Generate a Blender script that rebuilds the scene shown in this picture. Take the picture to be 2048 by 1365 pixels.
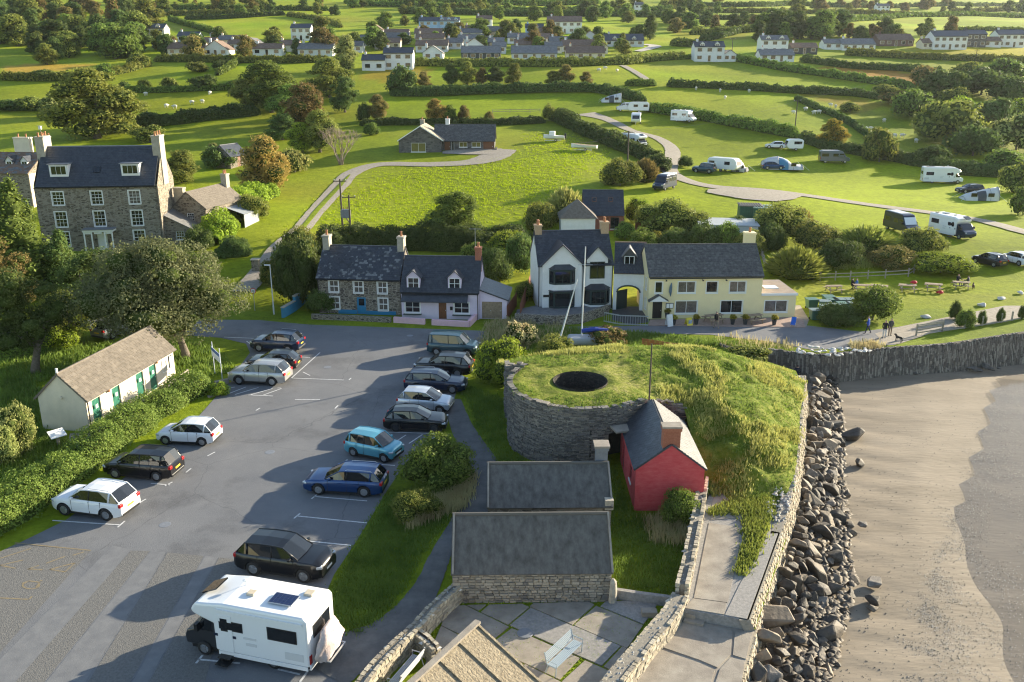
import bpy, bmesh, math, random
import numpy as np
from math import sin, cos, tan, atan, atan2, radians, pi, hypot, sqrt
from mathutils import Vector, Matrix, noise as mnoise
from mathutils.geometry import tessellate_polygon
for o in list(bpy.data.objects): bpy.data.objects.remove(o)
SC=bpy.context.scene
COL=SC.collection
# ---------------------------------------------------------------- camera, sky, sun, exposure
F, CX, CY, H=1750.0,1024.0,682.5,24.0
PIT=atan((682.5-130)/F)
SP, CP=sin(PIT), cos(PIT)
cd=bpy.data.cameras.new('camera');cam=bpy.data.objects.new('camera', cd);COL.objects.link(cam)
cd.sensor_width=36;cd.lens=F/2048*36;cd.clip_start=.5;cd.clip_end=12000
cam.location=(0,0, H);cam.rotation_euler=(pi/2-PIT, 0,0)
SC.camera=cam
SUN_EL, SUN_AZ=radians(14.5), radians(57)      # azimuth clockwise from +Y
w=bpy.data.worlds.new('World');SC.world=w;w.use_nodes=True
nt=w.node_tree;bg=nt.nodes['Background']
sky=nt.nodes.new('ShaderNodeTexSky');sky.sky_type='NISHITA';sky.sun_disc=False
sky.sun_elevation=SUN_EL;sky.sun_rotation=SUN_AZ;sky.air_density=1.0;sky.dust_density=.6
nt.links.new(sky.outputs[0], bg.inputs[0]);bg.inputs[1].default_value=.1
sl=bpy.data.lights.new('sun','SUN');sl.energy=5;sl.angle=radians(.5);sl.color=(1,.88,.66)
so=bpy.data.objects.new('sun', sl);COL.objects.link(so)
sd=Vector((sin(SUN_AZ)*cos(SUN_EL), cos(SUN_AZ)*cos(SUN_EL), sin(SUN_EL)))
so.rotation_euler=sd.to_track_quat('Z','Y').to_euler()
SC.view_settings.view_transform='Standard';SC.view_settings.look='None'
SC.view_settings.exposure=1.6;SC.view_settings.gamma=1;SC.view_settings.use_curve_mapping=False
SC.render.engine='CYCLES'
SC.cycles.filter_width=1.15;SC.cycles.max_bounces=5;SC.cycles.diffuse_bounces=3;SC.cycles.glossy_bounces=2;SC.cycles.transmission_bounces=3;SC.cycles.volume_bounces=0;SC.cycles.transparent_max_bounces=6
RN=random.Random(11);NR=np.random.RandomState(5)
# ---------------------------------------------------------------- terrain height and pixel -> place
UC=np.array([-.6,-.3,-.1,.05,.25,.45,.6])
TY=np.array([86,100,106,115,140,170,230,290,350,450,700,1000,1600,3200], float)
TZ=np.array([[0]*7, [1.5,1.5,.5,.4,.4,.4,.4], [2.3,2.3,1,.7,.7,.8,.9], [3.2,3.1,1.6,1.3,1.3,1.5,1.6],
 [4.8,4.7,4.2,4,3,2.2,1.9], [7,7,7,7,4.6,2.6,2.2], [13,13,13,13,11,8.8,8.2], [23,23,23,23,21,18.5,17.5],
 [30,30,30,30,29,28,27], [43,43,42,42,41,40,39], [78,76,74,70,66,60,58], [118,116,112,106,97,88,82],
 [168,165,160,155,148,140,134], [172,170,166,160,152,146,140]], float)
def th_np(X, Y):
    X=np.asarray(X, float);Y=np.asarray(Y, float)
    u=X/np.maximum(Y, 60)
    cols=[]
    for k in range(7):                                   # smooth-ish interpolation in Y for each column
        z=TZ[:, k];d=np.gradient(z, TY)
        i=np.clip(np.searchsorted(TY, Y)-1,0, len(TY)-2)
        hh=TY[i+1]-TY[i];t=np.clip((Y-TY[i])/hh, 0,1)
        m0=np.minimum(d[i], 2*np.abs(z[i+1]-z[i])/hh);m1=np.minimum(d[i+1], 2*np.abs(z[i+1]-z[i])/hh)
        cols.append(z[i]*(2*t**3-3*t**2+1)+m0*hh*(t**3-2*t**2+t)+z[i+1]*(-2*t**3+3*t**2)+m1*hh*(t**3-t**2))
    cols=np.array(cols)
    uu=np.clip(u, UC[0], UC[-1]);j=np.clip(np.searchsorted(UC, uu)-1,0,5)
    f=(uu-UC[j])/(UC[j+1]-UC[j]);f=f*f*(3-2*f)
    cols=cols.reshape(7,-1);n=np.arange(cols.shape[1]);jr=j.reshape(-1);fr=f.reshape(-1)
    r=cols[jr, n]*(1-fr)+cols[jr+1, n]*fr
    und=.25*np.sin(X/17+Y/23)*np.clip((Y-95)/60,0,1)+1.2*np.sin(X/70+1)*np.sin(Y/55)*np.clip((Y-330)/200,0,1)
    return r.reshape(u.shape)+und.reshape(u.shape)*(np.asarray(Y) > 86)
def th(x, y): return float(th_np(np.array([x]), np.array([y]))[0]) if y > 86 else 0.0
def GZ(px, py, z=0.0):
    u=(px-CX)/F;v=(py-CY)/F;t=(H-z)/(SP+v*CP)
    return Vector((u*t, t*(CP-v*SP), z))
def G(px, py):
    u=(px-CX)/F;v=(py-CY)/F;d=np.array([u, CP-v*SP, -(SP+v*CP)])
    if -d[2] > 0 and H/(-d[2])*d[1] <= 86: return GZ(px, py, 0)
    ts=np.concatenate([np.arange(80,400,.5), np.arange(400,4000,4)])
    gap=H+d[2]*ts-th_np(d[0]*ts, d[1]*ts)
    k=np.argmax(gap < 0)
    if gap[k] >= 0: k=len(ts)-1
    a, b=ts[max(k-1,0)], ts[k]
    g0, g1=gap[max(k-1,0)], gap[k]
    t=a+(b-a)*(g0/(g0-g1) if g0 != g1 else 0)
    x, y=d[0]*t, d[1]*t
    return Vector((x, y, th(x, y)))
def pxm(p):                                              # photo pixels per metre at a place
    return F/(p[1]*CP+(H-p[2])*SP)
# ---------------------------------------------------------------- materials
MATS={}
def mat(name, c, c2=None, scale=4., rough=.8, bump=0., bscale=None, metal=0., spec=.5, detail=4., rand=0., coord='Object', noise_w=.5, coat=0., emit=0, stretch=None):
    if name in MATS: return MATS[name]
    m=bpy.data.materials.new(name);m.use_nodes=True;N=m.node_tree;L=N.links
    b=N.nodes['Principled BSDF'];b.inputs['Roughness'].default_value=rough;b.inputs['Metallic'].default_value=metal
    b.inputs['Specular IOR Level'].default_value=spec
    if coat: b.inputs['Coat Weight'].default_value=coat;b.inputs['Coat Roughness'].default_value=.04
    tc=N.nodes.new('ShaderNodeTexCoord')
    vec=tc.outputs[coord] if coord != 'World' else N.nodes.new('ShaderNodeNewGeometry').outputs['Position']
    if stretch: mp=N.nodes.new('ShaderNodeMapping');mp.inputs['Scale'].default_value=stretch;L.new(vec, mp.inputs['Vector']);vec=mp.outputs[0]
    col=None
    if c2 is not None:
        nz=N.nodes.new('ShaderNodeTexNoise');nz.inputs['Scale'].default_value=scale;nz.inputs['Detail'].default_value=detail;nz.inputs['Roughness'].default_value=.65
        L.new(vec, nz.inputs['Vector'])
        rp=N.nodes.new('ShaderNodeValToRGB');rp.color_ramp.elements[0].position=.5-noise_w*.4;rp.color_ramp.elements[1].position=.5+noise_w*.4
        rp.color_ramp.elements[0].color=(*c, 1);rp.color_ramp.elements[1].color=(*c2,1)
        L.new(nz.outputs['Fac'], rp.inputs['Fac']);col=rp.outputs['Color']
    else: b.inputs['Base Color'].default_value=(*c, 1)
    if rand:
        oi=N.nodes.new('ShaderNodeObjectInfo');hs=N.nodes.new('ShaderNodeHueSaturation')
        mr=N.nodes.new('ShaderNodeMapRange');mr.inputs['To Min'].default_value=1-rand;mr.inputs['To Max'].default_value=1+rand
        L.new(oi.outputs['Random'], mr.inputs['Value']);L.new(mr.outputs[0], hs.inputs['Value'])
        if col: L.new(col, hs.inputs['Color'])
        else: hs.inputs['Color'].default_value=(*c, 1)
        col=hs.outputs['Color']
    if col: L.new(col, b.inputs['Base Color'])
    if bump:
        n2=N.nodes.new('ShaderNodeTexNoise');n2.inputs['Scale'].default_value=bscale or scale*3;n2.inputs['Detail'].default_value=4
        L.new(vec, n2.inputs['Vector']);bp=N.nodes.new('ShaderNodeBump');bp.inputs['Strength'].default_value=bump;bp.inputs['Distance'].default_value=.05
        L.new(n2.outputs['Fac'], bp.inputs['Height']);L.new(bp.outputs[0], b.inputs['Normal'])
    if emit: b.inputs['Emission Color'].default_value=(*c, 1);b.inputs['Emission Strength'].default_value=emit
    MATS[name]=m;return m
def stone_mat(name, cols, mortar, sx=2.2, sy=5., rough=.9, bump=.6):
    """rubble masonry: stretched voronoi cells with mortar between, on metre UVs"""
    m=bpy.data.materials.new(name);m.use_nodes=True;N=m.node_tree;L=N.links;b=N.nodes['Principled BSDF']
    b.inputs['Roughness'].default_value=rough;b.inputs['Specular IOR Level'].default_value=.2
    uv=N.nodes.new('ShaderNodeUVMap');mp=N.nodes.new('ShaderNodeMapping');mp.inputs['Scale'].default_value=(sx, sy, 1)
    dn=N.nodes.new('ShaderNodeTexNoise');dn.inputs['Scale'].default_value=1.5;L.new(uv.outputs[0], dn.inputs['Vector'])
    mx=N.nodes.new('ShaderNodeMix');mx.data_type='VECTOR';mx.inputs['Factor'].default_value=.06
    L.new(uv.outputs[0], mx.inputs[4]);L.new(dn.outputs['Color'], mx.inputs[5]);L.new(mx.outputs[1], mp.inputs['Vector'])
    v1=N.nodes.new('ShaderNodeTexVoronoi');v1.inputs['Scale'].default_value=1;v1.inputs['Randomness'].default_value=.8;L.new(mp.outputs[0], v1.inputs['Vector'])
    v2=N.nodes.new('ShaderNodeTexVoronoi');v2.feature='DISTANCE_TO_EDGE';v2.inputs['Scale'].default_value=1;v2.inputs['Randomness'].default_value=.8;L.new(mp.outputs[0], v2.inputs['Vector'])
    sp=N.nodes.new('ShaderNodeSeparateColor');L.new(v1.outputs['Color'], sp.inputs[0])
    rp=N.nodes.new('ShaderNodeValToRGB');e=rp.color_ramp.elements
    while len(e) < len(cols): e.new(.5)
    for i, c in enumerate(cols): e[i].position=i/(len(cols)-1);e[i].color=(*c, 1)
    L.new(sp.outputs[0], rp.inputs[0])
    fn=N.nodes.new('ShaderNodeTexNoise');fn.inputs['Scale'].default_value=14;fn.inputs['Detail'].default_value=5;L.new(uv.outputs[0], fn.inputs['Vector'])
    mu=N.nodes.new('ShaderNodeMix');mu.data_type='RGBA';mu.blend_type='MULTIPLY';mu.inputs['Factor'].default_value=.55
    L.new(rp.outputs[0], mu.inputs[6]);L.new(fn.outputs['Fac'], mu.inputs[7])
    mr=N.nodes.new('ShaderNodeMapRange');mr.inputs['From Min'].default_value=.03;mr.inputs['From Max'].default_value=.1;L.new(v2.outputs['Distance'], mr.inputs[0])
    mm=N.nodes.new('ShaderNodeMix');mm.data_type='RGBA';mm.inputs[6].default_value=(*mortar, 1);L.new(mr.outputs[0], mm.inputs['Factor']);L.new(mu.outputs[2], mm.inputs[7])
    L.new(mm.outputs[2], b.inputs['Base Color'])
    bp=N.nodes.new('ShaderNodeBump');bp.inputs['Strength'].default_value=bump;bp.inputs['Distance'].default_value=.06
    ad=N.nodes.new('ShaderNodeMath');ad.operation='ADD';L.new(mr.outputs[0], ad.inputs[0]);L.new(fn.outputs['Fac'], ad.inputs[1])
    L.new(ad.outputs[0], bp.inputs['Height']);L.new(bp.outputs[0], b.inputs['Normal'])
    MATS[name]=m;return m
def leaf_mat(name, c1, c2, c3=None, rand=.25, trans=.35, nscale=.6):
    m=bpy.data.materials.new(name);m.use_nodes=True;N=m.node_tree;L=N.links;b=N.nodes['Principled BSDF']
    b.inputs['Roughness'].default_value=.75;b.inputs['Specular IOR Level'].default_value=.25
    g=N.nodes.new('ShaderNodeNewGeometry')
    nz=N.nodes.new('ShaderNodeTexNoise');nz.inputs['Scale'].default_value=nscale;nz.inputs['Detail'].default_value=6;nz.inputs['Roughness'].default_value=.7
    L.new(g.outputs['Position'], nz.inputs['Vector'])
    rp=N.nodes.new('ShaderNodeValToRGB');e=rp.color_ramp.elements;e[0].position=.3;e[1].position=.68
    e[0].color=(*c1,1);e[1].color=(*c2,1)
    if c3: k=e.new(.74);k.color=(*c3,1)
    L.new(nz.outputs['Fac'], rp.inputs['Fac'])
    oi=N.nodes.new('ShaderNodeObjectInfo');hs=N.nodes.new('ShaderNodeHueSaturation')
    mr=N.nodes.new('ShaderNodeMapRange');mr.inputs['To Min'].default_value=1-rand;mr.inputs['To Max'].default_value=1+rand
    mh=N.nodes.new('ShaderNodeMapRange');mh.inputs['To Min'].default_value=.5-rand*.09;mh.inputs['To Max'].default_value=.5+rand*.03
    L.new(oi.outputs['Random'], mr.inputs[0]);L.new(oi.outputs['Random'], mh.inputs[0]);L.new(mr.outputs[0], hs.inputs['Value']);L.new(mh.outputs[0], hs.inputs['Hue'])
    L.new(rp.outputs[0], hs.inputs['Color']);L.new(hs.outputs[0], b.inputs['Base Color'])
    if trans:
        tr=N.nodes.new('ShaderNodeBsdfTranslucent');L.new(hs.outputs[0], tr.inputs[0]);ms=N.nodes.new('ShaderNodeMixShader');ms.inputs[0].default_value=trans
        L.new(b.outputs[0], ms.inputs[1]);L.new(tr.outputs[0], ms.inputs[2]);L.new(ms.outputs[0], N.nodes['Material Output'].inputs[0])
    MATS[name]=m;return m
# ---------------------------------------------------------------- mesh building
UP=Vector((0,0,1))
class MB:
    def __init__(s): s.v=[];s.f=[];s.m=[]
    def face(s, pts, m=0):
        k=len(s.v);s.v.extend([tuple(p) for p in pts]);s.f.append(tuple(range(k, k+len(pts))));s.m.append(m)
    def b(s, x0, x1, y0, y1, z0, z1, m=0):
        s.ob(Vector((0,0,0)), Vector((1,0,0)), Vector((0,1,0)), UP, x0, x1, y0, y1, z0, z1, m)
    def ob(s, O, u, w, n, a0, a1, b0, b1, c0, c1, m=0):
        k=len(s.v)
        for a, b_, c in ((a0, b0, c0),(a1, b0, c0),(a1, b1, c0),(a0, b1, c0),(a0, b0, c1),(a1, b0, c1),(a1, b1, c1),(a0, b1, c1)):
            s.v.append(tuple(O+u*a+w*b_+n*c))
        for q in ((3,2,1,0),(4,5,6,7),(0,1,5,4),(1,2,6,5),(2,3,7,6),(3,0,4,7)): s.f.append(tuple(k+i for i in q));s.m.append(m)
    def tube(s, pts, r, n=6, m=0, cap=True):
        pts=[Vector(p) for p in pts];rs=r if isinstance(r, (list, tuple)) else [r]*len(pts);rings=[]
        for i, p in enumerate(pts):
            d=(pts[min(i+1, len(pts)-1)]-pts[max(i-1,0)]).normalized()
            a=d.orthogonal().normalized() if abs(d.z) > .95 else d.cross(UP).normalized();c=d.cross(a)
            k=len(s.v);rings.append(k)
            for j in range(n): t=2*pi*j/n;s.v.append(tuple(p+(a*cos(t)+c*sin(t))*rs[i]))
        for i in range(len(pts)-1):
            for j in range(n): s.f.append((rings[i]+j, rings[i]+(j+1) % n, rings[i+1]+(j+1) % n, rings[i+1]+j));s.m.append(m)
        if cap: s.f.append(tuple(rings[0]+j for j in reversed(range(n))));s.m.append(m);s.f.append(tuple(rings[-1]+j for j in range(n)));s.m.append(m)
    def prism(s, poly, z0, z1, m=0, mtop=None):
        n=len(poly);k=len(s.v)
        s.v += [(p[0], p[1], z0) for p in poly]+[(p[0], p[1], z1) for p in poly]
        for i in range(n): s.f.append((k+i, k+(i+1) % n, k+n+(i+1) % n, k+n+i));s.m.append(m)
        s.f.append(tuple(k+n+i for i in range(n)));s.m.append(m if mtop is None else mtop);s.f.append(tuple(k+i for i in reversed(range(n))));s.m.append(m)
    def lathe(s, prof, n=12, O=(0,0,0), axis='z', m=0):
        k=len(s.v)
        for r, z in prof:
            for j in range(n):
                t=2*pi*j/n
                p=(r*cos(t), r*sin(t), z) if axis == 'z' else (r*cos(t), z, r*sin(t))
                s.v.append((p[0]+O[0], p[1]+O[1], p[2]+O[2]))
        for i in range(len(prof)-1):
            for j in range(n): s.f.append((k+i*n+j, k+i*n+(j+1) % n, k+(i+1)*n+(j+1) % n, k+(i+1)*n+j));s.m.append(m)
    def mesh(s, name, mats, smooth=False, uv=True):
        me=bpy.data.meshes.new(name);me.from_pydata(s.v, [], s.f)
        for m_ in (mats if isinstance(mats, (list, tuple)) else [mats]): me.materials.append(m_)
        if any(s.m): me.polygons.foreach_set('material_index', s.m)
        if smooth: me.polygons.foreach_set('use_smooth', [True]*len(s.f))
        if uv and len(s.f):
            lay=me.uv_layers.new(name='UVMap');out=np.zeros((len(me.loops),2));V=np.array(s.v, float)
            k=0
            for f in s.f:
                P=V[list(f)]
                n=np.cross(P[1]-P[0], P[2]-P[0]) if len(f) == 3 else np.cross(P[2]-P[0], P[3]-P[1])
                l=np.linalg.norm(n)
                if l < 1e-12: k += len(f);continue
                n=n/l;u=np.array([-n[1], n[0], 0]);lu=np.linalg.norm(u)
                u=u/lu if lu > .05 else np.array([1., 0,0]);v=np.cross(n, u)
                out[k:k+len(f),0]=P@u;out[k:k+len(f),1]=P@v;k += len(f)
            lay.data.foreach_set('uv', out.ravel())
        me.update();return me
    def build(s, name, mats, parent=None, smooth=False, uv=True, bevel=0):
        o=bpy.data.objects.new(name, s.mesh(name, mats, smooth, uv));COL.objects.link(o)
        if parent: o.parent=parent
        if bevel:
            md=o.modifiers.new('bevel','BEVEL');md.width=bevel;md.segments=2;md.limit_method='ANGLE'
        return o
def npmesh(name, V, Fq, mats, mi=None, smooth=False):
    """fast mesh from numpy verts and quads"""
    me=bpy.data.meshes.new(name);n=len(Fq);k=Fq.shape[1]
    me.vertices.add(len(V));me.vertices.foreach_set('co', np.asarray(V, np.float32).ravel())
    me.loops.add(n*k);me.loops.foreach_set('vertex_index', np.asarray(Fq, np.int32).ravel())
    me.polygons.add(n);me.polygons.foreach_set('loop_start', np.arange(n, dtype=np.int32)*k)
    if mi is not None: me.polygons.foreach_set('material_index', np.asarray(mi, np.int32))
    if smooth: me.polygons.foreach_set('use_smooth', np.ones(n, bool))
    for m_ in (mats if isinstance(mats, (list, tuple)) else [mats]): me.materials.append(m_)
    me.update(calc_edges=True);me.validate();return me
def link(name, me, parent=None, loc=None, rz=0, scale=None):
    o=bpy.data.objects.new(name, me);COL.objects.link(o)
    if parent: o.parent=parent
    if loc is not None: o.location=loc
    if rz: o.rotation_euler=(0,0, rz)
    if scale is not None: o.scale=scale if hasattr(scale,'__len__') else (scale,)*3
    return o
def tag(o, label, cat, group=None, kind=None):
    o['label']=label
    if cat: o['category']=cat
    if group: o['group']=group
    if kind: o['kind']=kind
    return o
def struct(o, label=None):
    o['kind']='structure'
    if label: o['label']=label
    return o
def stuff(o, label=None, cat=None):
    o['kind']='stuff'
    if label: o['label']=label
    if cat: o['category']=cat
    return o
def thing(name, label, cat, loc=(0,0,0), rz=0, group=None):
    o=bpy.data.objects.new(name, None);COL.objects.link(o);o.location=loc;o.rotation_euler=(0,0, rz);o.empty_display_size=.3
    return tag(o, label, cat, group)
def copy_tree(o, parent=None):
    c=o.copy();COL.objects.link(c);c.parent=parent
    for ch in list(o.children): copy_tree(ch, c)
    return c
def pip(P, poly):
    """points in polygon, numpy"""
    x, y=P[:, 0], P[:, 1];c=np.zeros(len(P), bool);n=len(poly)
    for i in range(n):
        x0, y0=poly[i][0], poly[i][1];x1, y1=poly[i-1][0], poly[i-1][1]
        c ^= ((y0 > y) != (y1 > y)) & (x < (x1-x0)*(y-y0)/((y1-y0) or 1e-9)+x0)
    return c
def sheet(name, pts, z, m, parent=None, thick=0):
    """flat sheet from world XY points"""
    mb=MB();P=[Vector((p[0], p[1], z)) for p in pts]
    for t in tessellate_polygon([P]):
        q=[P[i] for i in t]
        if (q[1]-q[0]).cross(q[2]-q[0]).z < 0: q.reverse()
        mb.face(q)
    if thick:
        a=sum(P[i-1].x*P[i].y-P[i].x*P[i-1].y for i in range(len(P)))
        for i in range(len(P)):
            p, q=P[i-1], P[i];d=Vector((0,0, -thick));mb.face([p+d, q+d, q, p] if a > 0 else [q+d, p+d, p, q])
    return mb.build(name, m, parent)
def smooth_line(pts, n=8):
    pts=[Vector(p) for p in pts];out=[]
    for i in range(len(pts)-1):
        p0=pts[max(i-1,0)];p1=pts[i];p2=pts[i+1];p3=pts[min(i+2, len(pts)-1)]
        for k in range(n):
            t=k/n;out.append(.5*((2*p1)+(p2-p0)*t+(2*p0-5*p1+4*p2-p3)*t*t+(3*p1-p0-3*p2+p3)*t**3))
    return out+[pts[-1]]
def ribbon(name, pts, width, m, dz=.06, n=8, flat=None, parent=None):
    """road or track following the terrain;width may be a list"""
    line=smooth_line([(p[0], p[1], 0) for p in pts], n);N_=len(line);mb=MB();rows=[]
    for i, p in enumerate(line):
        d=(line[min(i+1, N_-1)]-line[max(i-1,0)]).normalized();s_=Vector((-d.y, d.x, 0))
        wd=width if not isinstance(width, (list, tuple)) else float(np.interp(i/(N_-1), np.linspace(0,1, len(width)), width))
        k=len(mb.v)
        for a in (-.5,-.25,0,.25,.5):
            q=p+s_*(a*wd*(1+.05*RN.uniform(-1,1)));mb.v.append((q.x, q.y, (th(q.x, q.y) if flat is None else flat)+dz+(.02 if abs(a) < .3 else 0)))
        rows.append(k)
    for i in range(N_-1):
        for j in range(4): mb.f.append((rows[i]+j+1, rows[i]+j, rows[i+1]+j, rows[i+1]+j+1));mb.m.append(0)
    return mb.build(name, m, parent)
# ================================================================ materials
def grass_mat(name, cols, tone=False, bump=.9, tuft=2.2):
    m=bpy.data.materials.new(name);m.use_nodes=True;N=m.node_tree;L=N.links;b=N.nodes['Principled BSDF']
    b.inputs['Roughness'].default_value=.85;b.inputs['Specular IOR Level'].default_value=.1
    b.inputs['Sheen Weight'].default_value=0
    g=N.nodes.new('ShaderNodeNewGeometry')
    def nz(sc, det=5, rough=.6):
        n=N.nodes.new('ShaderNodeTexNoise');n.inputs['Scale'].default_value=sc;n.inputs['Detail'].default_value=det;n.inputs['Roughness'].default_value=rough
        L.new(g.outputs['Position'], n.inputs['Vector']);return n
    a, c, d=nz(.05), nz(.9,6,.7), nz(tuft, 6,.7)
    ad=N.nodes.new('ShaderNodeMath');ad.operation='ADD';L.new(a.outputs['Fac'], ad.inputs[0]);L.new(c.outputs['Fac'], ad.inputs[1])
    ad2=N.nodes.new('ShaderNodeMath');ad2.operation='MULTIPLY_ADD';L.new(d.outputs['Fac'], ad2.inputs[0]);ad2.inputs[1].default_value=.8;L.new(ad.outputs[0], ad2.inputs[2])
    mr=N.nodes.new('ShaderNodeMapRange');mr.inputs['From Min'].default_value=1.05;mr.inputs['From Max'].default_value=1.75;L.new(ad2.outputs[0], mr.inputs[0])
    rp=N.nodes.new('ShaderNodeValToRGB');e=rp.color_ramp.elements
    while len(e) < len(cols): e.new(.5)
    for i, q in enumerate(cols): e[i].position=i/(len(cols)-1);e[i].color=(*q, 1)
    L.new(mr.outputs[0], rp.inputs[0]);col=rp.outputs[0]
    if tone:
        at=N.nodes.new('ShaderNodeAttribute');at.attribute_name='tone'
        mx=N.nodes.new('ShaderNodeMix');mx.data_type='RGBA';mx.blend_type='MULTIPLY';mx.inputs['Factor'].default_value=1
        L.new(col, mx.inputs[6]);L.new(at.outputs['Color'], mx.inputs[7]);col=mx.outputs[2]
    L.new(col, b.inputs['Base Color'])
    bp=N.nodes.new('ShaderNodeBump');bp.inputs['Strength'].default_value=bump;bp.inputs['Distance'].default_value=.22
    L.new(d.outputs['Fac'], bp.inputs['Height']);L.new(bp.outputs[0], b.inputs['Normal'])
    tr=N.nodes.new('ShaderNodeBsdfTranslucent');L.new(col, tr.inputs[0])
    MATS[name]=m;return m
GRASS=grass_mat('pasture_grass', [(.15,.185,.004),(.255,.3,.008),(.37,.42,.014)], tone=True, bump=.4)
LAWN=grass_mat('lawn_grass', [(.085,.125,.006),(.16,.21,.01),(.26,.32,.018)], bump=.5, tuft=3.5)
ROUGHG=grass_mat('tussock_grass', [(.06,.1,.008),(.13,.175,.016),(.23,.24,.045),(.34,.3,.12)], bump=1., tuft=3)
def tarmac(name, c1, c2, c3):
    m=mat(name, c1, c2, scale=.3, rough=.85, bump=.25, bscale=30, coord='World', detail=9, noise_w=.8);N=m.node_tree;L=N.links;b=N.nodes['Principled BSDF'];old=b.inputs['Base Color'].links[0].from_socket;g=N.nodes.new('ShaderNodeNewGeometry')
    def ad(tex, fmin, fmax, col, fac, src):
        mr=N.nodes.new('ShaderNodeMapRange');mr.inputs['From Min'].default_value=fmin;mr.inputs['From Max'].default_value=fmax;mr.inputs['To Max'].default_value=fac;L.new(tex, mr.inputs[0]);mx=N.nodes.new('ShaderNodeMix');mx.data_type='RGBA';mx.inputs[7].default_value=(*col, 1);L.new(mr.outputs[0], mx.inputs['Factor']);L.new(src, mx.inputs[6]);return mx.outputs[2]
    n1=N.nodes.new('ShaderNodeTexNoise');n1.inputs['Scale'].default_value=.16;n1.inputs['Detail'].default_value=8;n1.inputs['Roughness'].default_value=.7;L.new(g.outputs['Position'], n1.inputs['Vector'])
    v=N.nodes.new('ShaderNodeTexVoronoi');v.feature='DISTANCE_TO_EDGE';v.inputs['Scale'].default_value=.17;L.new(n1.outputs['Color'], v.inputs['Vector']);mxv=N.nodes.new('ShaderNodeMix');mxv.data_type='VECTOR';mxv.inputs['Factor'].default_value=.35;L.new(g.outputs['Position'], mxv.inputs[4]);n2=N.nodes.new('ShaderNodeTexNoise');n2.inputs['Scale'].default_value=.8;L.new(g.outputs['Position'], n2.inputs['Vector']);L.new(n2.outputs['Color'], mxv.inputs[5]);L.new(mxv.outputs[1], v.inputs['Vector'])
    c=ad(n1.outputs['Fac'], .52,.66, c3,.75, old);c=ad(v.outputs['Distance'], .0035,.0,(.05,.05,.052),.5, c)
    n3=N.nodes.new('ShaderNodeTexNoise');n3.inputs['Scale'].default_value=26;n3.inputs['Detail'].default_value=3;L.new(g.outputs['Position'], n3.inputs['Vector']);c=ad(n3.outputs['Fac'], .58,.75,(.3,.29,.28),.5, c);L.new(c, b.inputs['Base Color']);return m
ASPH=tarmac('car_park_asphalt', (.11,.115,.128),(.19,.19,.194),(.078,.078,.082))
ROAD=mat('road_asphalt', (.12,.125,.14),(.17,.17,.18), scale=.5, rough=.85, bump=.2, bscale=30, coord='World', detail=9)
ASPH_D=mat('old_asphalt_patch', (.1,.098,.095),(.19,.183,.172), scale=9, rough=.95, bump=.5, bscale=25, coord='World', detail=8, noise_w=.6)
ASPH_L=mat('smooth_asphalt_band', (.135,.137,.145),(.195,.195,.197), scale=1.5, rough=.8, bump=.15, bscale=40, coord='World', detail=8)
GRAVEL=mat('gravel_track', (.22,.19,.15),(.38,.33,.27), scale=2.5, rough=.95, bump=.5, bscale=12, coord='World', detail=9)
PATHM=mat('dirt_path', (.09,.09,.09),(.16,.155,.15), scale=1.2, rough=.95, bump=.4, bscale=12, coord='World', detail=8)
SAND=mat('wet_sand', (.17,.138,.1),(.29,.24,.18), stretch=(.45,1.5,1), scale=.3, rough=.8, bump=.5, bscale=2.6, coord='World', detail=10, noise_w=.55, spec=.3)
CONC=mat('worn_concrete', (.21,.18,.15),(.36,.32,.265), scale=1.3, rough=.9, bump=.3, bscale=22, coord='World', detail=9)
CONC2=mat('pebbly_concrete', (.2,.19,.18),(.34,.32,.3), scale=7, rough=.9, bump=.4, bscale=30, coord='World', detail=8)
PAINT_W=mat('white_line_paint', (.7,.7,.7),(.42,.42,.43), scale=6, rough=.7, coord='World')
PAINT_Y=mat('yellow_line_paint', (.3,.215,.09),(.17,.155,.13), scale=6, rough=.7, coord='World', noise_w=.7)
ROCKW=mat('wall_stone', (.2,.18,.15),(.42,.37,.29), scale=3, rough=.9, bump=.6, bscale=9, rand=.3, detail=7)
ROCKD=mat('dark_wall_stone', (.12,.11,.1),(.28,.25,.22), scale=3, rough=.9, bump=.6, bscale=9, rand=.3, detail=7)
MORTAR=mat('mortar', (.2,.18,.15),(.3,.27,.22), scale=8, rough=.95, bump=.4, bscale=25)
DARKM=mat('dark_fill', (.03,.028,.025),(.06,.055,.045), scale=3, rough=1)
GEO=stone_mat('georgian_rubble', [(.12,.1,.08),(.24,.2,.15),(.34,.29,.22),(.42,.37,.3)], (.3,.27,.22),2.4,6.5)
COTT=stone_mat('cottage_rubble', [(.09,.08,.075),(.2,.17,.14),(.32,.28,.22),(.15,.13,.12)], (.36,.32,.27),2.6,6)
BUNG=stone_mat('bungalow_stone', [(.1,.095,.09),(.2,.19,.18),(.27,.25,.23)], (.14,.13,.125),1.8,4)
SLATE=mat('blue_slate', (.028,.032,.042),(.06,.066,.08), scale=2.5, rough=.45, bump=.15, bscale=20, detail=8, rand=.15)
SLATE2=mat('blue_slate_lighter', (.04,.045,.056),(.075,.082,.096), scale=2.5, rough=.45, bump=.15, bscale=20, detail=8)
SLATE_L=mat('pale_slate', (.1,.1,.105),(.2,.195,.19), scale=3, rough=.6, bump=.3, bscale=20, detail=8)
TILE_B=mat('dark_concrete_tile', (.045,.045,.047),(.13,.125,.12), scale=4, rough=.8, bump=.3, bscale=18, detail=8)
TILE_T=mat('pale_concrete_tile', (.11,.092,.073),(.2,.17,.137), scale=3, rough=.9, bump=.3, bscale=25, rand=.1, detail=7)
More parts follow.
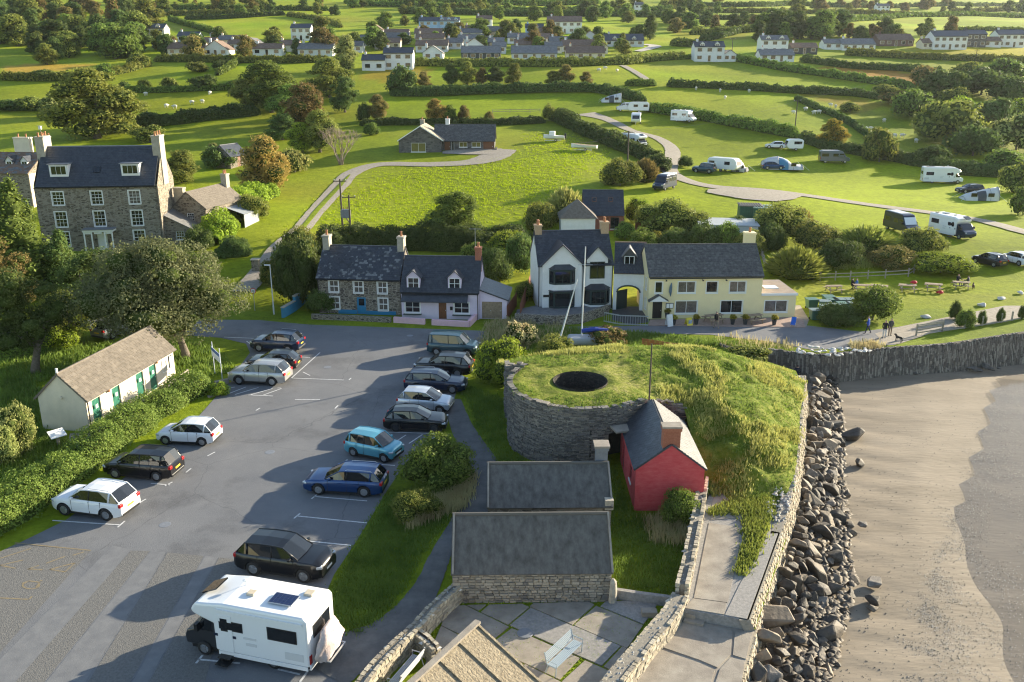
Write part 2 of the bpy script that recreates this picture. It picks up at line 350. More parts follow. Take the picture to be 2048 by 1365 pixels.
TILE_BR=mat('brown_tile', (.12,.075,.05),(.22,.15,.11), scale=1.2, rough=.85, bump=.3, bscale=8, detail=7, rand=.2)
TILE_G=mat('grey_tile', (.1,.1,.105),(.2,.195,.19), scale=1.2, rough=.85, bump=.3, bscale=8, detail=7, rand=.2)
FELT=mat('patched_roof_felt', (.07,.066,.06),(.17,.162,.148), scale=1.6, spec=.15, rough=.95, bump=.4, bscale=10, detail=12, noise_w=.55, coord='UV', stretch=(2,1,1))
WHITE=mat('white_render', (.78,.78,.77),(.68,.68,.66), scale=1.5, rough=.8, bump=.08, bscale=25, detail=7)
CREAM=mat('cream_render', (.72,.64,.5),(.6,.54,.42), scale=1.2, rough=.85, bump=.1, bscale=20, detail=7)
YELLOW=mat('pale_yellow_render', (.86,.74,.43),(.8,.68,.39), scale=1.2, rough=.8, bump=.06, bscale=20, detail=7)
LILAC=mat('lilac_render', (.72,.62,.74),(.65,.56,.68), scale=1.5, rough=.8, bump=.08, bscale=20)
PINKW=mat('pink_wall_paint', (.78,.5,.56),(.68,.43,.48), scale=3, rough=.8, bump=.1)
REDW=mat('faded_red_limewash', (.5,.03,.045),(.62,.13,.13), scale=2.0, stretch=(1,1,2.6), rough=.9, bump=.5, bscale=5, detail=9, noise_w=.7)
WFRAME=mat('white_window_paint', (.8,.8,.79), rough=.45)
DFRAME=mat('dark_green_frame_paint', (.025,.045,.045), rough=.4)
GLASS=mat('window_glass', (.012,.015,.018), rough=.04, spec=1.0)
CURT=mat('curtained_glass', (.2,.17,.15),(.08,.07,.06), scale=4, rough=.12, spec=.8)
BLUEP=mat('blue_door_paint', (.03,.22,.42), rough=.4)
GREENP=mat('green_door_paint', (.012,.13,.085),(.016,.16,.1), scale=2, rough=.5)
BROWND=mat('brown_door_wood', (.2,.075,.03),(.13,.05,.02), scale=6, rough=.5)
WOOD=mat('weathered_wood', (.2,.145,.09),(.33,.25,.17), scale=5, rough=.8, bump=.2, bscale=30, rand=.15)
WOODG=mat('grey_fence_wood', (.24,.21,.17),(.38,.34,.28), scale=5, rough=.85, bump=.2, bscale=30, rand=.15)
POLEM=mat('creosoted_pole', (.06,.045,.035),(.12,.095,.075), scale=4, rough=.9)
STEEL=mat('galvanised_steel', (.5,.52,.54), rough=.4, metal=.6)
LAMPM=mat('pale_lamp_post_paint', (.62,.64,.66), rough=.45)
BLACKP=mat('black_plastic', (.012,.012,.013), rough=.45)
BRICK=mat('red_brick', (.3,.1,.06),(.42,.17,.1), scale=12, rough=.9, bump=.3, bscale=30)
BRICKY=mat('buff_brick', (.5,.36,.22),(.38,.26,.16), scale=10, rough=.9, bump=.3, bscale=30)
POT=mat('terracotta', (.42,.17,.08),(.5,.26,.14), scale=8, rough=.8)
LEAD=mat('lead_grey', (.16,.17,.19),(.22,.23,.25), scale=4, rough=.5)
BARK=mat('bark', (.1,.08,.06),(.2,.165,.13), scale=5, rough=.95, bump=.5, bscale=15)
STONECAP=mat('stone_chimney', (.3,.27,.21),(.45,.41,.33), scale=3, rough=.9, bump=.5, bscale=8, detail=8)
# ================================================================ the ground
ROWS=[84.]
while ROWS[-1] < 3300: ROWS.append(ROWS[-1]*1.018)
COLS=np.linspace(-1.15,1.15,231)
YY, UU=np.meshgrid(np.array(ROWS), COLS, indexing='ij');XX=YY*UU
ZZ=th_np(XX, YY);ZZ[YY < 86.1]=-.03;ZZ=np.where(YY < 90, ZZ-.03, ZZ)
nr, ncol=YY.shape
idx=np.arange(nr*ncol).reshape(nr, ncol)
FQ=np.stack([idx[:-1, :-1], idx[:-1,1:], idx[1:, 1:], idx[1:, :-1]], -1).reshape(-1,4)
TV=np.stack([XX, YY, ZZ], -1).reshape(-1,3)
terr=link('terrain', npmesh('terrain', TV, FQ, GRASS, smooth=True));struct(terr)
tone=np.ones((len(TV),4), np.float32)
tn=.82+.3*np.array([mnoise.noise((x/60, y/60,3.)) for x, y, z in TV]);tone[:, :3] *= tn[:, None];tone[:, 0] *= 1+.22*np.array([mnoise.noise((x/35, y/22,9.)) for x, y, z in TV]);tone[:, 2] *= 1.6+1.4*np.array([mnoise.noise((x/35, y/22,9.)) for x, y, z in TV])
def paint(pxpoly, col):
    poly=[G(*p) for p in pxpoly];k=pip(TV, [(p.x, p.y) for p in poly]);tone[k, :3]=np.array(col)*tn[k][:, None]
paint([(1640,137),(1700,128),(1800,143),(1870,158),(1840,172),(1740,160)], (1.35,.62,3.2))      # brown rough field
paint([(0,131),(150,128),(215,126),(160,139),(0,149)], (1.7,.95,5))                # pale reeds
paint([(820,128),(860,140),(850,170),(720,160),(740,140)], (1.3,.85,2.5))
paint([(1600,190),(1720,196),(1790,210),(1730,222),(1640,205)], (1.1,.75,2.))
paint([(1800,100),(2048,92),(2300,90),(2300,116),(2048,122),(1850,108)], (1.35,1., 1.6))
paint([(1340,62),(1500,64),(1500,78),(1340,90)], (.95,.8,1.3))
paint([(480,180),(480,215),(240,225),(250,180)], (1., .92,1.3))
paint([(1000,185),(1220,190),(1200,240),(1000,245),(730,240),(740,205)], (.9,.98,1))
paint([(1250,200),(1540,250),(2048,360),(2200,420),(2200,600),(1550,560),(1300,400)], (1.05,1.08,.8))
tone[:, :3] *= (1+.3*np.clip((TV[:, 1]-180)/200,0,1))[:, None]  # far fields brightened in the colour to make up for grazing sun
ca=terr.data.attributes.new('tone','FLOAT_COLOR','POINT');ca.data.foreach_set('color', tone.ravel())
COAST=[Vector((7.2,-40,0)), Vector((8.6,24,0)), GZ(1480,1365), GZ(1509,1263), GZ(1571,1085), GZ(1590,960), GZ(1606,800), GZ(1606,775), GZ(1592,742), GZ(1500,712), GZ(1480,704),
         GZ(1540,701), GZ(1620,712), GZ(1700,708), GZ(1780,699), GZ(1900,690), GZ(2048,668), GZ(2300,636)]
near=sheet('near_ground', COAST+[Vector((260,90,0)), Vector((-170,90,0)), Vector((-170,-40,0))], -.005, LAWN);struct(near)
# beach
bx=np.concatenate([np.arange(2,62,.42), np.arange(62,170,1.5)]);by=np.arange(8,84,.45);BX, BY=np.meshgrid(bx, by, indexing='ij')
WLY=np.array([-10., 22,30,36,43,52,60,67,74]);WLX=np.array([15., 17,19,20.5,23,27,30.5,33.5,37])
def beach_z(x, y): return -2.25-.045*np.maximum(x-np.interp(y, WLY, WLX)-.5*np.sin(y*.23)-.2*np.sin(y*.9),0)-.07*np.abs(np.sin((y+x*.42+.6*np.sin(x*.3))*1.15))**14*np.clip((np.interp(y, WLY, WLX)-x)/4,0,1)+.018*np.sin(x*.7+y*.25)*np.cos(y*.33)+.022*np.sin((x*.25+y)*2.2)*np.clip((np.interp(y, WLY, WLX)-x)/5,0,1)
BZ=beach_z(BX, BY);n0, n1=BX.shape;ii=np.arange(n0*n1).reshape(n0, n1)
struct(link('beach', npmesh('beach', np.stack([BX, BY, BZ], -1).reshape(-1,3), np.stack([ii[:-1, :-1], ii[1:, :-1], ii[1:, 1:], ii[:-1,1:]], -1).reshape(-1,4), SAND, smooth=True)))
wm=bpy.data.materials.new('shallow_water');wm.use_nodes=True;N=wm.node_tree;b_=N.nodes['Principled BSDF']
b_.inputs['Base Color'].default_value=(.11,.1,.09,1);b_.inputs['Roughness'].default_value=.1;b_.inputs['Alpha'].default_value=.36;b_.inputs['Specular IOR Level'].default_value=.6
nz=N.nodes.new('ShaderNodeTexNoise');nz.inputs['Scale'].default_value=3.5;nz.inputs['Detail'].default_value=3;tc=N.nodes.new('ShaderNodeTexCoord');N.links.new(tc.outputs['Object'], nz.inputs[0])
bp=N.nodes.new('ShaderNodeBump');bp.inputs['Strength'].default_value=.35;bp.inputs['Distance'].default_value=.05;N.links.new(nz.outputs[0], bp.inputs[2]);N.links.new(bp.outputs[0], b_.inputs['Normal'])
wpts=[GZ(x, y, -2.3) for x, y in ((2005,748),(1985,790),(1962,880),(1925,985),(1890,1080),(1858,1180),(1838,1260),(1815,1400),(1790,1700))]
wpts=[p+Vector((.5*sin(i*2.1),0,0)) for i, p in enumerate(smooth_line(wpts, 6))]
struct(sheet('water', wpts+[Vector((165,-10,0)), Vector((165,72,0))], -2.36, wm))
# car park and roads
CPK=[(-300,1700),(-300,1200),(-40,1125),(40,1086),(130,1042),(210,985),(330,895),(400,830),(440,785),(470,757),(478,735),(500,706),(492,688),(440,676),(380,672),(250,668),(180,664),(170,640),(430,640),(520,641),(620,650),(800,656),(960,662),(1000,664),(985,690),(952,700),(925,742),(908,800),(893,850),(868,882),(812,925),(772,985),(715,1080),(668,1150),(640,1215),(640,1270),(700,1285),(760,1270),(700,1365),(500,1700)]
cpark=struct(sheet('car_park', [GZ(*p) for p in CPK], .012, ASPH))
road=struct(sheet('road', [GZ(*p) for p in ((990,663),(1050,655),(1300,652),(1500,654),(1600,650),(1720,664),(1800,654),(1900,634),(2060,602),(2200,580),(2200,600),(2060,634),(1960,652),(1830,672),(1790,690),(1700,697),(1620,700),(1540,684),(1420,670),(1300,668),(1150,675),(1020,690),(988,690))], .016, ROAD))
lane=struct(sheet('sandy_lane', [GZ(*p) for p in ((1750,668),(1800,654),(1900,634),(2060,602),(2300,560),(2300,590),(2060,634),(1960,652),(1860,668),(1800,688),(1770,690))], .024, GRAVEL))
for i, (q, m_) in enumerate([([(-60,1380),(225,1092),(262,1100),(10,1400)], ASPH_L),([(262,1102),(300,1103),(60,1400),(0,1400)], ASPH_D),([(302,1103),(332,1105),(150,1400),(64,1400)], ASPH_L),([(335,1106),(408,1113),(240,1400),(155,1400)], ASPH_D),
        ([(410,1113),(436,1115),(275,1400),(245,1400)], ASPH_L),([(438,1116),(480,1121),(400,1400),(278,1400)], ASPH_D),([(-200,1200),(30,1090),(182,1102),(-60,1372),(-200,1500)], ASPH_D)]):
    o=sheet('asphalt_patch', [GZ(*p) for p in q], .017+.0004*i, m_);o.parent=cpark
    o['label']='rough worn band of older tarmac' if m_ is ASPH_D else 'smooth paler band of tarmac'
def line_px(a, b, wid=.1, m=PAINT_W, z=.024, par=None):
    p, q=GZ(*a), GZ(*b);d=(q-p).normalized();s_=Vector((-d.y, d.x, 0))*wid/2;mb=MB()
    mb.face([Vector((v.x, v.y, z)) for v in ((p-s_),(q-s_),(q+s_),(p+s_))]);o=mb.build('painted_line', m, par or cpark);return o
for a, b in (((593,1033),(734,1047)),((556,1077),(702,1092)),((628,994),(734,1003)),((600,1028),(588,1038)),((563,1072),(552,1082)),((634,990),(623,999)),((690,925),(790,932)),((695,920),(685,929)),((397,1320),(480,1328)),((405,1312),(392,1328)),
             ((804,788),(905,793)),((808,784),(800,793)),((105,1042),(240,1051)),((250,1043),(235,1056)),((292,999),(274,1010)),((345,965),(330,973)),((340,971),(302,968)),((382,938),(372,946)),((265,1008),(240,1006)),((430,905),(415,913)),
             ((583,757),(688,761)),((640,706),(583,757)),((620,752),(606,745)),((446,780),(470,775)),((458,788),(492,775)),((470,790),(517,776)),((500,791),(545,778)),((497,791),(546,793)),((527,791),(563,778)),((555,777),(562,777)),((520,817),(512,822)),((702,757),(698,761)),
             ((795,882),(812,871)),((818,888),(845,870)),((850,886),(878,872)),((762,865),(868,868)),((448,675),(518,678)),((493,683),(505,692)),((600,715),(620,716)),((556,1340),(600,1350)),((620,1338),(600,1365)),((676,812),(670,818)),((590,800),(640,800))):
    line_px(a, b)
# disabled bay in yellow: outline, hatching and wheelchair symbol
for a, b in (((30,1087),(182,1102)),((0,1118),(62,1098)),((92,1128),(130,1114)),((145,1112),(168,1105)),((100,1140),(130,1145)),((130,1145),(150,1127)),((100,1140),(150,1127)),((55,1140),(78,1132)),((0,1132),(47,1121)),((0,1132),(32,1138)),((0,1197),(58,1200)),((58,1200),(64,1194)),((57,1139),(85,1141))):
    line_px(a, b, .09, PAINT_Y)
def arc_px(c, rx, ry, t0, t1, m):
    P=[(c[0]+rx*cos(t0+(t1-t0)*k/10), c[1]+ry*sin(t0+(t1-t0)*k/10)) for k in range(11)];mb=MB();W3=[GZ(*p) for p in P]
    for i in range(10):
        d=(W3[i+1]-W3[i]).normalized();s_=Vector((-d.y, d.x, 0))*.04;mb.face([Vector((v.x, v.y, .0245)) for v in (W3[i]-s_, W3[i+1]-s_, W3[i+1]+s_, W3[i]+s_)])
    o=mb.build('wheelchair_symbol', m, cpark);o['label']='painted wheelchair symbol on the bay'
arc_px((62,1172),17,7,-.3,4.2, PAINT_Y)
for a, b in (((44,1168),(58,1163)),((58,1163),(80,1166)),((80,1166),(72,1176)),((80,1162),(84,1163))): line_px(a, b, .08, PAINT_Y)
# footpath beside the kiln and the cottages
for px_, py_ in ((655,735),(820,672),(540,905),(330,1050)):
    c_=GZ(px_, py_);mh=MB();mh.lathe([(0,.02),(.3,.02),(.32,.016)], 16,(c_.x, c_.y, 0));mh.build('drain_cover', LEAD, cpark)
struct(ribbon('footpath', [GZ(*p) for p in ((905,800),(925,858),(962,925),(968,985),(930,1050),(885,1105),(860,1160),(820,1225),(765,1275),(690,1310),(640,1345))], [1.2,1.6,2.2,2.6,1.8,1.1,1.2,1.7,2.4,3.0,3.0], PATHM, dz=.02, flat=0))
# tracks in the fields
struct(ribbon('farm_track', [G(*p) for p in ((486,585),(520,545),(565,490),(600,462),(640,415),(680,372),(705,347),(760,330),(860,330),(940,326),(985,315),(1010,300))], [2.6,2.6,2.4,2.4,2.6,3,3.2,3.2,3.6,4.5,6,5], GRAVEL, dz=.1))
struct(ribbon('track_grass_strip', [G(*p) for p in ((540,520),(600,463),(640,416),(680,373),(700,351))], [.2,.7,.8,.8,.2], LAWN, dz=.17))
struct(ribbon('forecourt', [G(*p) for p in ((885,306),(930,305),(985,305),(1012,303))], [2.5,5,6,5], GRAVEL, dz=.13))
struct(ribbon('camp_road', [G(*p) for p in ((1170,228),(1215,240),(1262,262),(1312,276),(1342,296),(1345,320),(1338,342),(1372,362),(1440,376),(1560,385),(1700,405),(1850,425),(1960,442),(2060,468),(2200,505))], [7,3.5,3,3,3.2,3.2,3.4,3.2,3.2,3,3,2.8,2.8,2.8,2.8], GRAVEL, dz=.1))
struct(ribbon('gravel_patch', [G(*p) for p in ((1415,383),(1480,388),(1530,393),(1590,390))], [3,9,9,3], GRAVEL, dz=.14))
struct(ribbon('field_footpath', [G(*p) for p in ((1245,132),(1270,145),(1300,165))], 2.5, GRAVEL, dz=.15))
struct(ribbon('white_drive', [G(*p) for p in ((1290,90),(1310,94),(1275,104))], [3,5,3], mat('pale_drive', (.5,.45,.38), rough=.9), dz=.2))
# ---------------------------------------------------------------- promenade, courtyard
PROM_Z=.55
prom=struct(sheet('promenade', [GZ(x, y, PROM_Z) for x, y in ((1362,1218),(1497,1241),(1560,1066),(1577,1000),(1470,975),(1425,975),(1405,1020))], PROM_Z, CONC2, thick=.7))
def slab(name, pts, z, m, par, th_=.1): return sheet(name, [GZ(x, y, z) for x, y in pts], z, m, par, thick=th_)
for q, m_ in (([(1432,985),(1492,985),(1497,1000),(1489,1035),(1422,1040),(1425,1005)], CONC),([(1418,1046),(1480,1055),(1476,1110),(1455,1205),(1388,1196),(1405,1110)], CONC),([(1480,1168),(1515,1110),(1530,1068),(1556,1067),(1530,1140),(1494,1238),(1450,1230)], CONC2),([(1368,1216),(1386,1197),(1453,1206),(1448,1229)], CONC)):
    slab('paving_slab', q, PROM_Z+.03, m_, prom, .06)
low=struct(sheet('lower_quay', [GZ(*p) for p in ((1340,1222),(1360,1222),(1501,1265),(1509,1263),(1480,1365),(1440,1500),(1100,1500),(1250,1350))], .03, CONC, thick=.2))
for q in ([(1350,1228),(1465,1262),(1462,1308),(1435,1335),(1400,1320),(1318,1292)], [(1312,1298),(1395,1325),(1430,1340),(1405,1420),(1180,1420)], [(1470,1265),(1505,1266),(1492,1318),(1466,1310)], [(1462,1315),(1490,1322),(1475,1420),(1412,1420),(1440,1338)]): slab('paving_slab', q, .07, CONC, low, .05)
def clip(poly, hull):
    out=list(poly)
    for i in range(len(hull)):
        a, b=hull[i-1], hull[i];inp=out;out=[]
        if not inp: return []
        side=lambda p: (b[0]-a[0])*(p[1]-a[1])-(b[1]-a[1])*(p[0]-a[0])
        for j in range(len(inp)):
            p, q=inp[j-1], inp[j];sp, sq=side(p), side(q)
            if sp*sq < 0: t=sp/(sp-sq);out.append((p[0]+(q[0]-p[0])*t, p[1]+(q[1]-p[1])*t))
            if sq >= 0: out.append(q)
    return out
court=struct(sheet('courtyard', [GZ(*p) for p in ((872,1222),(905,1206),(1222,1203),(1335,1200),(1318,1240),(1210,1365),(1150,1450),(820,1450),(850,1290),(850,1250))], .004, LAWN))
hull=[tuple(GZ(*p)[:2]) for p in ((900,1212),(1222,1205),(1330,1202),(1312,1242),(1205,1370),(1150,1450),(800,1450))][::-1]
O_=GZ(1160,1200);da=Vector((.81,-.59,0));db=Vector((.59,.81,0))
vb=[-9.5,-7.3,-5.4,-3.6,-1.9,0,2.1,4]
for j in range(len(vb)-1):
    a=-12.+(j % 3)*1.1
    while a < 12:
        L_=RN.choice([2.4,3.0,3.8,1.7]);g=.03 if RN.random() < .7 else .075
        q=[O_+da*(a+g)+db*(vb[j]+g), O_+da*(a+L_-g)+db*(vb[j]+g), O_+da*(a+L_-g)+db*(vb[j+1]-g), O_+da*(a+g)+db*(vb[j+1]-g)]
        c=clip([(p.x+RN.uniform(-.05,.05), p.y+RN.uniform(-.05,.05)) for p in q], hull)
        if len(c) >= 3 and abs(sum(c[i-1][0]*c[i][1]-c[i][0]*c[i-1][1] for i in range(len(c))))/2 > .15: sheet('paving_slab', [Vector((x, y, 0)) for x, y in c], .05+RN.uniform(0,.025), RN.choice([CONC, CONC, CONC, CONC2]), court, thick=.08)
        a += L_
mh=MB();c_=GZ(1050,1270);mh.lathe([(0,.1),(.34,.1),(.36,.088),(.36,.05)], 20,(c_.x, c_.y, 0));mh.build('manhole_cover', LEAD, court)
# ---------------------------------------------------------------- kiln mound
KC=Vector((4.5,54.3,0));KR=4.75;HR=1.8
ctrl=[(KC.x+r*cos(t), KC.y+r*sin(t),4.0+(.15 if sin(t) > 0 else 0)) for r in (KR, 2.1,0) for t in np.arange(0,6.2,.8)]
ctrl += [(10,58,4.15),(14.2,60,4.25),(12.5,57,4.1),(17.5,60.5,3.2),(21.6,62,1.3),(19.3,55,1.4),(16.6,47,1.0),(15,44,.6),(13,44.3,.58),(11.4,45,.62),(12.3,49,2.0),(11.2,52,3.0),(14,52,3.3),(16.5,53.5,2.7),(9,53.5,3.9),(21,66,.9),(15,67.8,1.5),(8,67.3,1.9),(2,65.8,2.0),(-.8,61,3.0),(17,64,2.4),(13,64,3.2),(8,62.5,3.8),(14.6,48,2.1),(16,50,2.2)]
ctrl=np.array(ctrl);nC=len(ctrl)
def tps(r2): return np.where(r2 > 1e-9, r2*np.log(r2+1e-12),0)
A_=np.zeros((nC+3, nC+3));A_[:nC, :nC]=tps(((ctrl[:, None, :2]-ctrl[None, :, :2])**2).sum(-1))+np.eye(nC)*.8
A_[:nC, nC]=1;A_[:nC, nC+1:]=ctrl[:, :2];A_[nC, :nC]=1;A_[nC+1:, :nC]=ctrl[:, :2].T
WT=np.linalg.solve(A_, np.concatenate([ctrl[:, 2], [0,0,0]]))
def mound_z(P):
    P=np.asarray(P, float).reshape(-1,2);r2=((P[:, None]-ctrl[None, :, :2])**2).sum(-1)
    return tps(r2)@WT[:nC]+WT[nC]+P@WT[nC+1:]
arc=[(KC.x+KR*cos(t), KC.y+KR*sin(t)) for t in np.linspace(pi*.78, pi*1.72,40)]
MPOLY=arc+[(8.6,51.3),(9.6,52.1),(11.0,52.0),(11.0,49),(11.0,45.2),(11.7,44.7),(13,44.1),(15.0,43.6),(16.7,46.9),(18,50.5),(19.5,55),(21,59),(22.5,63),(21.4,66.5),(15,68.2),(8,68),(2,66.2),(-.9,62),(-.5,59)]
from mathutils.geometry import delaunay_2d_cdt
def dens(poly, s=.45):
    out=[]
    for i in range(len(poly)):
        a, b=poly[i-1], poly[i];L_=hypot(b[0]-a[0], b[1]-a[1]);n=max(1, int(L_/s))
        out += [(a[0]+(b[0]-a[0])*k/n, a[1]+(b[1]-a[1])*k/n) for k in range(1, n+1)]
    return out
outer=dens(MPOLY);hole=[(KC.x+HR*cos(t), KC.y+HR*sin(t)) for t in np.arange(0,2*pi, 2*pi/40)]
gx, gy=np.meshgrid(np.arange(-1,23,.36), np.arange(43,69,.36));gp=np.stack([gx.ravel(), gy.ravel()], -1)+NR.uniform(-.12,.12,(gx.size, 2))
gp=gp[pip(gp, MPOLY)];gp=gp[np.hypot(gp[:, 0]-KC.x, gp[:, 1]-KC.y) > HR+.2]
allp=outer+hole+[tuple(p) for p in gp];no, nh=len(outer), len(hole)
ed=[(i, (i+1) % no) for i in range(no)]+[(no+i, no+(i+1) % nh) for i in range(nh)]
vo, eo, fo, *_=delaunay_2d_cdt([Vector(p) for p in allp], ed, [], 0,.01)
VV=np.array([(v.x, v.y) for v in vo]);cen=np.array([VV[list(f)].mean(0) for f in fo])
keep=pip(cen, MPOLY) & (np.hypot(cen[:, 0]-KC.x, cen[:, 1]-KC.y) > HR*.995)
mz=mound_z(VV)
rr=np.hypot(VV[:, 0]-KC.x, VV[:, 1]-KC.y)
mz += .12*np.exp(-((rr-HR-.5)/.35)**2)+np.array([(.16+.22*min(1, max(0,(x-9)/3)))*mnoise.noise((x*.9, y*.9,0))+.16*mnoise.noise((x*2.2, y*2.2,4)) for x, y in VV])*np.clip((rr-2.2)/2,0,1)
mbm=MB();mbm.v=[(x, y, z) for (x, y), z in zip(VV, mz)];mbm.f=[tuple(f) for f, k in zip(fo, keep) if k];mbm.m=[0]*len(mbm.f)
kiln=thing('lime_kiln','old round stone lime kiln under a grassy mound with an open pit','lime kiln', (0,0,0))
mound=mbm.build('grass_mound', ROUGHG, kiln, smooth=True)
mbh=MB();mbh.lathe([(HR, 4.15),(HR, 3.2),(HR*.96,1.2),(.05,1.0)], 40,(KC.x, KC.y, 0));o=mbh.build('pit_lining', stone_mat('pit_stone', [(.05,.045,.04),(.1,.09,.08)], (.03,.03,.03),3,9), kiln)
# kiln wall: dark core with an arched draw hole, then courses of thin slabs
def dens_open(pts, s=.4):
    out=[Vector((pts[0][0], pts[0][1], 0))]
    for a, b in zip(pts[:-1], pts[1:]):
        L_=hypot(b[0]-a[0], b[1]-a[1]);n=max(1, int(L_/s));out += [Vector((a[0]+(b[0]-a[0])*k/n, a[1]+(b[1]-a[1])*k/n, 0)) for k in range(1, n+1)]
    return out
WPATH=dens_open([(-.5,59),(-.35,57.6)]+arc+[(8.6,51.3),(9.8,52.15),(11.0,52.05)])
def wall_core(path, ztop, zbot, mt, parent, name='wall_core', skip=None, inset=.12):
    mb=MB();nrow=8
    for i in range(len(path)-1):
        a, b=path[i], path[i+1]
        if (b-a).length > 3: continue
        za, zb=ztop(a), ztop(b)
        for k in range(nrow):
            f0, f1=k/nrow, (k+1)/nrow
            q=[Vector((a.x, a.y, zbot+(za-zbot)*f0)), Vector((b.x, b.y, zbot+(zb-zbot)*f0)), Vector((b.x, b.y, zbot+(zb-zbot)*f1)), Vector((a.x, a.y, zbot+(za-zbot)*f1))]
            if skip and skip((q[0]+q[2])/2): continue
            mb.face(q)
    return mb.build(name, mt, parent)
def kz(p): return float(mound_z([(p.x, p.y)])[0])+.05
ARC_C=KC+Vector((cos(radians(293)), sin(radians(293)),0))*KR
def in_arch(p): d=hypot(p.x-ARC_C.x, p.y-ARC_C.y);return d < 1.25 and (p.z < 1.0 or (d/1.25)**2+((p.z-1.0)/1.35)**2 < 1)
wall_core(WPATH, kz, -.1, MORTAR, kiln,'kiln_wall', in_arch)
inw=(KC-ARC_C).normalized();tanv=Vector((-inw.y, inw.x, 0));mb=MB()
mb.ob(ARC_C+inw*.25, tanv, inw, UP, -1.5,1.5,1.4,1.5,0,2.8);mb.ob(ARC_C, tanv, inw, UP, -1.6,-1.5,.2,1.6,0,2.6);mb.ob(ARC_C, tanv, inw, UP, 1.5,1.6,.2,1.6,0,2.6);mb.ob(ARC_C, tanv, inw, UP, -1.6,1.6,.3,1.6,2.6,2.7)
mb.build('draw_hole', DARKM, kiln)  # recess walls coloured near black
def slabs(path, ztop, zbot, hrange, wrange, mt, parent, name, skip=None, out=.05, side=1, depth=.3, thin=1.):
    """courses of rough stones along a path, as one mesh of many boxes"""
    cum=[0.]
    for i in range(1, len(path)): cum.append(cum[-1]+(path[i]-path[i-1]).length)
    def at(s):
        s=min(max(s, 0), cum[-1]-1e-4);i=max(0, np.searchsorted(cum, s)-1);d=path[i+1]-path[i];return path[i]+d*((s-cum[i])/max(d.length, 1e-6)), d.normalized()
    mb=MB();z=zbot
    zmax=max(ztop(p) for p in path)
    while z < zmax:
        hh=RN.uniform(*hrange);s=RN.uniform(-.2,0)
        while s < cum[-1]:
            wd=RN.uniform(*wrange);p, d=at(s+wd/2);n=Vector((d.y, -d.x, 0))*side
            zt=ztop(p)
            if z < zt+RN.uniform(-.05,.12) and not (skip and skip(Vector((p.x, p.y, z+hh/2)))):
                o1=RN.uniform(0, out);g=.012*thin;tl=RN.uniform(-.03,.03)
                P0=p+Vector((0,0, z));k=len(mb.v)
                for c in (-.3*depth, 0):
                    for a, zz in ((-wd/2+g, g),(wd/2-g, g+tl*hh*3),(wd/2-g-RN.uniform(0,.04), hh-g),(-wd/2+g+RN.uniform(0,.04), hh-g-tl*hh)):
                        mb.v.append(tuple(P0+d*a+UP*zz+n*(c+depth*.3*0+o1 if c == 0 else -depth)))
                for q in ((4,5,6,7),(7,6,2,3),(0,1,5,4),(5,1,2,6),(0,4,7,3)): mb.f.append(tuple(k+i for i in q));mb.m.append(RN.choice((0,0,1,2)))
            s += wd
        z += hh
    return stuff(mb.build(name, mt, parent, uv=False))
KS=[mat('kiln_stone_a', (.11,.1,.092),(.24,.222,.2), scale=6, rough=.9, bump=.5, bscale=12), mat('kiln_stone_b', (.06,.057,.054),(.14,.13,.122), scale=6, rough=.9, bump=.5), mat('kiln_stone_c', (.17,.152,.128),(.31,.28,.238), scale=6, rough=.9, bump=.5)]
slabs(WPATH, kz, 0,(.07,.13),(.22,.55), KS, kiln,'kiln_stones', in_arch, out=.12)
mb=MB();sp_=ARC_C+Vector((.55,-.1,0));mb.ob(Vector((sp_.x, sp_.y, 2.75)), Vector((.95,.3,0)), Vector((-.3,.95,0)), UP, -.9,1.3,-.9,.1,0,.12);mb.build('lintel_slab', CONC, kiln)
mb=MB();p=GZ(1298,806,3.7);mb.tube([(p.x, p.y, 3.3),(p.x, p.y, 7.6)], [.06,.045], 8);pole=mb.build('flag_pole', POLEM);tag(pole,'dark bare pole standing on the kiln mound behind the red hut','pole')
# ================================================================ building kit (local frame: front along +x facing -y, depth +y)
TILE_B2=mat('dark_concrete_tile_worn', (.06,.06,.06),(.16,.155,.15), scale=4, rough=.8, bump=.3, bscale=18, detail=8)
X1, Y1=Vector((1,0,0)), Vector((0,1,0))
def wall_open(mb, O, u, W, Hh, ops, rev=.14, m=0, top=None):
    """wall face from O along u, height Hh, outward normal u x up;openings (x,z,w,h) get reveals;top: list of (x,z) ends a gable"""
    n=u.cross(UP).normalized()
    xs=sorted(set([0, W]+[v for o in ops for v in (o[0], o[0]+o[2])]));zs=sorted(set([0, Hh]+[v for o in ops for v in (o[1], o[1]+o[3])]))
    P=lambda a, z, c=0: O+u*a+UP*z+n*c
    for i in range(len(xs)-1):
        for j in range(len(zs)-1):
            cx, cz=(xs[i]+xs[i+1])/2,(zs[j]+zs[j+1])/2
            if any(o[0] < cx < o[0]+o[2] and o[1] < cz < o[1]+o[3] for o in ops): continue
            mb.face([P(xs[i], zs[j]), P(xs[i+1], zs[j]), P(xs[i+1], zs[j+1]), P(xs[i], zs[j+1])], m)
    for x, z, w_, h_ in [o[:4] for o in ops]:
        for a, b in (((x, z),(x+w_, z)),((x+w_, z),(x+w_, z+h_)),((x+w_, z+h_),(x, z+h_)),((x, z+h_),(x, z))): mb.face([P(*a), P(*a, -rev), P(*b, -rev), P(*b)], m)
    if top: mb.face([P(0, Hh), P(W, Hh)]+[P(a, z) for a, z in top], m)
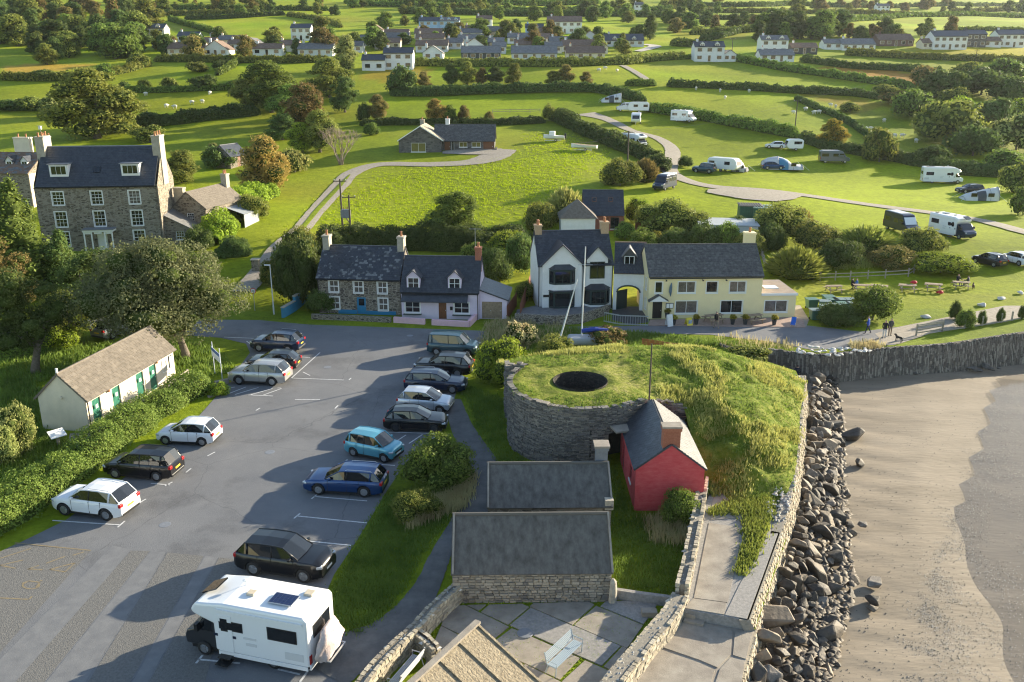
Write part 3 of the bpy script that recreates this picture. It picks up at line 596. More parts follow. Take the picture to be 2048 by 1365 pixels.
def window(parent, O, u, w_, h_, style=(2,2), frame=WFRAME, glass=GLASS, rev=.14, fw=.07, sill=True, sash=False, surround=0):
    """O: lower-left corner of the opening on the wall face"""
    n=u.cross(UP).normalized();mb=MB();d0, d1=-rev+.01, -rev+.07
    for a0, a1, b0, b1 in ((0, fw, 0, h_),(w_-fw, w_, 0, h_),(fw, w_-fw, 0, fw),(fw, w_-fw, h_-fw, h_)): mb.ob(O, u, UP, n, a0, a1, b0, b1, d0, d1)
    nx, nz=style;bw=.03 if nx > 2 else .045
    for i in range(1, nx): a=fw+(w_-2*fw)*i/nx;mb.ob(O, u, UP, n, a-bw/2, a+bw/2, fw, h_-fw, d0+.004, d1-.012)
    for j in range(1, nz):
        a=fw+(h_-2*fw)*j/nz;b2=bw*(2 if sash and j == nz//2 else 1);mb.ob(O, u, UP, n, fw, w_-fw, a-b2/2, a+b2/2, d0+.002, d1-.006+(.012 if sash and j == nz//2 else 0))
    if surround: 
        for a0, a1, b0, b1 in ((-surround, 0,-.02, h_+surround),(w_, w_+surround, -.02, h_+surround),(0, w_, h_, h_+surround)): mb.ob(O, u, UP, n, a0, a1, b0, b1,-.02,.03)
    f=mb.build('window', frame, parent, uv=False)
    g=MB();g.face([O+u*a+UP*b+n*(d0+.02) for a, b in ((fw*.5, fw*.5),(w_-fw*.5, fw*.5),(w_-fw*.5, h_-fw*.5),(fw*.5, h_-fw*.5))]);g.build('pane', glass, f, uv=False)
    if sill: s_=MB();s_.ob(O, u, UP, n, -.06, w_+.06,-.09,-.003,-.05,.07);s_.build('sill', frame if frame is WFRAME else WFRAME, f, uv=False)
    return f
def door(parent, O, u, w_, h_, m, rev=.14, glass=None, planks=0, name='door'):
    n=u.cross(UP).normalized();mb=MB();mb.ob(O, u, UP, n, 0, w_, 0, h_, -rev, -rev+.05)
    for a in range(1, planks): mb.ob(O, u, UP, n, w_*a/planks-.008, w_*a/planks+.008,.05, h_-.05, -rev+.05, -rev+.058)
    if not planks:
        for a0, a1 in ((.12*w_, .46*w_),(.54*w_, .88*w_)):
            for b0, b1 in ((.1*h_, .42*h_),(.5*h_, .9*h_)): mb.ob(O, u, UP, n, a0, a1, b0, b1, -rev+.05, -rev+.062)
    d=mb.build(name, m, parent, uv=False)
    if glass: g=MB();g.ob(O, u, UP, n, w_*.2, w_*.8, h_*.5, h_*.9, -rev+.063, -rev+.07);g.build('pane', glass, d, uv=False)
    hn=MB();hn.ob(O, u, UP, n, w_*.84, w_*.9, h_*.45, h_*.5, -rev+.06, -rev+.12);hn.build('handle', STEEL, d, uv=False)
    return d
def slate_field(O, u, s_, W, L_, tw, tl, mt, parent, name='slates', th_=.03, rnd=.006, ind=False, sag=0):
    """rows of slates on a slope: u along the eave, s_ up the slope, from O (lower-left)"""
    n=u.cross(s_).normalized();nrow=max(1, round(L_/tl));tl=L_/nrow;nc=max(1, round(W/tw));tw=W/nc;mb=MB();protos=None
    for j in range(nrow):
        off=.5*tw if j % 2 else 0
        for i in range(nc+(1 if off else 0)):
            a0=max(0, i*tw-off);a1=min(W, (i+1)*tw-off)
            if a1-a0 < .02: continue
            g=.008;t0=th_+RN.uniform(0, rnd);t1=RN.uniform(0, rnd)*.5+.004
            P=lambda a, b, c: O+u*a+s_*b+n*c
            if ind:
                q=MB();q.v=[tuple(P(*p)) for p in ((a0+g, j*tl, 0),(a1-g, j*tl, 0),(a1-g, j*tl, t0),(a0+g, j*tl, t0),(a1-g, (j+1)*tl+.02, t1),(a0+g, (j+1)*tl+.02, t1))]
                q.f=[(0,1,2,3),(3,2,4,5),(1,4,2),(0,3,5)];q.m=[0]*4;q.build(name, mt, parent, uv=False)
            else:
                k=len(mb.v);mb.v += [tuple(P(*p)) for p in ((a0+g, j*tl, 0),(a1-g, j*tl, 0),(a1-g, j*tl, t0),(a0+g, j*tl, t0),(a1-g, (j+1)*tl+.02, t1),(a0+g, (j+1)*tl+.02, t1))]
                mb.f += [(k, k+1, k+2, k+3),(k+3, k+2, k+4, k+5),(k+1, k+4, k+2),(k, k+3, k+5)];mb.m += [RN.choice((0,0,1)) if isinstance(mt, (list, tuple)) else 0]*4
    if not ind: return stuff(mb.build(name, mt, parent, uv=False))
def gable_roof(parent, W, D, He, Hr, mt, ov=.2, og=.08, tiles=None, x0=0, y0=0, th_=.1, ridge=None, verge=None, tmat=None, front_only=False):
    """ridge along x;returns the roof part"""
    mb=MB();sl_=(Hr-He)/(D/2);mz=y0+D/2
    for sgn in (-1,1):
        ye=mz+sgn*(D/2+ov);ze=He-sl_*ov
        A=[Vector((x0-og, ye, ze)), Vector((x0+W+og, ye, ze)), Vector((x0+W+og, mz, Hr)), Vector((x0-og, mz, Hr))]
        if sgn > 0: A=[A[1], A[0], A[3], A[2]]
        nn=(A[1]-A[0]).cross(A[3]-A[0]).normalized();T=[p+nn*th_ for p in A]
        mb.face(T);mb.face([A[3], A[2], A[1], A[0]])
        for i in range(4): mb.face([A[i], A[(i+1) % 4], T[(i+1) % 4], T[i]])
    r=mb.build('roof', mt, parent)
    if tiles:
        for sgn in ((-1,1) if not front_only else (-1,)):
            ye=mz+sgn*(D/2+ov);ze=He-sl_*ov;up_=Vector((0, -sgn*1., sl_)).normalized();L_=hypot(D/2+ov, sl_*(D/2+ov))
            u=X1 if sgn < 0 else -X1;O=Vector((x0-og if sgn < 0 else x0+W+og, ye, ze))+u.cross(up_)*(th_+.003)
            slate_field(O, u, up_, W+2*og, L_-.04, tiles[0], tiles[1], tmat or mt, r)
    rm=MB();rm.tube([(x0-og, mz, Hr+th_*1.05),(x0+W+og, mz, Hr+th_*1.05)], .1,6);rm.build('ridge_tiles', ridge or mt, r, uv=False)
    return r
def chimney(parent, x, y, z0, z1, wx, wy, m, pots=1, cap=None):
    mb=MB();mb.b(x-wx/2, x+wx/2, y-wy/2, y+wy/2, z0, z1-.18);mb.b(x-wx/2-.06, x+wx/2+.06, y-wy/2-.06, y+wy/2+.06, z1-.18, z1)
    c=mb.build('chimney', m, parent)
    for i in range(pots):
        q=MB();px=x+(i-(pots-1)/2)*wx*.5 if wx > wy else x;py=y+(i-(pots-1)/2)*wy*.5 if wy >= wx else y
        q.lathe([(.12, z1),(.13, z1+.05),(.1, z1+.4),(.13, z1+.42),(.13, z1+.48),(.08, z1+.48)], 8,(px, py, 0));q.build('chimney_pot', POT, c, smooth=True, uv=False)
    return c
def shell(parent, W, D, He, Hr, m, front=(), right=(), left=(), back=(), x0=0, y0=0, name='wall', gable=True, z0=-.4):
    mb=MB();o=Vector((x0, y0,0));tp=lambda: [(D/2, Hr)] if gable else None
    for ops, O, u, L_, t in ((front, o, X1, W, None),(right, o+X1*W, Y1, D, tp()),(back, o+X1*W+Y1*D, -X1, W, None),(left, o+Y1*D, -Y1, D, tp())):
        wall_open(mb, O, u, L_, He, ops, top=t)
        if z0: mb.face([O+UP*z0, O+u*L_+UP*z0, O+u*L_, O])
    return mb.build(name, m, parent)
def dormer(parent, xc, yf, zb, w_, h_, gh, mroof, mwall, style=(2,2), depth=2.0, ov=.15, sill=False, cheeks=None):
    """gabled dormer: front face at y=yf, base zb"""
    d=MB();O=Vector((xc-w_/2, yf, zb));ops=[(.1,.08, w_-.2, h_-.16)]
    wall_open(d, O, X1, w_, h_, ops, rev=.08, top=[(w_/2, h_+gh)])
    d.face([O+X1*w_, O+X1*w_+Y1*depth, O+X1*w_+Y1*depth+UP*h_, O+X1*w_+UP*h_]);d.face([O+Y1*depth, O, O+UP*h_, O+Y1*depth+UP*h_])
    dd=d.build('dormer', mwall, parent)
    window(dd, O+Vector((.1,0,.08)), X1, w_-.2, h_-.16, style, rev=.08, fw=.06, sill=sill)
    r=MB();sl_=gh/(w_/2)
    for sg in (-1,1):
        e=Vector((xc+sg*(w_/2+ov), yf-ov, zb+h_-sl_*ov));t=Vector((xc, yf-ov, zb+h_+gh));B=Vector((0, depth+ov, 0));q=[e, t, t+B, e+B]
        if sg < 0: q=q[::-1]
        nn=(q[1]-q[0]).cross(q[2]-q[0]).normalized()
        if nn.z < 0: q=q[::-1];nn=-nn
        T=[p+nn*.06 for p in q];r.face(T);r.face(q[::-1])
        for i in range(4): r.face([q[i], q[(i+1) % 4], T[(i+1) % 4], T[i]])
    r.build('dormer_roof', mroof, dd)
    return dd
def gutter(parent, x0, x1, y, z, m=BLACKP, down=()):
    mb=MB();mb.tube([(x0, y, z),(x1, y, z)], .055,6)
    g=mb.build('gutter', m, parent, uv=False)
    for x in down: q=MB();q.tube([(x, y+.05, z),(x, y+.1, z-.25),(x, y+.1,.05)], .04,6);q.build('downpipe', m, parent, uv=False)
def place(name, label, cat, pl, pr, z=None, group=None):
    """thing whose front-left base sits at ground pixel pl and whose front runs towards pixel pr;returns thing and front length"""
    a=GZ(*pl, z) if z is not None else G(*pl);b=GZ(*pr, z) if z is not None else G(*pr)
    return thing(name, label, cat, a, atan2(b.y-a.y, b.x-a.x), group), hypot(b.x-a.x, b.y-a.y)
# ---------------------------------------------------------------- Georgian house
gz=2.35;a=GZ(88,503, gz);bgr=GZ(330,497, gz)
t=thing('stone_house','tall three-storey stone house with slate roof, two dormers and end chimneys','house', a, atan2(bgr.y-a.y, bgr.x-a.x)+.0);W=(bgr-a).length;D, He, Hr=8., 7.9,12.0
bays=[W*.18, W*.5-.1, W*.8]
ops=[]
for i, xb in enumerate(bays):
    ops.append((xb-.65,5.55,1.3,1.6));ops.append((xb-.65,2.9,1.3,1.85))
    if i != 1: ops.append((xb-.65,.55,1.3,1.75))
ops.append((bays[1]-.6,0,1.2,2.1))
shell(t, W, D, He, Hr, GEO, ops, [(3.6,8.6,.7,.9)] if False else ())
for o in ops[:-1]: window(t, Vector((o[0], 0, o[1])), X1, o[2], o[3], (3,4), sash=True, surround=.1, fw=.06, glass=CURT if (o[0] > W*.6 and o[1] > 5) else GLASS)
door(t, Vector((bays[1]-.6,0,0)), X1,1.2,2.1, WFRAME)
r=gable_roof(t, W, D, He, Hr, SLATE, tiles=(.34,.26), tmat=[SLATE, SLATE2], front_only=True, ridge=LEAD, og=-.25)
p=MB();p.b(bays[1]-1.75, bays[1]+1.75,-1.5,.02,2.45,2.7);p.b(bays[1]-1.85, bays[1]+1.85,-1.6,.02,2.7,2.78,1)
for x in (-1.6,-.75,.75,1.6): p.tube([(bays[1]+x, -1.38,0),(bays[1]+x, -1.38,2.45)], .09,8)
for x in (-1.2,0,1.2): p.b(bays[1]+x-.45, bays[1]+x+.45,-1.4,-1.34,2.2,2.45)
p.build('portico', [WFRAME, LEAD], t)
chimney(t, .35, D/2,7.4,13.4,.95,2.3, STONECAP, 3);chimney(t, W-.35, D/2,7.4,13.4,.95,2.3, STONECAP, 3)
for xc in (W*.2, W*.8-.3):
    d=MB();d.b(xc-1.05, xc+1.05,.75,3.4,8.85,10.25);dd=d.build('dormer', WFRAME, t);rr_=MB();rr_.b(xc-1.2, xc+1.2,.55,3.6,10.25,10.36);rr_.build('dormer_roof', BROWND if False else LEAD, dd)
    window(dd, Vector((xc-.9,.75,9.05)), X1,1.8,1.1,(3,1), rev=-.02, sill=False)
rl=MB();up_=Vector((0,1,4.1/4)).normalized();nn=X1.cross(up_);rl.ob(Vector((W*.5-.45,1.2, He+1.2*4.1/4))+nn*.17, X1, up_, nn, 0,.8,0,.9,0,.05);rl.build('roof_light', GLASS, t)
q=MB()
for k in range(4): q.b(W*.25+k*.4, W*.25+k*.4+.3, D-.2, D-.1,12.1,12.5)
gutter(t, 0, W, -.22, He-.25, down=(W-.15,))
# lean-to on its right end
lt=MB();lx=W;O=Vector((lx, 1.2,0))
wall_open(lt, O, X1,3.2,2.2, [(1.2,.8,1.0,1.1)], top=[(0,3.9)]);lt.face([O+X1*3.2+UP*-.3, O+X1*3.2+Y1*5-UP*.3, O+X1*3.2+Y1*5+UP*2.2, O+X1*3.2+UP*2.2])
lw=lt.build('lean_to', GEO, t);window(lw, O+Vector((1.2,0,.8)), X1,1.0,1.1,(3,3), sash=True)
lr=MB();e0=Vector((lx+3.4,1.0,2.1));e1=Vector((lx, 1.0,3.95));lr.face([e0, e0+Y1*5.4, e1+Y1*5.4, e1]);lr.face([e0-UP*.1, e1-UP*.1, e1+Y1*5.4-UP*.1, e0+Y1*5.4-UP*.1]);lr.face([e1-UP*.1, e0-UP*.1, e0, e1]);lr.build('lean_to_roof', SLATE_L, lw)
house_M=t.matrix_basis
# house behind it on the left
h2=GZ(-40,432,2.9);t=thing('stone_house','older stone and cream house with small gabled dormers behind the tall stone house','house', h2, radians(-4));W2=8.4
shell(t, W2,9,6.2,8.6, GEO, [(1.2,3.6,1.1,1.4),(4.6,3.9,1.2,1.6),(6.9,1,1.1,1.6)], name='wall')
for x, z, w_, h_ in ((1.2,3.6,1.1,1.4),(4.6,3.9,1.2,1.6),(6.9,1,1.1,1.6)): window(t, Vector((x, 0, z)), X1, w_, h_, (3,4), sash=True)
mb=MB();mb.b(W2-.01, W2+.03,.1,8.9,.1,6.1);mb.build('side_render', CREAM, t)
window(t, Vector((W2+.03,3.0,3.4)), Y1,1.0,1.7,(2,4), rev=0.02)
gable_roof(t, W2,9,6.2,8.6, TILE_BR, tiles=(.4,.33), tmat=[TILE_BR, SLATE_L], front_only=True)
for x in (4.6,6.9): dormer(t, x, 1.8,6.6,1.0,1.2,.6, SLATE, WHITE)
chimney(t, 5.2,5,7.5,10.9,2.4,.9, CREAM, 2);chimney(t, 8.2,5.5,7.5,11,1.6,.9, STONECAP, 3)
mb=MB();mb.tube([(7.9,5.5,10.8),(7.9,5.5,12.6)], .025,5);mb.tube([(7.4,5.5,12.5),(8.4,5.5,12.5)], .02,5);mb.b(7.7,8.1,5.3,5.6,12.0,12.5);mb.build('aerial', STEEL, t)
# stone outbuilding with pale roof right of the tall house
pz=2.9;a=GZ(352,470, pz);b2=GZ(401,471, pz)
t=thing('stone_outbuilding','small stone outbuilding with pale tiled roof and two stubby chimneys','outbuilding', a, radians(-12))
Wd, Dd=4.6,9.5
mb=MB();O=Vector((0,0,0));wall_open(mb, O, X1, Wd, 3.6, [(1.9,1.9,1.0,1.0)], top=[(Wd*.45,5.6)]);wall_open(mb, O+X1*Wd, Y1, Dd, 3.6, [(2,1.2,.9,1.4),(4,1.2,.9,1.4)]);wall_open(mb, O+Y1*Dd, -Y1, Dd, 3.6, []);wall_open(mb, O+X1*Wd+Y1*Dd, -X1, Wd, 3.6, [], top=[(Wd*.55,5.6)])
mb.build('wall', GEO, t);window(t, Vector((1.9,0,1.9)), X1,1.0,1.0,(3,3), sash=True)
for y_ in (2,4): window(t, Vector((Wd, y_, 1.2)), Y1,.9,1.4,(2,2))
mb=MB()
for e, sg in ((Vector((Wd+.2,-.1,3.5)),1),(Vector((-.2,-.1,3.5)),-1)):
    tp_=Vector((Wd*.45,-.1,5.65));B=Y1*(Dd+.2);q=[e, e+B, tp_+B, tp_] if sg > 0 else [e+B, e, tp_, tp_+B]
    mb.face(q);mb.face([p_-UP*.12 for p_ in q[::-1]]);mb.face([tp_-UP*.12, e-UP*.12, e, tp_] if sg < 0 else [e-UP*.12, tp_-UP*.12, tp_, e])
rf=mb.build('roof', TILE_T, t)
e=Vector((Wd+.2,-.1,3.5));tp_=Vector((Wd*.45,-.1,5.65));s_=(tp_-e).normalized();slate_field(e+Y1.cross(s_)*.01, Y1, s_, Dd+.2,(tp_-e).length-.05,.4,.33, TILE_T, rf)
chimney(t, .9,.5,4.2,6.1,1.3,.7, STONECAP, 0);chimney(t, Wd*.55, Dd-.4,4.8,6.9,.8,.9, STONECAP, 2)
mb=MB();mb.face([Vector((Wd+.02,5,2.9)), Vector((Wd+2.6,5,2.1)), Vector((Wd+2.6,9,2.1)), Vector((Wd+.02,9,2.9))]);mb.b(Wd+2.5, Wd+2.56,5,9,-.3,2.05);mb.build('side_canopy', mat('corrugated_plastic', (.3,.32,.34), rough=.4), t)
# dark barn behind
bp_=G(462,338);t=thing('dark_barn','small dark slate-roofed barn among trees behind the outbuilding','barn', bp_, radians(70));shell(t, 5,4,2.2,4, GEO, [(2,0,1.2,2)]);gable_roof(t, 5,4,2.2,4, SLATE)
door(t, Vector((2,0,0)), X1,1.2,2, BROWND)
# ---------------------------------------------------------------- stone cottage with the blue door
t, W=place('stone_cottage','two-storey stone cottage with bright blue door and lichened slate roof','cottage', (639,626),(802,631),0);D, He, Hr=5.6,3.75,6.3
ops=[]
for fx in (.19,.49,.78):
    ops.append((W*fx-.42,2.2,.95,1.2))
    if fx != .49: ops.append((W*fx-.4,.45,.95,1.25))
dx=W*.52-.45;ops.append((dx, 0,.95,1.75))
shell(t, W, D, He, Hr, COTT, ops)
for o in ops[:-1]: window(t, Vector((o[0], 0, o[1])), X1, o[2], o[3], (2,2), sash=True, glass=CURT, surround=.09)
dr=door(t, Vector((dx, 0,0)), X1,.95,1.75, BLUEP, glass=GLASS)
mb=MB();mb.b(2.0, dx-.01,-.05,.02,0,.42);mb.b(dx+.96, W-.5,-.05,.02,0,.38);mb.build('blue_plinth', BLUEP, t)
gable_roof(t, W, D, He, Hr, SLATE, tiles=(.3,.24), tmat=[SLATE, mat('lichened_slate', (.04,.043,.05),(.2,.205,.21), scale=.9, rough=.6, detail=9, noise_w=.12)], front_only=True)
chimney(t, .35, D/2,4.8,7.5,.65,1.0, STONECAP, 1);chimney(t, W-.35, D/2,4.8,7.5,.65,1.0, STONECAP, 1)
gutter(t, 0, W, -.23, He-.22, down=(.1,))
t_c=t
# low stone front wall and blue side wall
def garden_wall(name, label, pts, h, wd, m, z=0, cap=None, cat='wall'):
    t_=thing(name, label, cat, (0,0,0));mb=MB();P=[GZ(x, y, z) for x, y in pts]
    for i in range(len(P)-1):
        d=P[i+1]-P[i];L_=d.length;d.normalize();n=Vector((-d.y, d.x, 0));h0=h[i] if isinstance(h, (list, tuple)) else h
        mb.ob(P[i], d, n, UP, 0, L_, -wd/2+.001*i, wd/2+.001*i, -.1, h0)
    mb.build('wall_body', m, t_)
    if cap:
        mb=MB()
        for i in range(len(P)-1):
            d=P[i+1]-P[i];L_=d.length;d.normalize();n=Vector((-d.y, d.x, 0));h0=h[i] if isinstance(h, (list, tuple)) else h
            mb.ob(P[i], d, n, UP, -.03, L_+.03, -wd/2-.04, wd/2+.04, h0+.002, h0+.09+.001*i)
        mb.build('coping', cap, t_)
    return t_
garden_wall('garden_wall','low grey stone wall in front of the blue-door cottage', [(624,638),(700,641),(782,645)], .5,.35, COTT)
garden_wall('garden_wall','bright blue painted side wall left of the stone cottage', [(566,636),(590,622),(616,606)], [1.0,1.5], .3, mat('blue_wall_paint', (.05,.25,.42),(.04,.2,.34), scale=3, rough=.8), cap=STONECAP)
garden_wall('garden_wall','low pink and stone wall fronting the lilac cottage', [(788,645),(850,649)], .55,.3, PINKW)
garden_wall('garden_wall','low pink wall turning back beside the garage drive', [(864,650),(938,654),(957,634)], [.55,.6], .3, PINKW)
# ---------------------------------------------------------------- lilac cottage
t, W=place('lilac_cottage','lilac rendered cottage with two dormers, brown door and attached garage','cottage', (804,637),(958,640),0);D, He, Hr=5.8,2.85,5.6
ops=[(.35,.6,1.5,1.1),(W*.53-.38,0,.78,1.85),(W*.68,.6,1.5,1.1)]
sh=shell(t, W, D, He, Hr, LILAC, ops)
for o in (ops[0], ops[2]): window(t, Vector((o[0], 0, o[1])), X1, o[2], o[3], (2,2), surround=.08)
for o in (ops[0], ops[2]): mb=MB();mb.b(o[0]-.15, o[0]+o[2]+.15,-.3,-.02, o[1]-.16, o[1]-.08);mb.build('window_shelf', DFRAME, t)
door(t, Vector((ops[1][0], 0,0)), X1,.78,1.85, BROWND)
gable_roof(t, W, D, He, Hr, SLATE, tiles=(.32,.25), tmat=[SLATE, SLATE2], front_only=True)
for xc in (W*.16, W*.69): dormer(t, xc, .12,2.95,1.3,1.25,.62, SLATE, LILAC, (2,2))
mb=MB();e0=Vector((.1,-.75,1.95));e1=Vector((.1,.0,2.55));L_=W*.85
mb.face([e0, e0+X1*L_, e1+X1*L_, e1]);mb.face([e1-UP*.1, e1+X1*L_-UP*.1, e0+X1*L_-UP*.1, e0-UP*.1]);mb.face([e0-UP*.1, e0+X1*L_-UP*.1, e0+X1*L_, e0]);mb.build('porch_roof', SLATE, t)
chimney(t, W-.3, D/2,4.2,6.7,.6,.75, BRICK, 1)
mb=MB();mb.tube([(W-.6, D/2,5.4),(W-.6, D/2,8.6)], .025,5);mb.tube([(W-1.2, D/2,8.5),(W, D/2,8.5)], .02,4);mb.build('aerial', STEEL, t)
gutter(t, 0, W, -.23, He-.23, down=(W-.1,))
mb=MB();mb.b(W*.63, W*.63+.25,-.12,.0,.95,1.3);mb.build('post_box', BLACKP, t)
mb=MB();O=Vector((W+.01,.4,0));wall_open(mb, O, X1,2.7,2.0, [(.25,0,2.0,1.75)], top=[(0,2.9)]);mb.face([O+X1*2.7, O+X1*2.7+Y1*5, O+X1*2.7+Y1*5+UP*2.0, O+X1*2.7+UP*2.0]);gw=mb.build('garage', LILAC, t)
door(gw, O+Vector((.25,0,0)), X1,1.0,1.75, WOOD, planks=5, name='garage_door');door(gw, O+Vector((1.25,0,0)), X1,1.0,1.75, WOOD, planks=5, name='garage_door')
mb=MB();e0=O+Vector((2.9,-.15,1.95));e1=O+Vector((0,-.15,3.0));B=Y1*5.3;mb.face([e0, e0+B, e1+B, e1]);mb.face([e1-UP*.1, e1+B-UP*.1, e0+B-UP*.1, e0-UP*.1]);mb.face([e1-UP*.1, e0-UP*.1, e0, e1]);gr_=mb.build('garage_roof', SLATE, gw);s_=(e1-e0).normalized();slate_field(e0+Y1.cross(s_)*.01, Y1, s_, 5.3,(e1-e0).length, .32,.25, [SLATE, SLATE2], gr_)
# ---------------------------------------------------------------- white house with bays
t, W=place('white_house','white rendered gabled house with two dark framed bay windows and slate roof','house', (1076,622),(1223,618),0);D, He, Hr=6.6,4.7,7.5
wx0=.25;b0, b1=.35, W*.57;g0, g1=W*.645, W*.93
mb=MB();zf=.5
wall_open(mb, Vector((0,0,0)), X1, W, He, [(g0+.35,3.2,1.4,1.9) if False else (g0+.3,3.1,1.35,1.5)])
wall_open(mb, Vector((W, 0,0)), Y1, D, He, [], top=[(D/2, Hr)]);wall_open(mb, Vector((0, D, 0)), -Y1, D, He, [], top=[(D/2, Hr)]);wall_open(mb, Vector((W, D, 0)), -X1, W, He, [])
mb.build('wall', WHITE, t)
gable_roof(t, W, D, He, Hr, SLATE, tiles=(.3,.24), tmat=[SLATE, SLATE2], front_only=True, ov=.15)
def front_gable(x0, x1, yp, z0, ze, zr, nm):
    g=MB();O=Vector((x0, yp, z0));w_=x1-x0
    g.face([O, O+X1*w_, O+X1*w_+UP*(ze-z0), Vector(((x0+x1)/2, yp, zr)), O+UP*(ze-z0)])
    for s_ in (0, w_): g.face([O+X1*s_, O+X1*s_+Y1*(-yp+.2), O+X1*s_+Y1*(-yp+.2)+UP*(ze-z0), O+X1*s_+UP*(ze-z0)])
    gb=g.build(nm, WHITE, t);r=MB();mid=(x0+x1)/2;sl_=(zr-ze)/(w_/2);ov=.22;dep=-yp+3.6
    for sg in (-1,1):
        e=Vector((mid+sg*(w_/2+ov), yp-.22, ze-sl_*ov));tp=Vector((mid, yp-.22, zr));B=Y1*dep;q=[e, e+B, tp+B, tp] if sg > 0 else [e+B, e, tp, tp+B]
        nn=(q[1]-q[0]).cross(q[2]-q[0]).normalized();T=[p_+nn*.09 for p_ in q];r.face(T);r.face(q[::-1])
        for i in range(4): r.face([q[i], q[(i+1) % 4], T[(i+1) % 4], T[i]])
    r.build('gable_roof', SLATE, gb);return gb
gb=front_gable(b0, b1,-.5,0,4.9,6.85,'front_gable');gb2=front_gable(g0, g1,-.03,3.0,5.3,6.5,'dormer_gable')
window(gb2, Vector((g0+.32,-.03,3.25)), X1, g1-g0-.64,1.75,(2,1), frame=DFRAME, rev=-.02, sill=True)
def bay(x0, x1, yf, z0, z1, proj, nm, mroof, panes=3, parent=t, skirt=None, splay=.45):
    P=[Vector((x0, yf, 0)), Vector((x0+splay, yf-proj, 0)), Vector((x1-splay, yf-proj, 0)), Vector((x1, yf, 0))]
    mb=MB();mb.prism([(p.x, p.y) for p in P], z0-.1, z0,0);mb.prism([(p.x, p.y) for p in P], z1, z1+.1,0)
    if skirt is not None: mb.prism([(p.x*1., p.y) for p in P], skirt, z0-.101,1)
    by_=mb.build(nm, [DFRAME, WHITE], parent)
    for i in range(3): d=P[i+1]-P[i];u=d.normalized();window(by_, P[i]+UP*z0, u, d.length, z1-z0,(panes if i == 1 else 1,1), frame=DFRAME, rev=.03, fw=.09, sill=False)
    r=MB();c=[(p.x+(.12 if k == 3 else -.12 if k == 0 else 0), p.y-(.15 if k in (1,2) else 0)) for k, p in enumerate(P)];top=[Vector((x0+splay*1.2, yf-.02, z1+.55)), Vector((x1-splay*1.2, yf-.02, z1+.55))];C3=[Vector((a_, b_, z1+.11)) for a_, b_ in c]
    r.face([C3[0], C3[1], top[0]]);r.face([C3[1], C3[2], top[1], top[0]]);r.face([C3[2], C3[3], top[1]]);r.face(C3[::-1]);r.build('bay_roof', mroof, by_)
    return by_
cxg=(b0+b1)/2
bay(cxg-1.3, cxg+1.3,-.5,3.0,4.35,.45,'upper_bay', SLATE, 2, skirt=2.3)
lb=bay(cxg-1.3, cxg+1.3,-.5,.55,2.1,.45,'lower_bay', SLATE, 1, skirt=0)
bay(g0-.2, g1+.25,0,.75,2.15,.8,'lower_bay', SLATE, 3, skirt=0, splay=.55)
chimney(t, .35, D/2,6.2,8.3,.7,.85, BRICKY, 2);chimney(t, W-.35, D/2,6.2,8.5,.8,.9, BRICKY, 2)
for x in (.05, W*.6, W-.05): q=MB();q.tube([(x, -.08, He-.1),(x, -.08,.1)], .045,6);q.build('downpipe', BLACKP, t, uv=False)
mb=MB();mb.b(b0-.25+.35, b0+.85,-.55,-.5,1.55,1.8);sg_=mb.build('name_plate', BLACKP, t)
# terrace in front
tr_=thing('terrace','raised stone-walled terrace in front of the white house','terrace', (0,0,0))
tp_=[GZ(x, y, 0) for x, y in ((1030,646),(1110,650),(1160,647),(1215,628),(1222,616),(1076,619),(1034,628))]
mb=MB();mb.prism([(p.x, p.y) for p in tp_], -.1,.45,0,1);mb.build('terrace_base', [COTT, mat('terrace_paving', (.12,.12,.13),(.2,.2,.2), scale=2, rough=.8)], tr_)
for i in range(3):
    a_, b_=tp_[i], tp_[i+1];d=(b_-a_).normalized();mb=MB();mb.ob(a_, d, Vector((-d.y, d.x, 0)), UP, 0,(b_-a_).length, -.2,.12,-.1,.95);mb.build('parapet', COTT, tr_)
# ---------------------------------------------------------------- arch link between the white house and the pub
t, W=place('arch_house','narrow slate-roofed link with cart arch and one dormer between house and inn','house', (1225,620),(1289,622),0)
D, He, Hr=5.5,4.0,6.4;mb=MB();aw=W-.9;n_=10;prev=None
pts=[(.35+aw/2-aw/2*cos(pi*k/n_),1.9+.7*sin(pi*k/n_)) for k in range(n_+1)]
O=Vector((0,0,0));mb.face([O, O+X1*.35, Vector((.35,0, He)), Vector((0,0, He))]);mb.face([Vector((.35+aw, 0,0)), Vector((W, 0,0)), Vector((W, 0, He)), Vector((.35+aw, 0, He))])
for k in range(n_):
    (xa, za),(xb, zb)=pts[k], pts[k+1];mb.face([Vector((xa, 0, za)), Vector((xb, 0, zb)), Vector((xb, 0, He)), Vector((xa, 0, He))]);mb.face([Vector((xb, 0, zb)), Vector((xa, 0, za)), Vector((xa, D, za)), Vector((xb, D, zb))], 1)
for x in (.35,.35+aw): mb.face([Vector((x, 0,0)), Vector((x, D, 0)), Vector((x, D, 1.9)), Vector((x, 0,1.9))] if x < 1 else [Vector((x, D, 0)), Vector((x, 0,0)), Vector((x, 0,1.9)), Vector((x, D, 1.9))], 1)
wall_open(mb, Vector((0, D, 0)), -Y1, D, He, []);wall_open(mb, Vector((W, 0,0)), Y1, D, He, [])
mb.build('wall', [WHITE, CREAM], t)
gable_roof(t, W, D, He, Hr, TILE_BR, tiles=(.3,.24), tmat=[SLATE, SLATE2], front_only=True, og=0)
dormer(t, W*.47,.6,4.4,1.2,1.2,.75, SLATE_L, SLATE, (2,1))
mb=MB();mb.tube([Vector((x, -.03, z)) for x, z in pts], .09,6);mb.build('arch_trim', DFRAME, t)
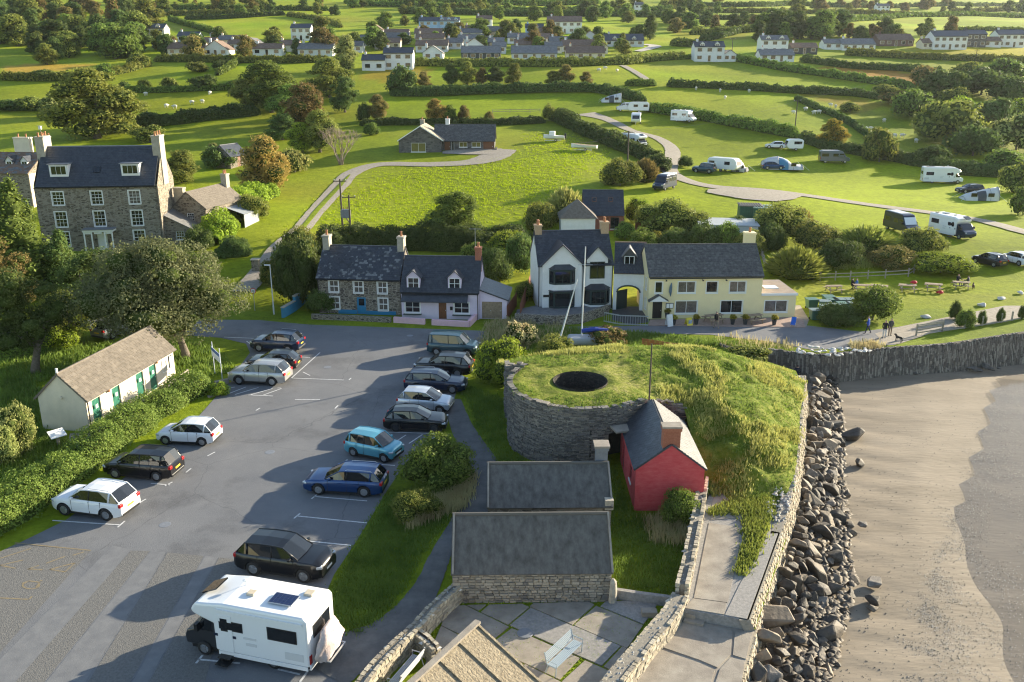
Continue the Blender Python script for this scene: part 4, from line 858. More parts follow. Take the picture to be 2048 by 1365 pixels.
mb=MB();mb.ob(Vector((.36,.1,0)), Vector((.75,.66,0)), UP, Vector((.66,-.75,0)),0,1.4,.02,2.0,0,.06);mb.build('arch_gate', DFRAME, t)
# ---------------------------------------------------------------- the yellow inn
t, W=place('inn','long pale yellow two-storey inn with dark tiled roof and flat-roofed end room','inn', (1295,638),(1519,636),0);D, He, Hr=6.4,4.3,6.7
up_w=[(.6,2.6,.75,1.15),(2.85,2.6,1.75,1.15),(5.65,2.6,1.15,1.15),(7.95,2.6,1.65,1.15)]
dn_w=[(2.7,.5,2.2,1.3),(7.2,.5,2.2,1.3)];dop=(.45,0,.95,1.75)
left=[(1.0,2.7,.8,1.1),(3.0,2.7,.8,1.1),(1.0,.7,.8,1.1),(3.0,.7,.8,1.1)]
shell(t, W, D, He, Hr, YELLOW, up_w+dn_w+[dop], left=[(D-o[0]-o[2], o[1], o[2], o[3]) for o in left])
for i, o in enumerate(up_w+dn_w): window(t, Vector((o[0], 0, o[1])), X1, o[2], o[3], (2 if o[2] > 1.2 else 1,1), surround=.05, glass=CURT if i in (3,1,4) else GLASS)
for o in left: window(t, Vector((0, o[0]+o[2], o[1])), -Y1, o[2], o[3], (2,2), surround=.05)
door(t, Vector((.45,0,0)), X1,.95,1.75, BLACKP)
gable_roof(t, W, D, He, Hr, TILE_B, tiles=(.33,.33), tmat=[TILE_B, TILE_B2], ov=.15, front_only=True)
chimney(t, W-.5, D/2+.6,5.5,7.9,1.0,1.0, YELLOW, 1)
pm=MB();pc=.92
for sg in (-1,1):
    e=Vector((pc+sg*1.0,-.75,1.95));tp=Vector((pc, -.75,2.55));B=Y1*.75;q=[e, e+B, tp+B, tp] if sg > 0 else [e+B, e, tp, tp+B];pm.face(q);pm.face([p_-UP*.09 for p_ in q[::-1]])
pm.face([Vector((pc-.95,-.72,1.92)), Vector((pc+.95,-.72,1.92)), Vector((pc, -.72,2.5))], 1);pm.build('porch_canopy', [SLATE, WFRAME], t)
mb=MB();mb.b(1.75,2.5,-.06,-.002,1.05,1.6);nb=mb.build('notice_board', BLACKP, t);q=MB();q.b(1.8,2.1,-.075,-.062,1.1,1.55);q.b(2.14,2.45,-.075,-.062,1.1,1.55);q.build('notice_paper', WFRAME, nb)
mb=MB();mb.tube([(2.15,-.12,2.3),(2.1,-.16,2.8),(2.12,-.16,3.3),(2.2,-.12,3.7)], [.03,.15,.13,.02], 8);mb.b(2.08,2.14,-.3,-.1,3.2,3.35);mb.build('fish_sign', mat('blue_grey_paint', (.08,.14,.2), rough=.5), t)
gutter(t, 0, W, -.2, He-.18)
for x in (1.6,5.2,7.5): mb=MB();mb.tube([(x, -.05,3.98),(x, -.4,4.0)], .03,5);mb.lathe([(.02,4.02),(.11,3.94),(.11,3.9)], 8,(x, -.42,0));mb.build('wall_lamp', BLACKP, t)
ex=MB();wall_open(ex, Vector((W+.01,.05,0)), X1,3.5,2.35, [(.4,.55,2.3,1.2)]);wall_open(ex, Vector((W+3.51,.05,0)), Y1,5.6,2.35, []);exo=ex.build('end_room', YELLOW, t)
window(exo, Vector((W+.41,.05,.55)), X1,2.3,1.2,(2,1), glass=CURT, surround=.05)
ex=MB();ex.b(W+.01, W+3.6,-.05,5.7,2.36,2.5);ex.build('flat_roof', mat('brown_felt', (.2,.15,.11),(.3,.24,.19), scale=1.5, rough=.6, detail=8), exo)
ex=MB();ex.b(W+.9, W+2.3,1.8,3.1,2.51,2.56);ex.build('roof_light', mat('pale_rooflight', (.5,.56,.65), rough=.2), exo)
fc=MB();fc.b(W-.02, W+3.62,-.09,-.052,2.28,2.52);fc.build('fascia', WFRAME, exo)
# forecourt paving of the inn
pv=struct(sheet('inn_forecourt', [GZ(*p) for p in ((1296,652),(1300,641),(1590,636),(1606,640),(1610,656))], .08, mat('forecourt_paving', (.3,.2,.16),(.4,.29,.24), scale=3, rough=.85, coord='World'), thick=.1))
struct(sheet('side_path', [GZ(*p) for p in ((1590,636),(1580,600),(1592,598),(1618,640),(1612,656))], .03, CONC))
struct(sheet('house_yard', [GZ(*p) for p in ((1224,640),(1226,600),(1290,600),(1297,645),(1260,650))], .02, mat('yard_tarmac', (.05,.05,.055),(.08,.08,.085), scale=2, rough=.8)))
# ---------------------------------------------------------------- buildings behind the row
p=G(1166,462);t=thing('slate_chalet','dark slate-roofed chalet with two roof lights behind the white house','house', (p.x, p.y, p.z), radians(-2));W, D=5.6,5.6
shell(t, W, D, 2.4,5.2, mat('brick_red_wall', (.25,.09,.06),(.33,.14,.1), scale=5, rough=.9), [(2.6,0,1.0,1.9),(3.8,.3,1.2,1.6)]);gable_roof(t, W, D, 2.4,5.2, SLATE, tiles=(.3,.24), front_only=True, ov=.3)
door(t, Vector((2.6,0,0)), X1,1,1.9, BROWND);window(t, Vector((3.8,0,.3)), X1,1.2,1.6,(2,1), frame=DFRAME)
up_=Vector((0,1,1)).normalized();nn=X1.cross(up_)
for x in (1.2,3.5): mb=MB();mb.ob(Vector((x, 1.35,3.75))+nn*.16, X1, up_, nn, 0,.65,0,.75,0,.05);rl=mb.build('roof_light', mat('copper_frame', (.2,.1,.06), rough=.5), t);q=MB();q.ob(Vector((x, 1.35,3.75))+nn*.212, X1, up_, nn, .07,.58,.07,.68,0,.01);q.build('pane', GLASS, rl)
p=G(1160,480);t=thing('hipped_annexe','annexe with pale pyramid roof just behind the white house ridge','house', (p.x-2.6, p.y, p.z),0)
mb=MB();mb.b(0,4.6,0,4.6,-.4,2.9);mb.build('wall', WHITE, t);mb=MB();C4=[Vector((-.3,-.3,2.9)), Vector((4.9,-.3,2.9)), Vector((4.9,4.9,2.9)), Vector((-.3,4.9,2.9))];ap=Vector((2.3,2.3,5.2))
for i in range(4): mb.face([C4[i], C4[(i+1) % 4], ap])
mb.face(C4[::-1]);mb.build('roof', TILE_T, t)
p=G(1398,487);t=thing('white_flat_shed','long white flat-roofed shed behind the inn roof','shed', p, radians(-8));mb=MB();mb.b(0,7.5,0,5.5,-.4,2.4);mb.build('wall', WHITE, t);mb=MB();mb.b(-.2,7.7,-.2,5.7,2.401,2.55);mb.build('flat_roof', mat('grey_corrugated', (.42,.44,.45),(.32,.34,.35), scale=2, rough=.6), t)
mb=MB();mb.b(4.6,5.1,-.03,0,.5,1.6);mb.build('vent_grille', LEAD, t)
GS=mat('green_corrugated_steel', (.03,.1,.06),(.05,.14,.09), scale=2, rough=.6, bump=.1);
for k, (q, w_) in enumerate((((1478,442),3.2),((1506,446),3.6))):
    p=G(*q);t=thing('green_shed', ('left dark green metal shed with rusty striped roof by the gravel patch','right green metal shed with pale mossy lid by the gravel patch')[k],'shed', p, radians(-8));mb=MB();mb.b(0, w_, 0,3,-.2,2.1)
    for i in range(12): mb.b(w_*i/12+.05, w_*i/12+.15,-.04,-.001,-.1,2.05)
    mb.build('wall', GS, t);mb=MB();mb.b(-.1, w_+.1,-.1,3.1,2.101,2.2)
    for i in range(9): mb.b(w_*i/9+.1, w_*i/9+.2,-.1,3.1,2.201,2.26)
    mb.build('roof', mat('mossy_roof%d' % k, ((.22,.2,.17),(.32,.4,.33))[k], ((.12,.1,.08),(.24,.32,.25))[k], scale=3, rough=.8), t)
# ---------------------------------------------------------------- stone bungalow in the field
a=G(798,306);t=thing('stone_bungalow','isolated grey stone bungalow with front gable wing beside the gravel drive','bungalow', a, radians(-1))
Ww, Dw=8.3,9.0;mb=MB();wall_open(mb, Vector((0,0,0)), X1, Ww, 2.4, [(2.4,.15,2.9,1.75)], top=[(Ww*.52,5.0)]);wall_open(mb, Vector((Ww, 0,0)), Y1, Dw, 2.4, []);wall_open(mb, Vector((0, Dw, 0)), -Y1, Dw, 2.4, []);wall_open(mb, Vector((Ww, Dw, 0)), -X1, Ww, 2.4, [], top=[(Ww*.48,5.0)])
for u_, O_, L_ in ((X1, Vector((0,0,0)), Ww),(Y1, Vector((Ww, 0,0)), Dw)): mb.face([O_-UP*.8, O_+u_*L_-UP*.8, O_+u_*L_, O_])
mb.build('wall', BUNG, t)
window(t, Vector((2.4,0,.15)), X1,2.9,1.75,(2,1), frame=WFRAME, glass=mat('boarded_glass', (.22,.19,.06),(.14,.13,.05), scale=1, rough=.15))
mb=MB()
for sg in (-1,1):
    e=Vector((Ww*.52+sg*(Ww*.5+.35),-.3,2.25));tp=Vector((Ww*.52,-.3,5.05));B=Y1*(Dw+.6);q=[e, e+B, tp+B, tp] if sg > 0 else [e+B, e, tp, tp+B]
    nn=(q[1]-q[0]).cross(q[2]-q[0]).normalized();T=[p_+nn*.14 for p_ in q];mb.face(T);mb.face(q[::-1])
    for i in range(4): mb.face([q[i], q[(i+1) % 4], T[(i+1) % 4], T[i]])
mb.build('wing_roof', mat('buff_tile', (.3,.24,.16),(.42,.35,.26), scale=2, rough=.9, bump=.3), t)
mb=MB();
for sg in (-1,1): e=Vector((Ww*.52+sg*(Ww*.5+.35),-.36,2.2));tp=Vector((Ww*.52,-.36,5.0));d=tp-e;mb.ob(e, d.normalized(), UP, d.normalized().cross(UP),0, d.length, 0,.2,-.03,.03)
mb.build('bargeboard', WFRAME, t)
Wm=10.4;mo=Vector((Ww, 2.2,0));mb=MB();mops=[(.5,0,1.1,2.05),(1.9,0,.5,2.05),(3.4,.9,1.6,1.0),(5.9,.9,1.8,1.0),(8.2,0,2.1,2.1)]
wall_open(mb, mo, X1, Wm, 2.4, mops);wall_open(mb, mo+X1*Wm, Y1,6.4,2.4, [], top=[(3.2,5.0)]);mb.face([mo-UP*.8, mo+X1*Wm-UP*.8, mo+X1*Wm, mo]);mb.face([mo+X1*Wm-UP*.8, mo+X1*Wm+Y1*6.4-UP*.8, mo+X1*Wm+Y1*6.4, mo+X1*Wm]);mb.build('main_wall', BUNG, t)
for o in mops[2:4]: window(t, mo+Vector((o[0], 0, o[1])), X1, o[2], o[3], (2,1), glass=mat('boarded_glass', (.2,.2,.1)))
door(t, mo+Vector((.5,0,0)), X1,1.1,2.05, BROWND);window(t, mo+Vector((1.9,0,0)), X1,.5,2.05,(1,1), sill=False);door(t, mo+Vector((8.2,0,0)), X1,2.1,2.1, BROWND, planks=8, name='garage_door')
gable_roof(t, Wm+1.5,6.4,2.4,5.0, TILE_B, x0=Ww-1.5, y0=2.2, tiles=(.45,.38), tmat=[TILE_B, TILE_B2], ov=.5, og=.2, front_only=True)
chimney(t, Ww*.52-.3, Dw*.7,4.2,6.0,.8,.7, STONECAP, 1);chimney(t, Ww+.9,5.6,4.4,6.2,.8,.7, WHITE, 1)
mb=MB();mb.b(Ww+Wm+.2, Ww+Wm+.5,1.5,9,0,.7);mb.b(Ww+Wm+.5, Ww+Wm+5,8.6,9,0,.7);mb.build('garden_wall', BUNG, t)
# ---------------------------------------------------------------- toilet block
a=GZ(179,864);b2=GZ(352,753);t=thing('toilet_block','long cream toilet block with pale tiled roof and four green doors','toilet block', a, atan2(b2.y-a.y, b2.x-a.x));W=(b2-a).length;D, He, Hr=3.5,2.35,4.0
dops=[(W*.06,0,.95,2.0),(W*.265,0,.95,2.0),(W*.53,0,.95,2.0),(W*.685,0,.95,2.0)]
shell(t, W, D, He, Hr, CREAM, dops)
for o in dops:
    d_=door(t, Vector((o[0], 0,0)), X1, o[2], o[3], GREENP, planks=6);q=MB();q.b(o[0]+.25, o[0]+.5,-.095,-.075,1.35,1.62);q.build('door_sign', WFRAME, d_)
mb=MB();mb.b(0-.005,.0,0, D, 0,1);
for x, z, w_, h_, m_ in ((W*.84,.9,.75,1.1,'pale_notice'),(W*.93,1.0,.45,.95,'blue_notice')):
    q=MB();q.b(x, x+w_, -.05,-.002, z, z+h_);nb=q.build('notice_board', BLACKP if m_ == 'blue_notice' else WFRAME, t);q=MB();q.b(x+.05, x+w_-.05,-.06,-.052, z+.05, z+h_-.05);q.build('notice_paper', mat(m_, (.5,.6,.7) if m_ == 'blue_notice' else (.62,.56,.45),(.7,.72,.72) if m_ == 'blue_notice' else (.45,.42,.36), scale=6, rough=.6), nb)
for x in (W*.225, W*.775): q=MB();q.lathe([(.0,2.12),(.1,2.1),(.1,1.98),(0,1.95)], 8,(x, -.1,0));q.build('wall_lamp', POT, t)
r=MB();sl_=(Hr-He)/(D/2)
rf=gable_roof(t, W, D, He, Hr, TILE_T, ov=.2, og=.1)
for sgn in (-1,1):
    ye=D/2+sgn*(D/2+.2);ze=He-sl_*.2;up_=Vector((0, -sgn*1., sl_)).normalized();u=X1 if sgn < 0 else -X1;O=Vector((-.1 if sgn < 0 else W+.1, ye, ze))+u.cross(up_)*.104
    slate_field(O, u, up_, W+.2, hypot(D/2+.2, sl_*(D/2+.2))-.06,.56,.3, TILE_T, rf, name='roof_tile', th_=.045, ind=(sgn < 0))
for x in (.12,): q=MB();q.tube([(x, -.1, He-.15),(x, -.1,.05)], .045,6);q.build('downpipe', BLACKP, t)
q=MB();q.lathe([(.0,0),(.14,0),(.14,.03),(0,.03)], 8,(D*.5,0,0));
vent=MB();vent.tube([(-.02, D/2,2.4),(-.1, D/2,2.4)], .12,8);vent.build('gable_vent', CREAM, t);fi=MB();fi.b(-.06,.06, D/2-.06, D/2+.06, Hr, Hr+.5);fi.build('finial', WFRAME, t)
struct(sheet('toilet_path', [GZ(*p) for p in ((140,868),(180,866),(352,756),(372,752),(370,770),(270,838),(160,905),(135,895))], .02, CONC))
# ---------------------------------------------------------------- red hut
t, W=place('red_hut','small red limewashed stone hut with slate roof and brick chimney','hut', (1268,1022),(1399,1014),0);t.rotation_euler.z=0;D, He, Hr=6.8,2.55,4.0
mb=MB();O=Vector((0,0,0));wall_open(mb, O, X1, W, He, [], top=[(W*.5, Hr)]);wall_open(mb, O+X1*W, Y1, D, He, []);wall_open(mb, O+Y1*D, -Y1, D, He, [(1.0,.0,.9,1.8),(4.4,.9,.8,1.0)]);wall_open(mb, Vector((W, D, 0)), -X1, W, He, [], top=[(W*.5, Hr)])
mb.build('wall', REDW, t);door(t, Vector((0, D-1.0,0)), -Y1,.9,1.8, mat('dark_red_door', (.12,.02,.02), rough=.6), planks=4);window(t, Vector((0, D-4.4,.9)), -Y1,.8,1.0,(2,2), frame=BLACKP)
rf=MB()
for sg in (-1,1):
    e=Vector((W*.5+sg*(W*.5+.08),-.06, He-.05));tp=Vector((W*.5,-.06, Hr+.02));B=Y1*(D+.12);q=[e, e+B, tp+B, tp] if sg > 0 else [e+B, e, tp, tp+B]
    nn=(q[1]-q[0]).cross(q[2]-q[0]).normalized();T=[p_+nn*.08 for p_ in q];rf.face(T);rf.face(q[::-1])
    for i in range(4): rf.face([q[i], q[(i+1) % 4], T[(i+1) % 4], T[i]])
rfo=rf.build('roof', SLATE, t)
for sg in (-1,1):
    e=Vector((W*.5+sg*(W*.5+.08),-.06 if sg > 0 else D+.06, He-.05));tp=Vector((W*.5, e.y, Hr+.02));s_=(tp-e).normalized();u=Y1*sg;slate_field(e+u.cross(s_)*.084, u, s_, D+.12,(tp-e).length-.04,.3,.22, [SLATE, SLATE2] if sg < 0 else [SLATE_L, SLATE_L], rfo)  # right slope slates coloured paler, standing for the sunlit side
ch=chimney(t, W*.5,.38,3.2,5.0,.95,.62, BRICK, 0)
bm_=MB()
for j in range(14):
    for i in range(4 if j % 2 else 5):
        x=W*.5-.475+(i*.24 if j % 2 == 0 else .12+i*.24);x2=min(x+.225, W*.5+.475);z=3.45+j*.098
        if x2-x > .05: bm_.b(x, x2,.055,.075, z, z+.082)
stuff(bm_.build('bricks', BRICK, ch, uv=False));q=MB();q.b(W*.5-.55, W*.5+.55,0,.76,5.0,5.1);q.build('chimney_cap', CONC, ch)
# ================================================================ stone cottages at the bottom, foreground roof, walls
def stone_pieces(parent, O, u, W, Hh, n, hr=(.12,.2), wr=(.22,.48), mats=None, name='stone', limit=300, holes=()):
    """individual proud stones laid in rough courses on a wall face"""
    z=0.;cnt=0;protos=[]
    for k in range(10):
        mb=MB();pts=[]
        for c, s_ in ((0,1.),(1, RN.uniform(.82,.93))):
            pts.append([(-.5*s_+RN.uniform(-.05,.05),-.5*s_+RN.uniform(-.06,.06)),(.5*s_+RN.uniform(-.05,.05),-.5*s_+RN.uniform(-.06,.06)),(.5*s_+RN.uniform(-.07,.05),.5*s_+RN.uniform(-.08,.05)),(-.5*s_+RN.uniform(-.05,.07),.5*s_+RN.uniform(-.08,.05))])
        k0=len(mb.v)
        for c in (0,1):
            for a, b in pts[c]: mb.v.append((a, 0 if c == 0 else -1., b))
        for q in ((4,5,6,7),(0,1,5,4),(1,2,6,5),(2,3,7,6),(3,0,4,7)): mb.f.append(q);mb.m.append(0)
        protos.append(mb.mesh('stone', RN.choice(mats), uv=False))
    ang=atan2(u.y, u.x)
    while z < Hh-.05:
        hh=min(RN.uniform(*hr), Hh-z)
        if Hh-z-hh < .08: hh=Hh-z
        a=0.
        while a < W-.03:
            wd=min(RN.uniform(*wr), W-a)
            if W-a-wd < .12: wd=W-a
            if not any(h[0] < a+wd/2 < h[0]+h[2] and h[1] < z+hh/2 < h[1]+h[3] for h in holes) and cnt < limit:
                o=link(name, RN.choice(protos), parent, O+u*(a+wd/2)+UP*(z+hh/2), ang, (wd-.02,.05+RN.uniform(0,.05), hh-.018));cnt += 1
            a += wd
        z += hh
STM=[mat('fieldstone_%d' % i, c, c2, scale=5, rough=.9, bump=.4, bscale=14, rand=.2) for i, (c, c2) in enumerate((((.17,.15,.12),(.29,.26,.21)),((.2,.175,.14),(.33,.3,.25)),((.13,.12,.11),(.23,.21,.19)),((.25,.22,.18),(.38,.34,.28))))]
t, W=place('stone_store','front stone store with patched dark roof facing the slab courtyard','store', (906,1206),(1221,1203),0);D, He, Hr=4.3,1.62,3.35
wl=shell(t, W, D, He, Hr, MORTAR)
stone_pieces(wl, Vector((0,0,0)), X1, W, He-.1, n=(0,-1,0), hr=(.1,.18), wr=(.17,.44), mats=STM)
def mono_roof(t, W, D, He, Hr, m, ov=.12):
    r=gable_roof(t, W, D, He, Hr, m, ov=ov, og=.06, th_=.09)
    mb=MB()
    for x in (-.02, W-.02): 
        e=Vector((x, -ov, He-.03));tp=Vector((x, D/2, Hr+.11));s_=(tp-e).normalized();mb.ob(e, X1, s_, X1.cross(s_),0,.09,0,(tp-e).length, .06,.13)
    mb.build('verge', CONC, r, uv=False);return r
mono_roof(t, W, D, He, Hr, FELT)
t, W2=place('stone_store','rear stone store with smaller patched dark roof and capped end chimney','store', (975,1100),(1222,1098),0);W2=6.5;t.location.y += 1.1;D2=4.2
shell(t, W2, D2,1.9,3.3, stone_mat('store_rubble', [(.14,.12,.1),(.26,.23,.19),(.36,.32,.26)], (.26,.23,.19),2.6,6));mono_roof(t, W2, D2,1.9,3.3, FELT);ch=chimney(t, W2-.3, D2*.62,2.5,4.2,.62,.7, LEAD, 0)
q=MB();q.b(W2-.72, W2+.12, D2*.62-.45, D2*.62+.45,4.2,4.32);q.build('chimney_cap', CONC, ch);
mb=MB();mb.b(W2-.35, W2+.1,-.1,.3,1.7,2.25);mb.build('valley_stone', ROCKW, t)
# foreground gravel-faced roof
TANR=mat('lichened_render_roof', (.15,.12,.08),(.33,.28,.2), scale=7, rough=.95, bump=1., bscale=10, detail=9)
ap=GZ(952,1254,2.9)
t=thing('shelter','foreground shelter with tan lichened ribbed roof at the bottom edge','shelter', (ap.x, ap.y, 0), radians(-32))
# ridge runs towards the camera from the far apex;local -y is along the ridge to the camera
Lr=9.;hw=3.0;zr, ze=2.9,1.35
def slope(sg, m, nm):
    A=Vector((0,.1, zr));B=Vector((sg*(hw if sg > 0 else 1.3),.1, ze));d=-Y1*Lr;mb=MB();q=[A, B, B+d, A+d] if sg < 0 else [B, A, A+d, B+d];nn=(q[1]-q[0]).cross(q[2]-q[0]).normalized()
    if nn.z < 0: q=q[::-1];nn=-nn
    T=[p_+nn*.1 for p_ in q];mb.face(T);mb.face(q[::-1])
    for i in range(4): mb.face([q[i], q[(i+1) % 4], T[(i+1) % 4], T[i]])
    return mb.build(nm, m, t), nn
for sg in (-1,1):
    sl_o, nn=slope(sg, SLATE if sg < 0 else TANR,'roof')  # left slope coloured slate-dark to stand for its shaded side
    d=(Vector((sg*hw, 0, ze))-Vector((0,0, zr))).normalized()
    for k in range(7 if sg > 0 else 0):
        y_=.02-k*1.25
        mb=MB();mb.ob(Vector((0, y_, zr))+nn*.1, d, Y1, nn, .05, hypot(hw, zr-ze),-.05,.05,0,.06);mb.build('roof_rib', TANR, sl_o, uv=False)
mb=MB();mb.ob(Vector((0, -Lr, zr+.11)), Y1, X1, UP, 0, Lr+.15,-.13,.13,0,.1);mb.build('ridge_capping', CONC, t)
mb=MB();mb.face([Vector((-1.2,0,-.1)), Vector((-1.2,0, ze)), Vector((0,0, zr-.05)), Vector((hw-.2,0, ze)), Vector((hw-.2,0,-.1))]);mb.face([Vector((hw-.2, -Lr, -.1)), Vector((hw-.2,0,-.1)), Vector((hw-.2,0, ze)), Vector((hw-.2, -Lr, ze))]);mb.face([Vector((-1.2,0,-.1)), Vector((-1.2, -Lr, -.1)), Vector((-1.2, -Lr, ze)), Vector((-1.2,0, ze))]);mb.build('wall', CREAM, t)
# ---------------------------------------------------------------- rubble walls
def rubble_wall(name, label, pts, h, wd, mats, capm, dense=1., zb=0, cap_r=(.08,.16), cores=MORTAR):
    """pts world;core plus face stones (stuff) plus irregular capping stones (stuff)"""
    t_=thing(name, label,'wall', (0,0,0));P=[Vector(p) for p in pts];hh=h if callable(h) else (lambda p: h)
    line=smooth_line(P, 6);mb=MB();L=[];Rr=[]
    for i, p in enumerate(line):
        d=(line[min(i+1, len(line)-1)]-line[max(i-1,0)]).normalized();n=Vector((-d.y, d.x, 0));L.append(p+n*wd/2);Rr.append(p-n*wd/2)
    zt=lambda p: p.z+hh(p)
    for i in range(len(line)-1):
        za, zc=zt(line[i]), zt(line[i+1]);q=lambda v, z: Vector((v.x, v.y, z))
        mb.face([q(Rr[i], zb-.1), q(Rr[i+1], zb-.1), q(Rr[i+1], zc), q(Rr[i], za)]);mb.face([q(L[i+1], zb-.1), q(L[i], zb-.1), q(L[i], za), q(L[i+1], zc)]);mb.face([q(Rr[i], za), q(Rr[i+1], zc), q(L[i+1], zc), q(L[i], za)])
    q=lambda v, z: Vector((v.x, v.y, z))
    mb.face([q(Rr[0], zb-.1), q(Rr[0], zt(line[0])), q(L[0], zt(line[0])), q(L[0], zb-.1)]);mb.face([q(L[-1], zb-.1), q(L[-1], zt(line[-1])), q(Rr[-1], zt(line[-1])), q(Rr[-1], zb-.1)])
    mb.build('wall_core', cores, t_)
    flat=lambda p: Vector((p.x, p.y, 0));zmap=lambda p: min(((l-Vector((p.x, p.y, l.z))).length, zt(l)) for l in line)[1]
    slabs([flat(p) for p in Rr], zmap, zb, (.1,.2),(.2,.45), mats, t_,'face_stones', out=.05, side=1, depth=.15);slabs([flat(p) for p in L[::-1]], zmap, zb, (.1,.2),(.2,.45), mats, t_,'face_stones', out=.05, side=1, depth=.15)
    cp_=MB();s=0
    for i in range(len(line)-1):
        a, b=line[i], line[i+1];d=(b-a);n=Vector((-d.normalized().y, d.normalized().x, 0));cnt=max(1, int(d.length*wd*14*dense))
        for k in range(cnt):
            p=a+d*RN.random()+n*RN.uniform(-wd*.52, wd*.52);r=RN.uniform(*cap_r);p=Vector((p.x, p.y, zt(a)+(zt(b)-zt(a))*.5-r*.3));k0=len(cp_.v)
            for j, (x, y, z) in enumerate(((1,0,0),(0,1,0),(-1,0,0),(0,-1,0),(.2,.1,.8),(-.2,-.1,-.6))): cp_.v.append((p.x+x*r*RN.uniform(.7,1.3), p.y+y*r*RN.uniform(.7,1.3), p.z+z*r*RN.uniform(.6,1)))
            for f_ in ((0,1,4),(1,2,4),(2,3,4),(3,0,4),(1,0,5),(2,1,5),(3,2,5),(0,3,5)): cp_.f.append(tuple(k0+i_ for i_ in f_));cp_.m.append(RN.choice((0,0,1)))
    stuff(cp_.build('capping_stones', capm, t_, uv=False));return t_
WS=[mat('sea_wall_stone_a', (.3,.26,.19),(.46,.4,.3), scale=5, rough=.9, bump=.5, bscale=12), mat('sea_wall_stone_b', (.2,.175,.14),(.33,.29,.23), scale=5, rough=.9, bump=.5), mat('sea_wall_stone_c', (.38,.34,.26),(.52,.46,.36), scale=5, rough=.9, bump=.5)]
CS=[mat('cap_stone_a', (.36,.34,.31),(.52,.49,.45), scale=6, rough=.9), mat('cap_stone_b', (.22,.21,.19),(.36,.33,.3), scale=6, rough=.9)]
CSW=[mat('cap_stone_pale', (.55,.54,.52),(.7,.69,.66), scale=6, rough=.9), mat('cap_stone_mid', (.22,.2,.16),(.36,.32,.26), scale=6, rough=.9)]
rubble_wall('courtyard_wall','low curved rubble wall with pale capping left of the courtyard', [GZ(918,1200), GZ(895,1222), GZ(860,1255), GZ(835,1285), GZ(800,1318), GZ(755,1365), GZ(690,1450)], .85,.5, WS, CSW)
rubble_wall('courtyard_wall','short stub of rubble wall joining the curved courtyard wall', [GZ(826,1290), GZ(850,1306), GZ(870,1325)], .7,.4, WS, CSW)
rubble_wall('quay_wall','long rubble wall with stony top between hut and promenade, upper stretch', [GZ(1404,995), GZ(1394,1060), GZ(1382,1120), GZ(1372,1170), GZ(1362,1212)], 1.15,.55, WS, CS)
rubble_wall('quay_wall','thick lower rubble wall running down past the bench to the bottom edge', [GZ(1358,1222), GZ(1335,1262), GZ(1300,1302), GZ(1262,1350), GZ(1215,1410), GZ(1150,1500)], .85,.75, WS, CS)
garden_wall('yard_kerb_wall','low dark concrete wall between the grass yard and the slab courtyard', [(1228,1196),(1280,1204),(1340,1212)], .5,.22, CONC2)
q=GZ(1224,1206);t=thing('stone_gatepost','narrow upright stone post at the corner of the front store','post', q);mb=MB();mb.tube([(0,0,-.1),(.03,0,.6),(.02,0,1.15),(0,0,1.3)], [.2,.19,.16,.05], 7);mb.build('post_stone', ROCKW, t)
for i, (px, py, h_) in enumerate(((1372,1236,.38),(1388,1246,.19))):
    p=GZ(px, py);mb=MB();mb.b(-.45,.45,-.25,.25,0, h_);o=mb.build('quay_step', CONC, None, bevel=.02);o.location=p;o.rotation_euler.z=radians(-22);tag(o, ('upper concrete step against the promenade drop','lower concrete step against the promenade drop')[i],'step')
p=GZ(1298,1232);mb=MB();mb.b(-.35,.35,-.2,.2,0,.3);o=mb.build('yard_step', CONC, None, bevel=.02);o.location=p;tag(o,'single concrete step beside the low yard wall','step')
# sea wall along kiln mound and promenade (battered), then the far sea wall
SW=[GZ(1440,1500,0), GZ(1481,1365,0), GZ(1511,1263,0), GZ(1500,1240, PROM_Z), GZ(1562,1066, PROM_Z), GZ(1581,1000,.75), GZ(1594,930,.9), GZ(1602,850,1.1), GZ(1607,790,1.2), GZ(1609,752,1.2)]
t=thing('sea_wall','pale battered stone sea wall below the mound and promenade','wall', (0,0,0));mb=MB();path=[];tops=[]
for i in range(len(SW)-1):
    a, b=SW[i], SW[i+1];n=max(1, int((b-a).length/.5))
    for k in range(n): path.append(a+(b-a)*(k/n))
path.append(SW[-1]);outs=[]
for i, p in enumerate(path): d=path[min(i+1, len(path)-1)]-path[max(i-1,0)];d.z=0;d.normalize();outs.append(Vector((d.y, -d.x, 0)))
BT=.75
for i in range(len(path)-1):
    a, b=path[i], path[i+1];oa, ob=outs[i], outs[i+1];fa=Vector((a.x, a.y, -2.6))+oa*BT;fb=Vector((b.x, b.y, -2.6))+ob*BT
    mb.face([fa, fb, b, a]);mb.face([a, b, b-ob*.5-UP*.0, a-oa*.5])
mb.build('wall_core', MORTAR, t)
st=MB();tot=0
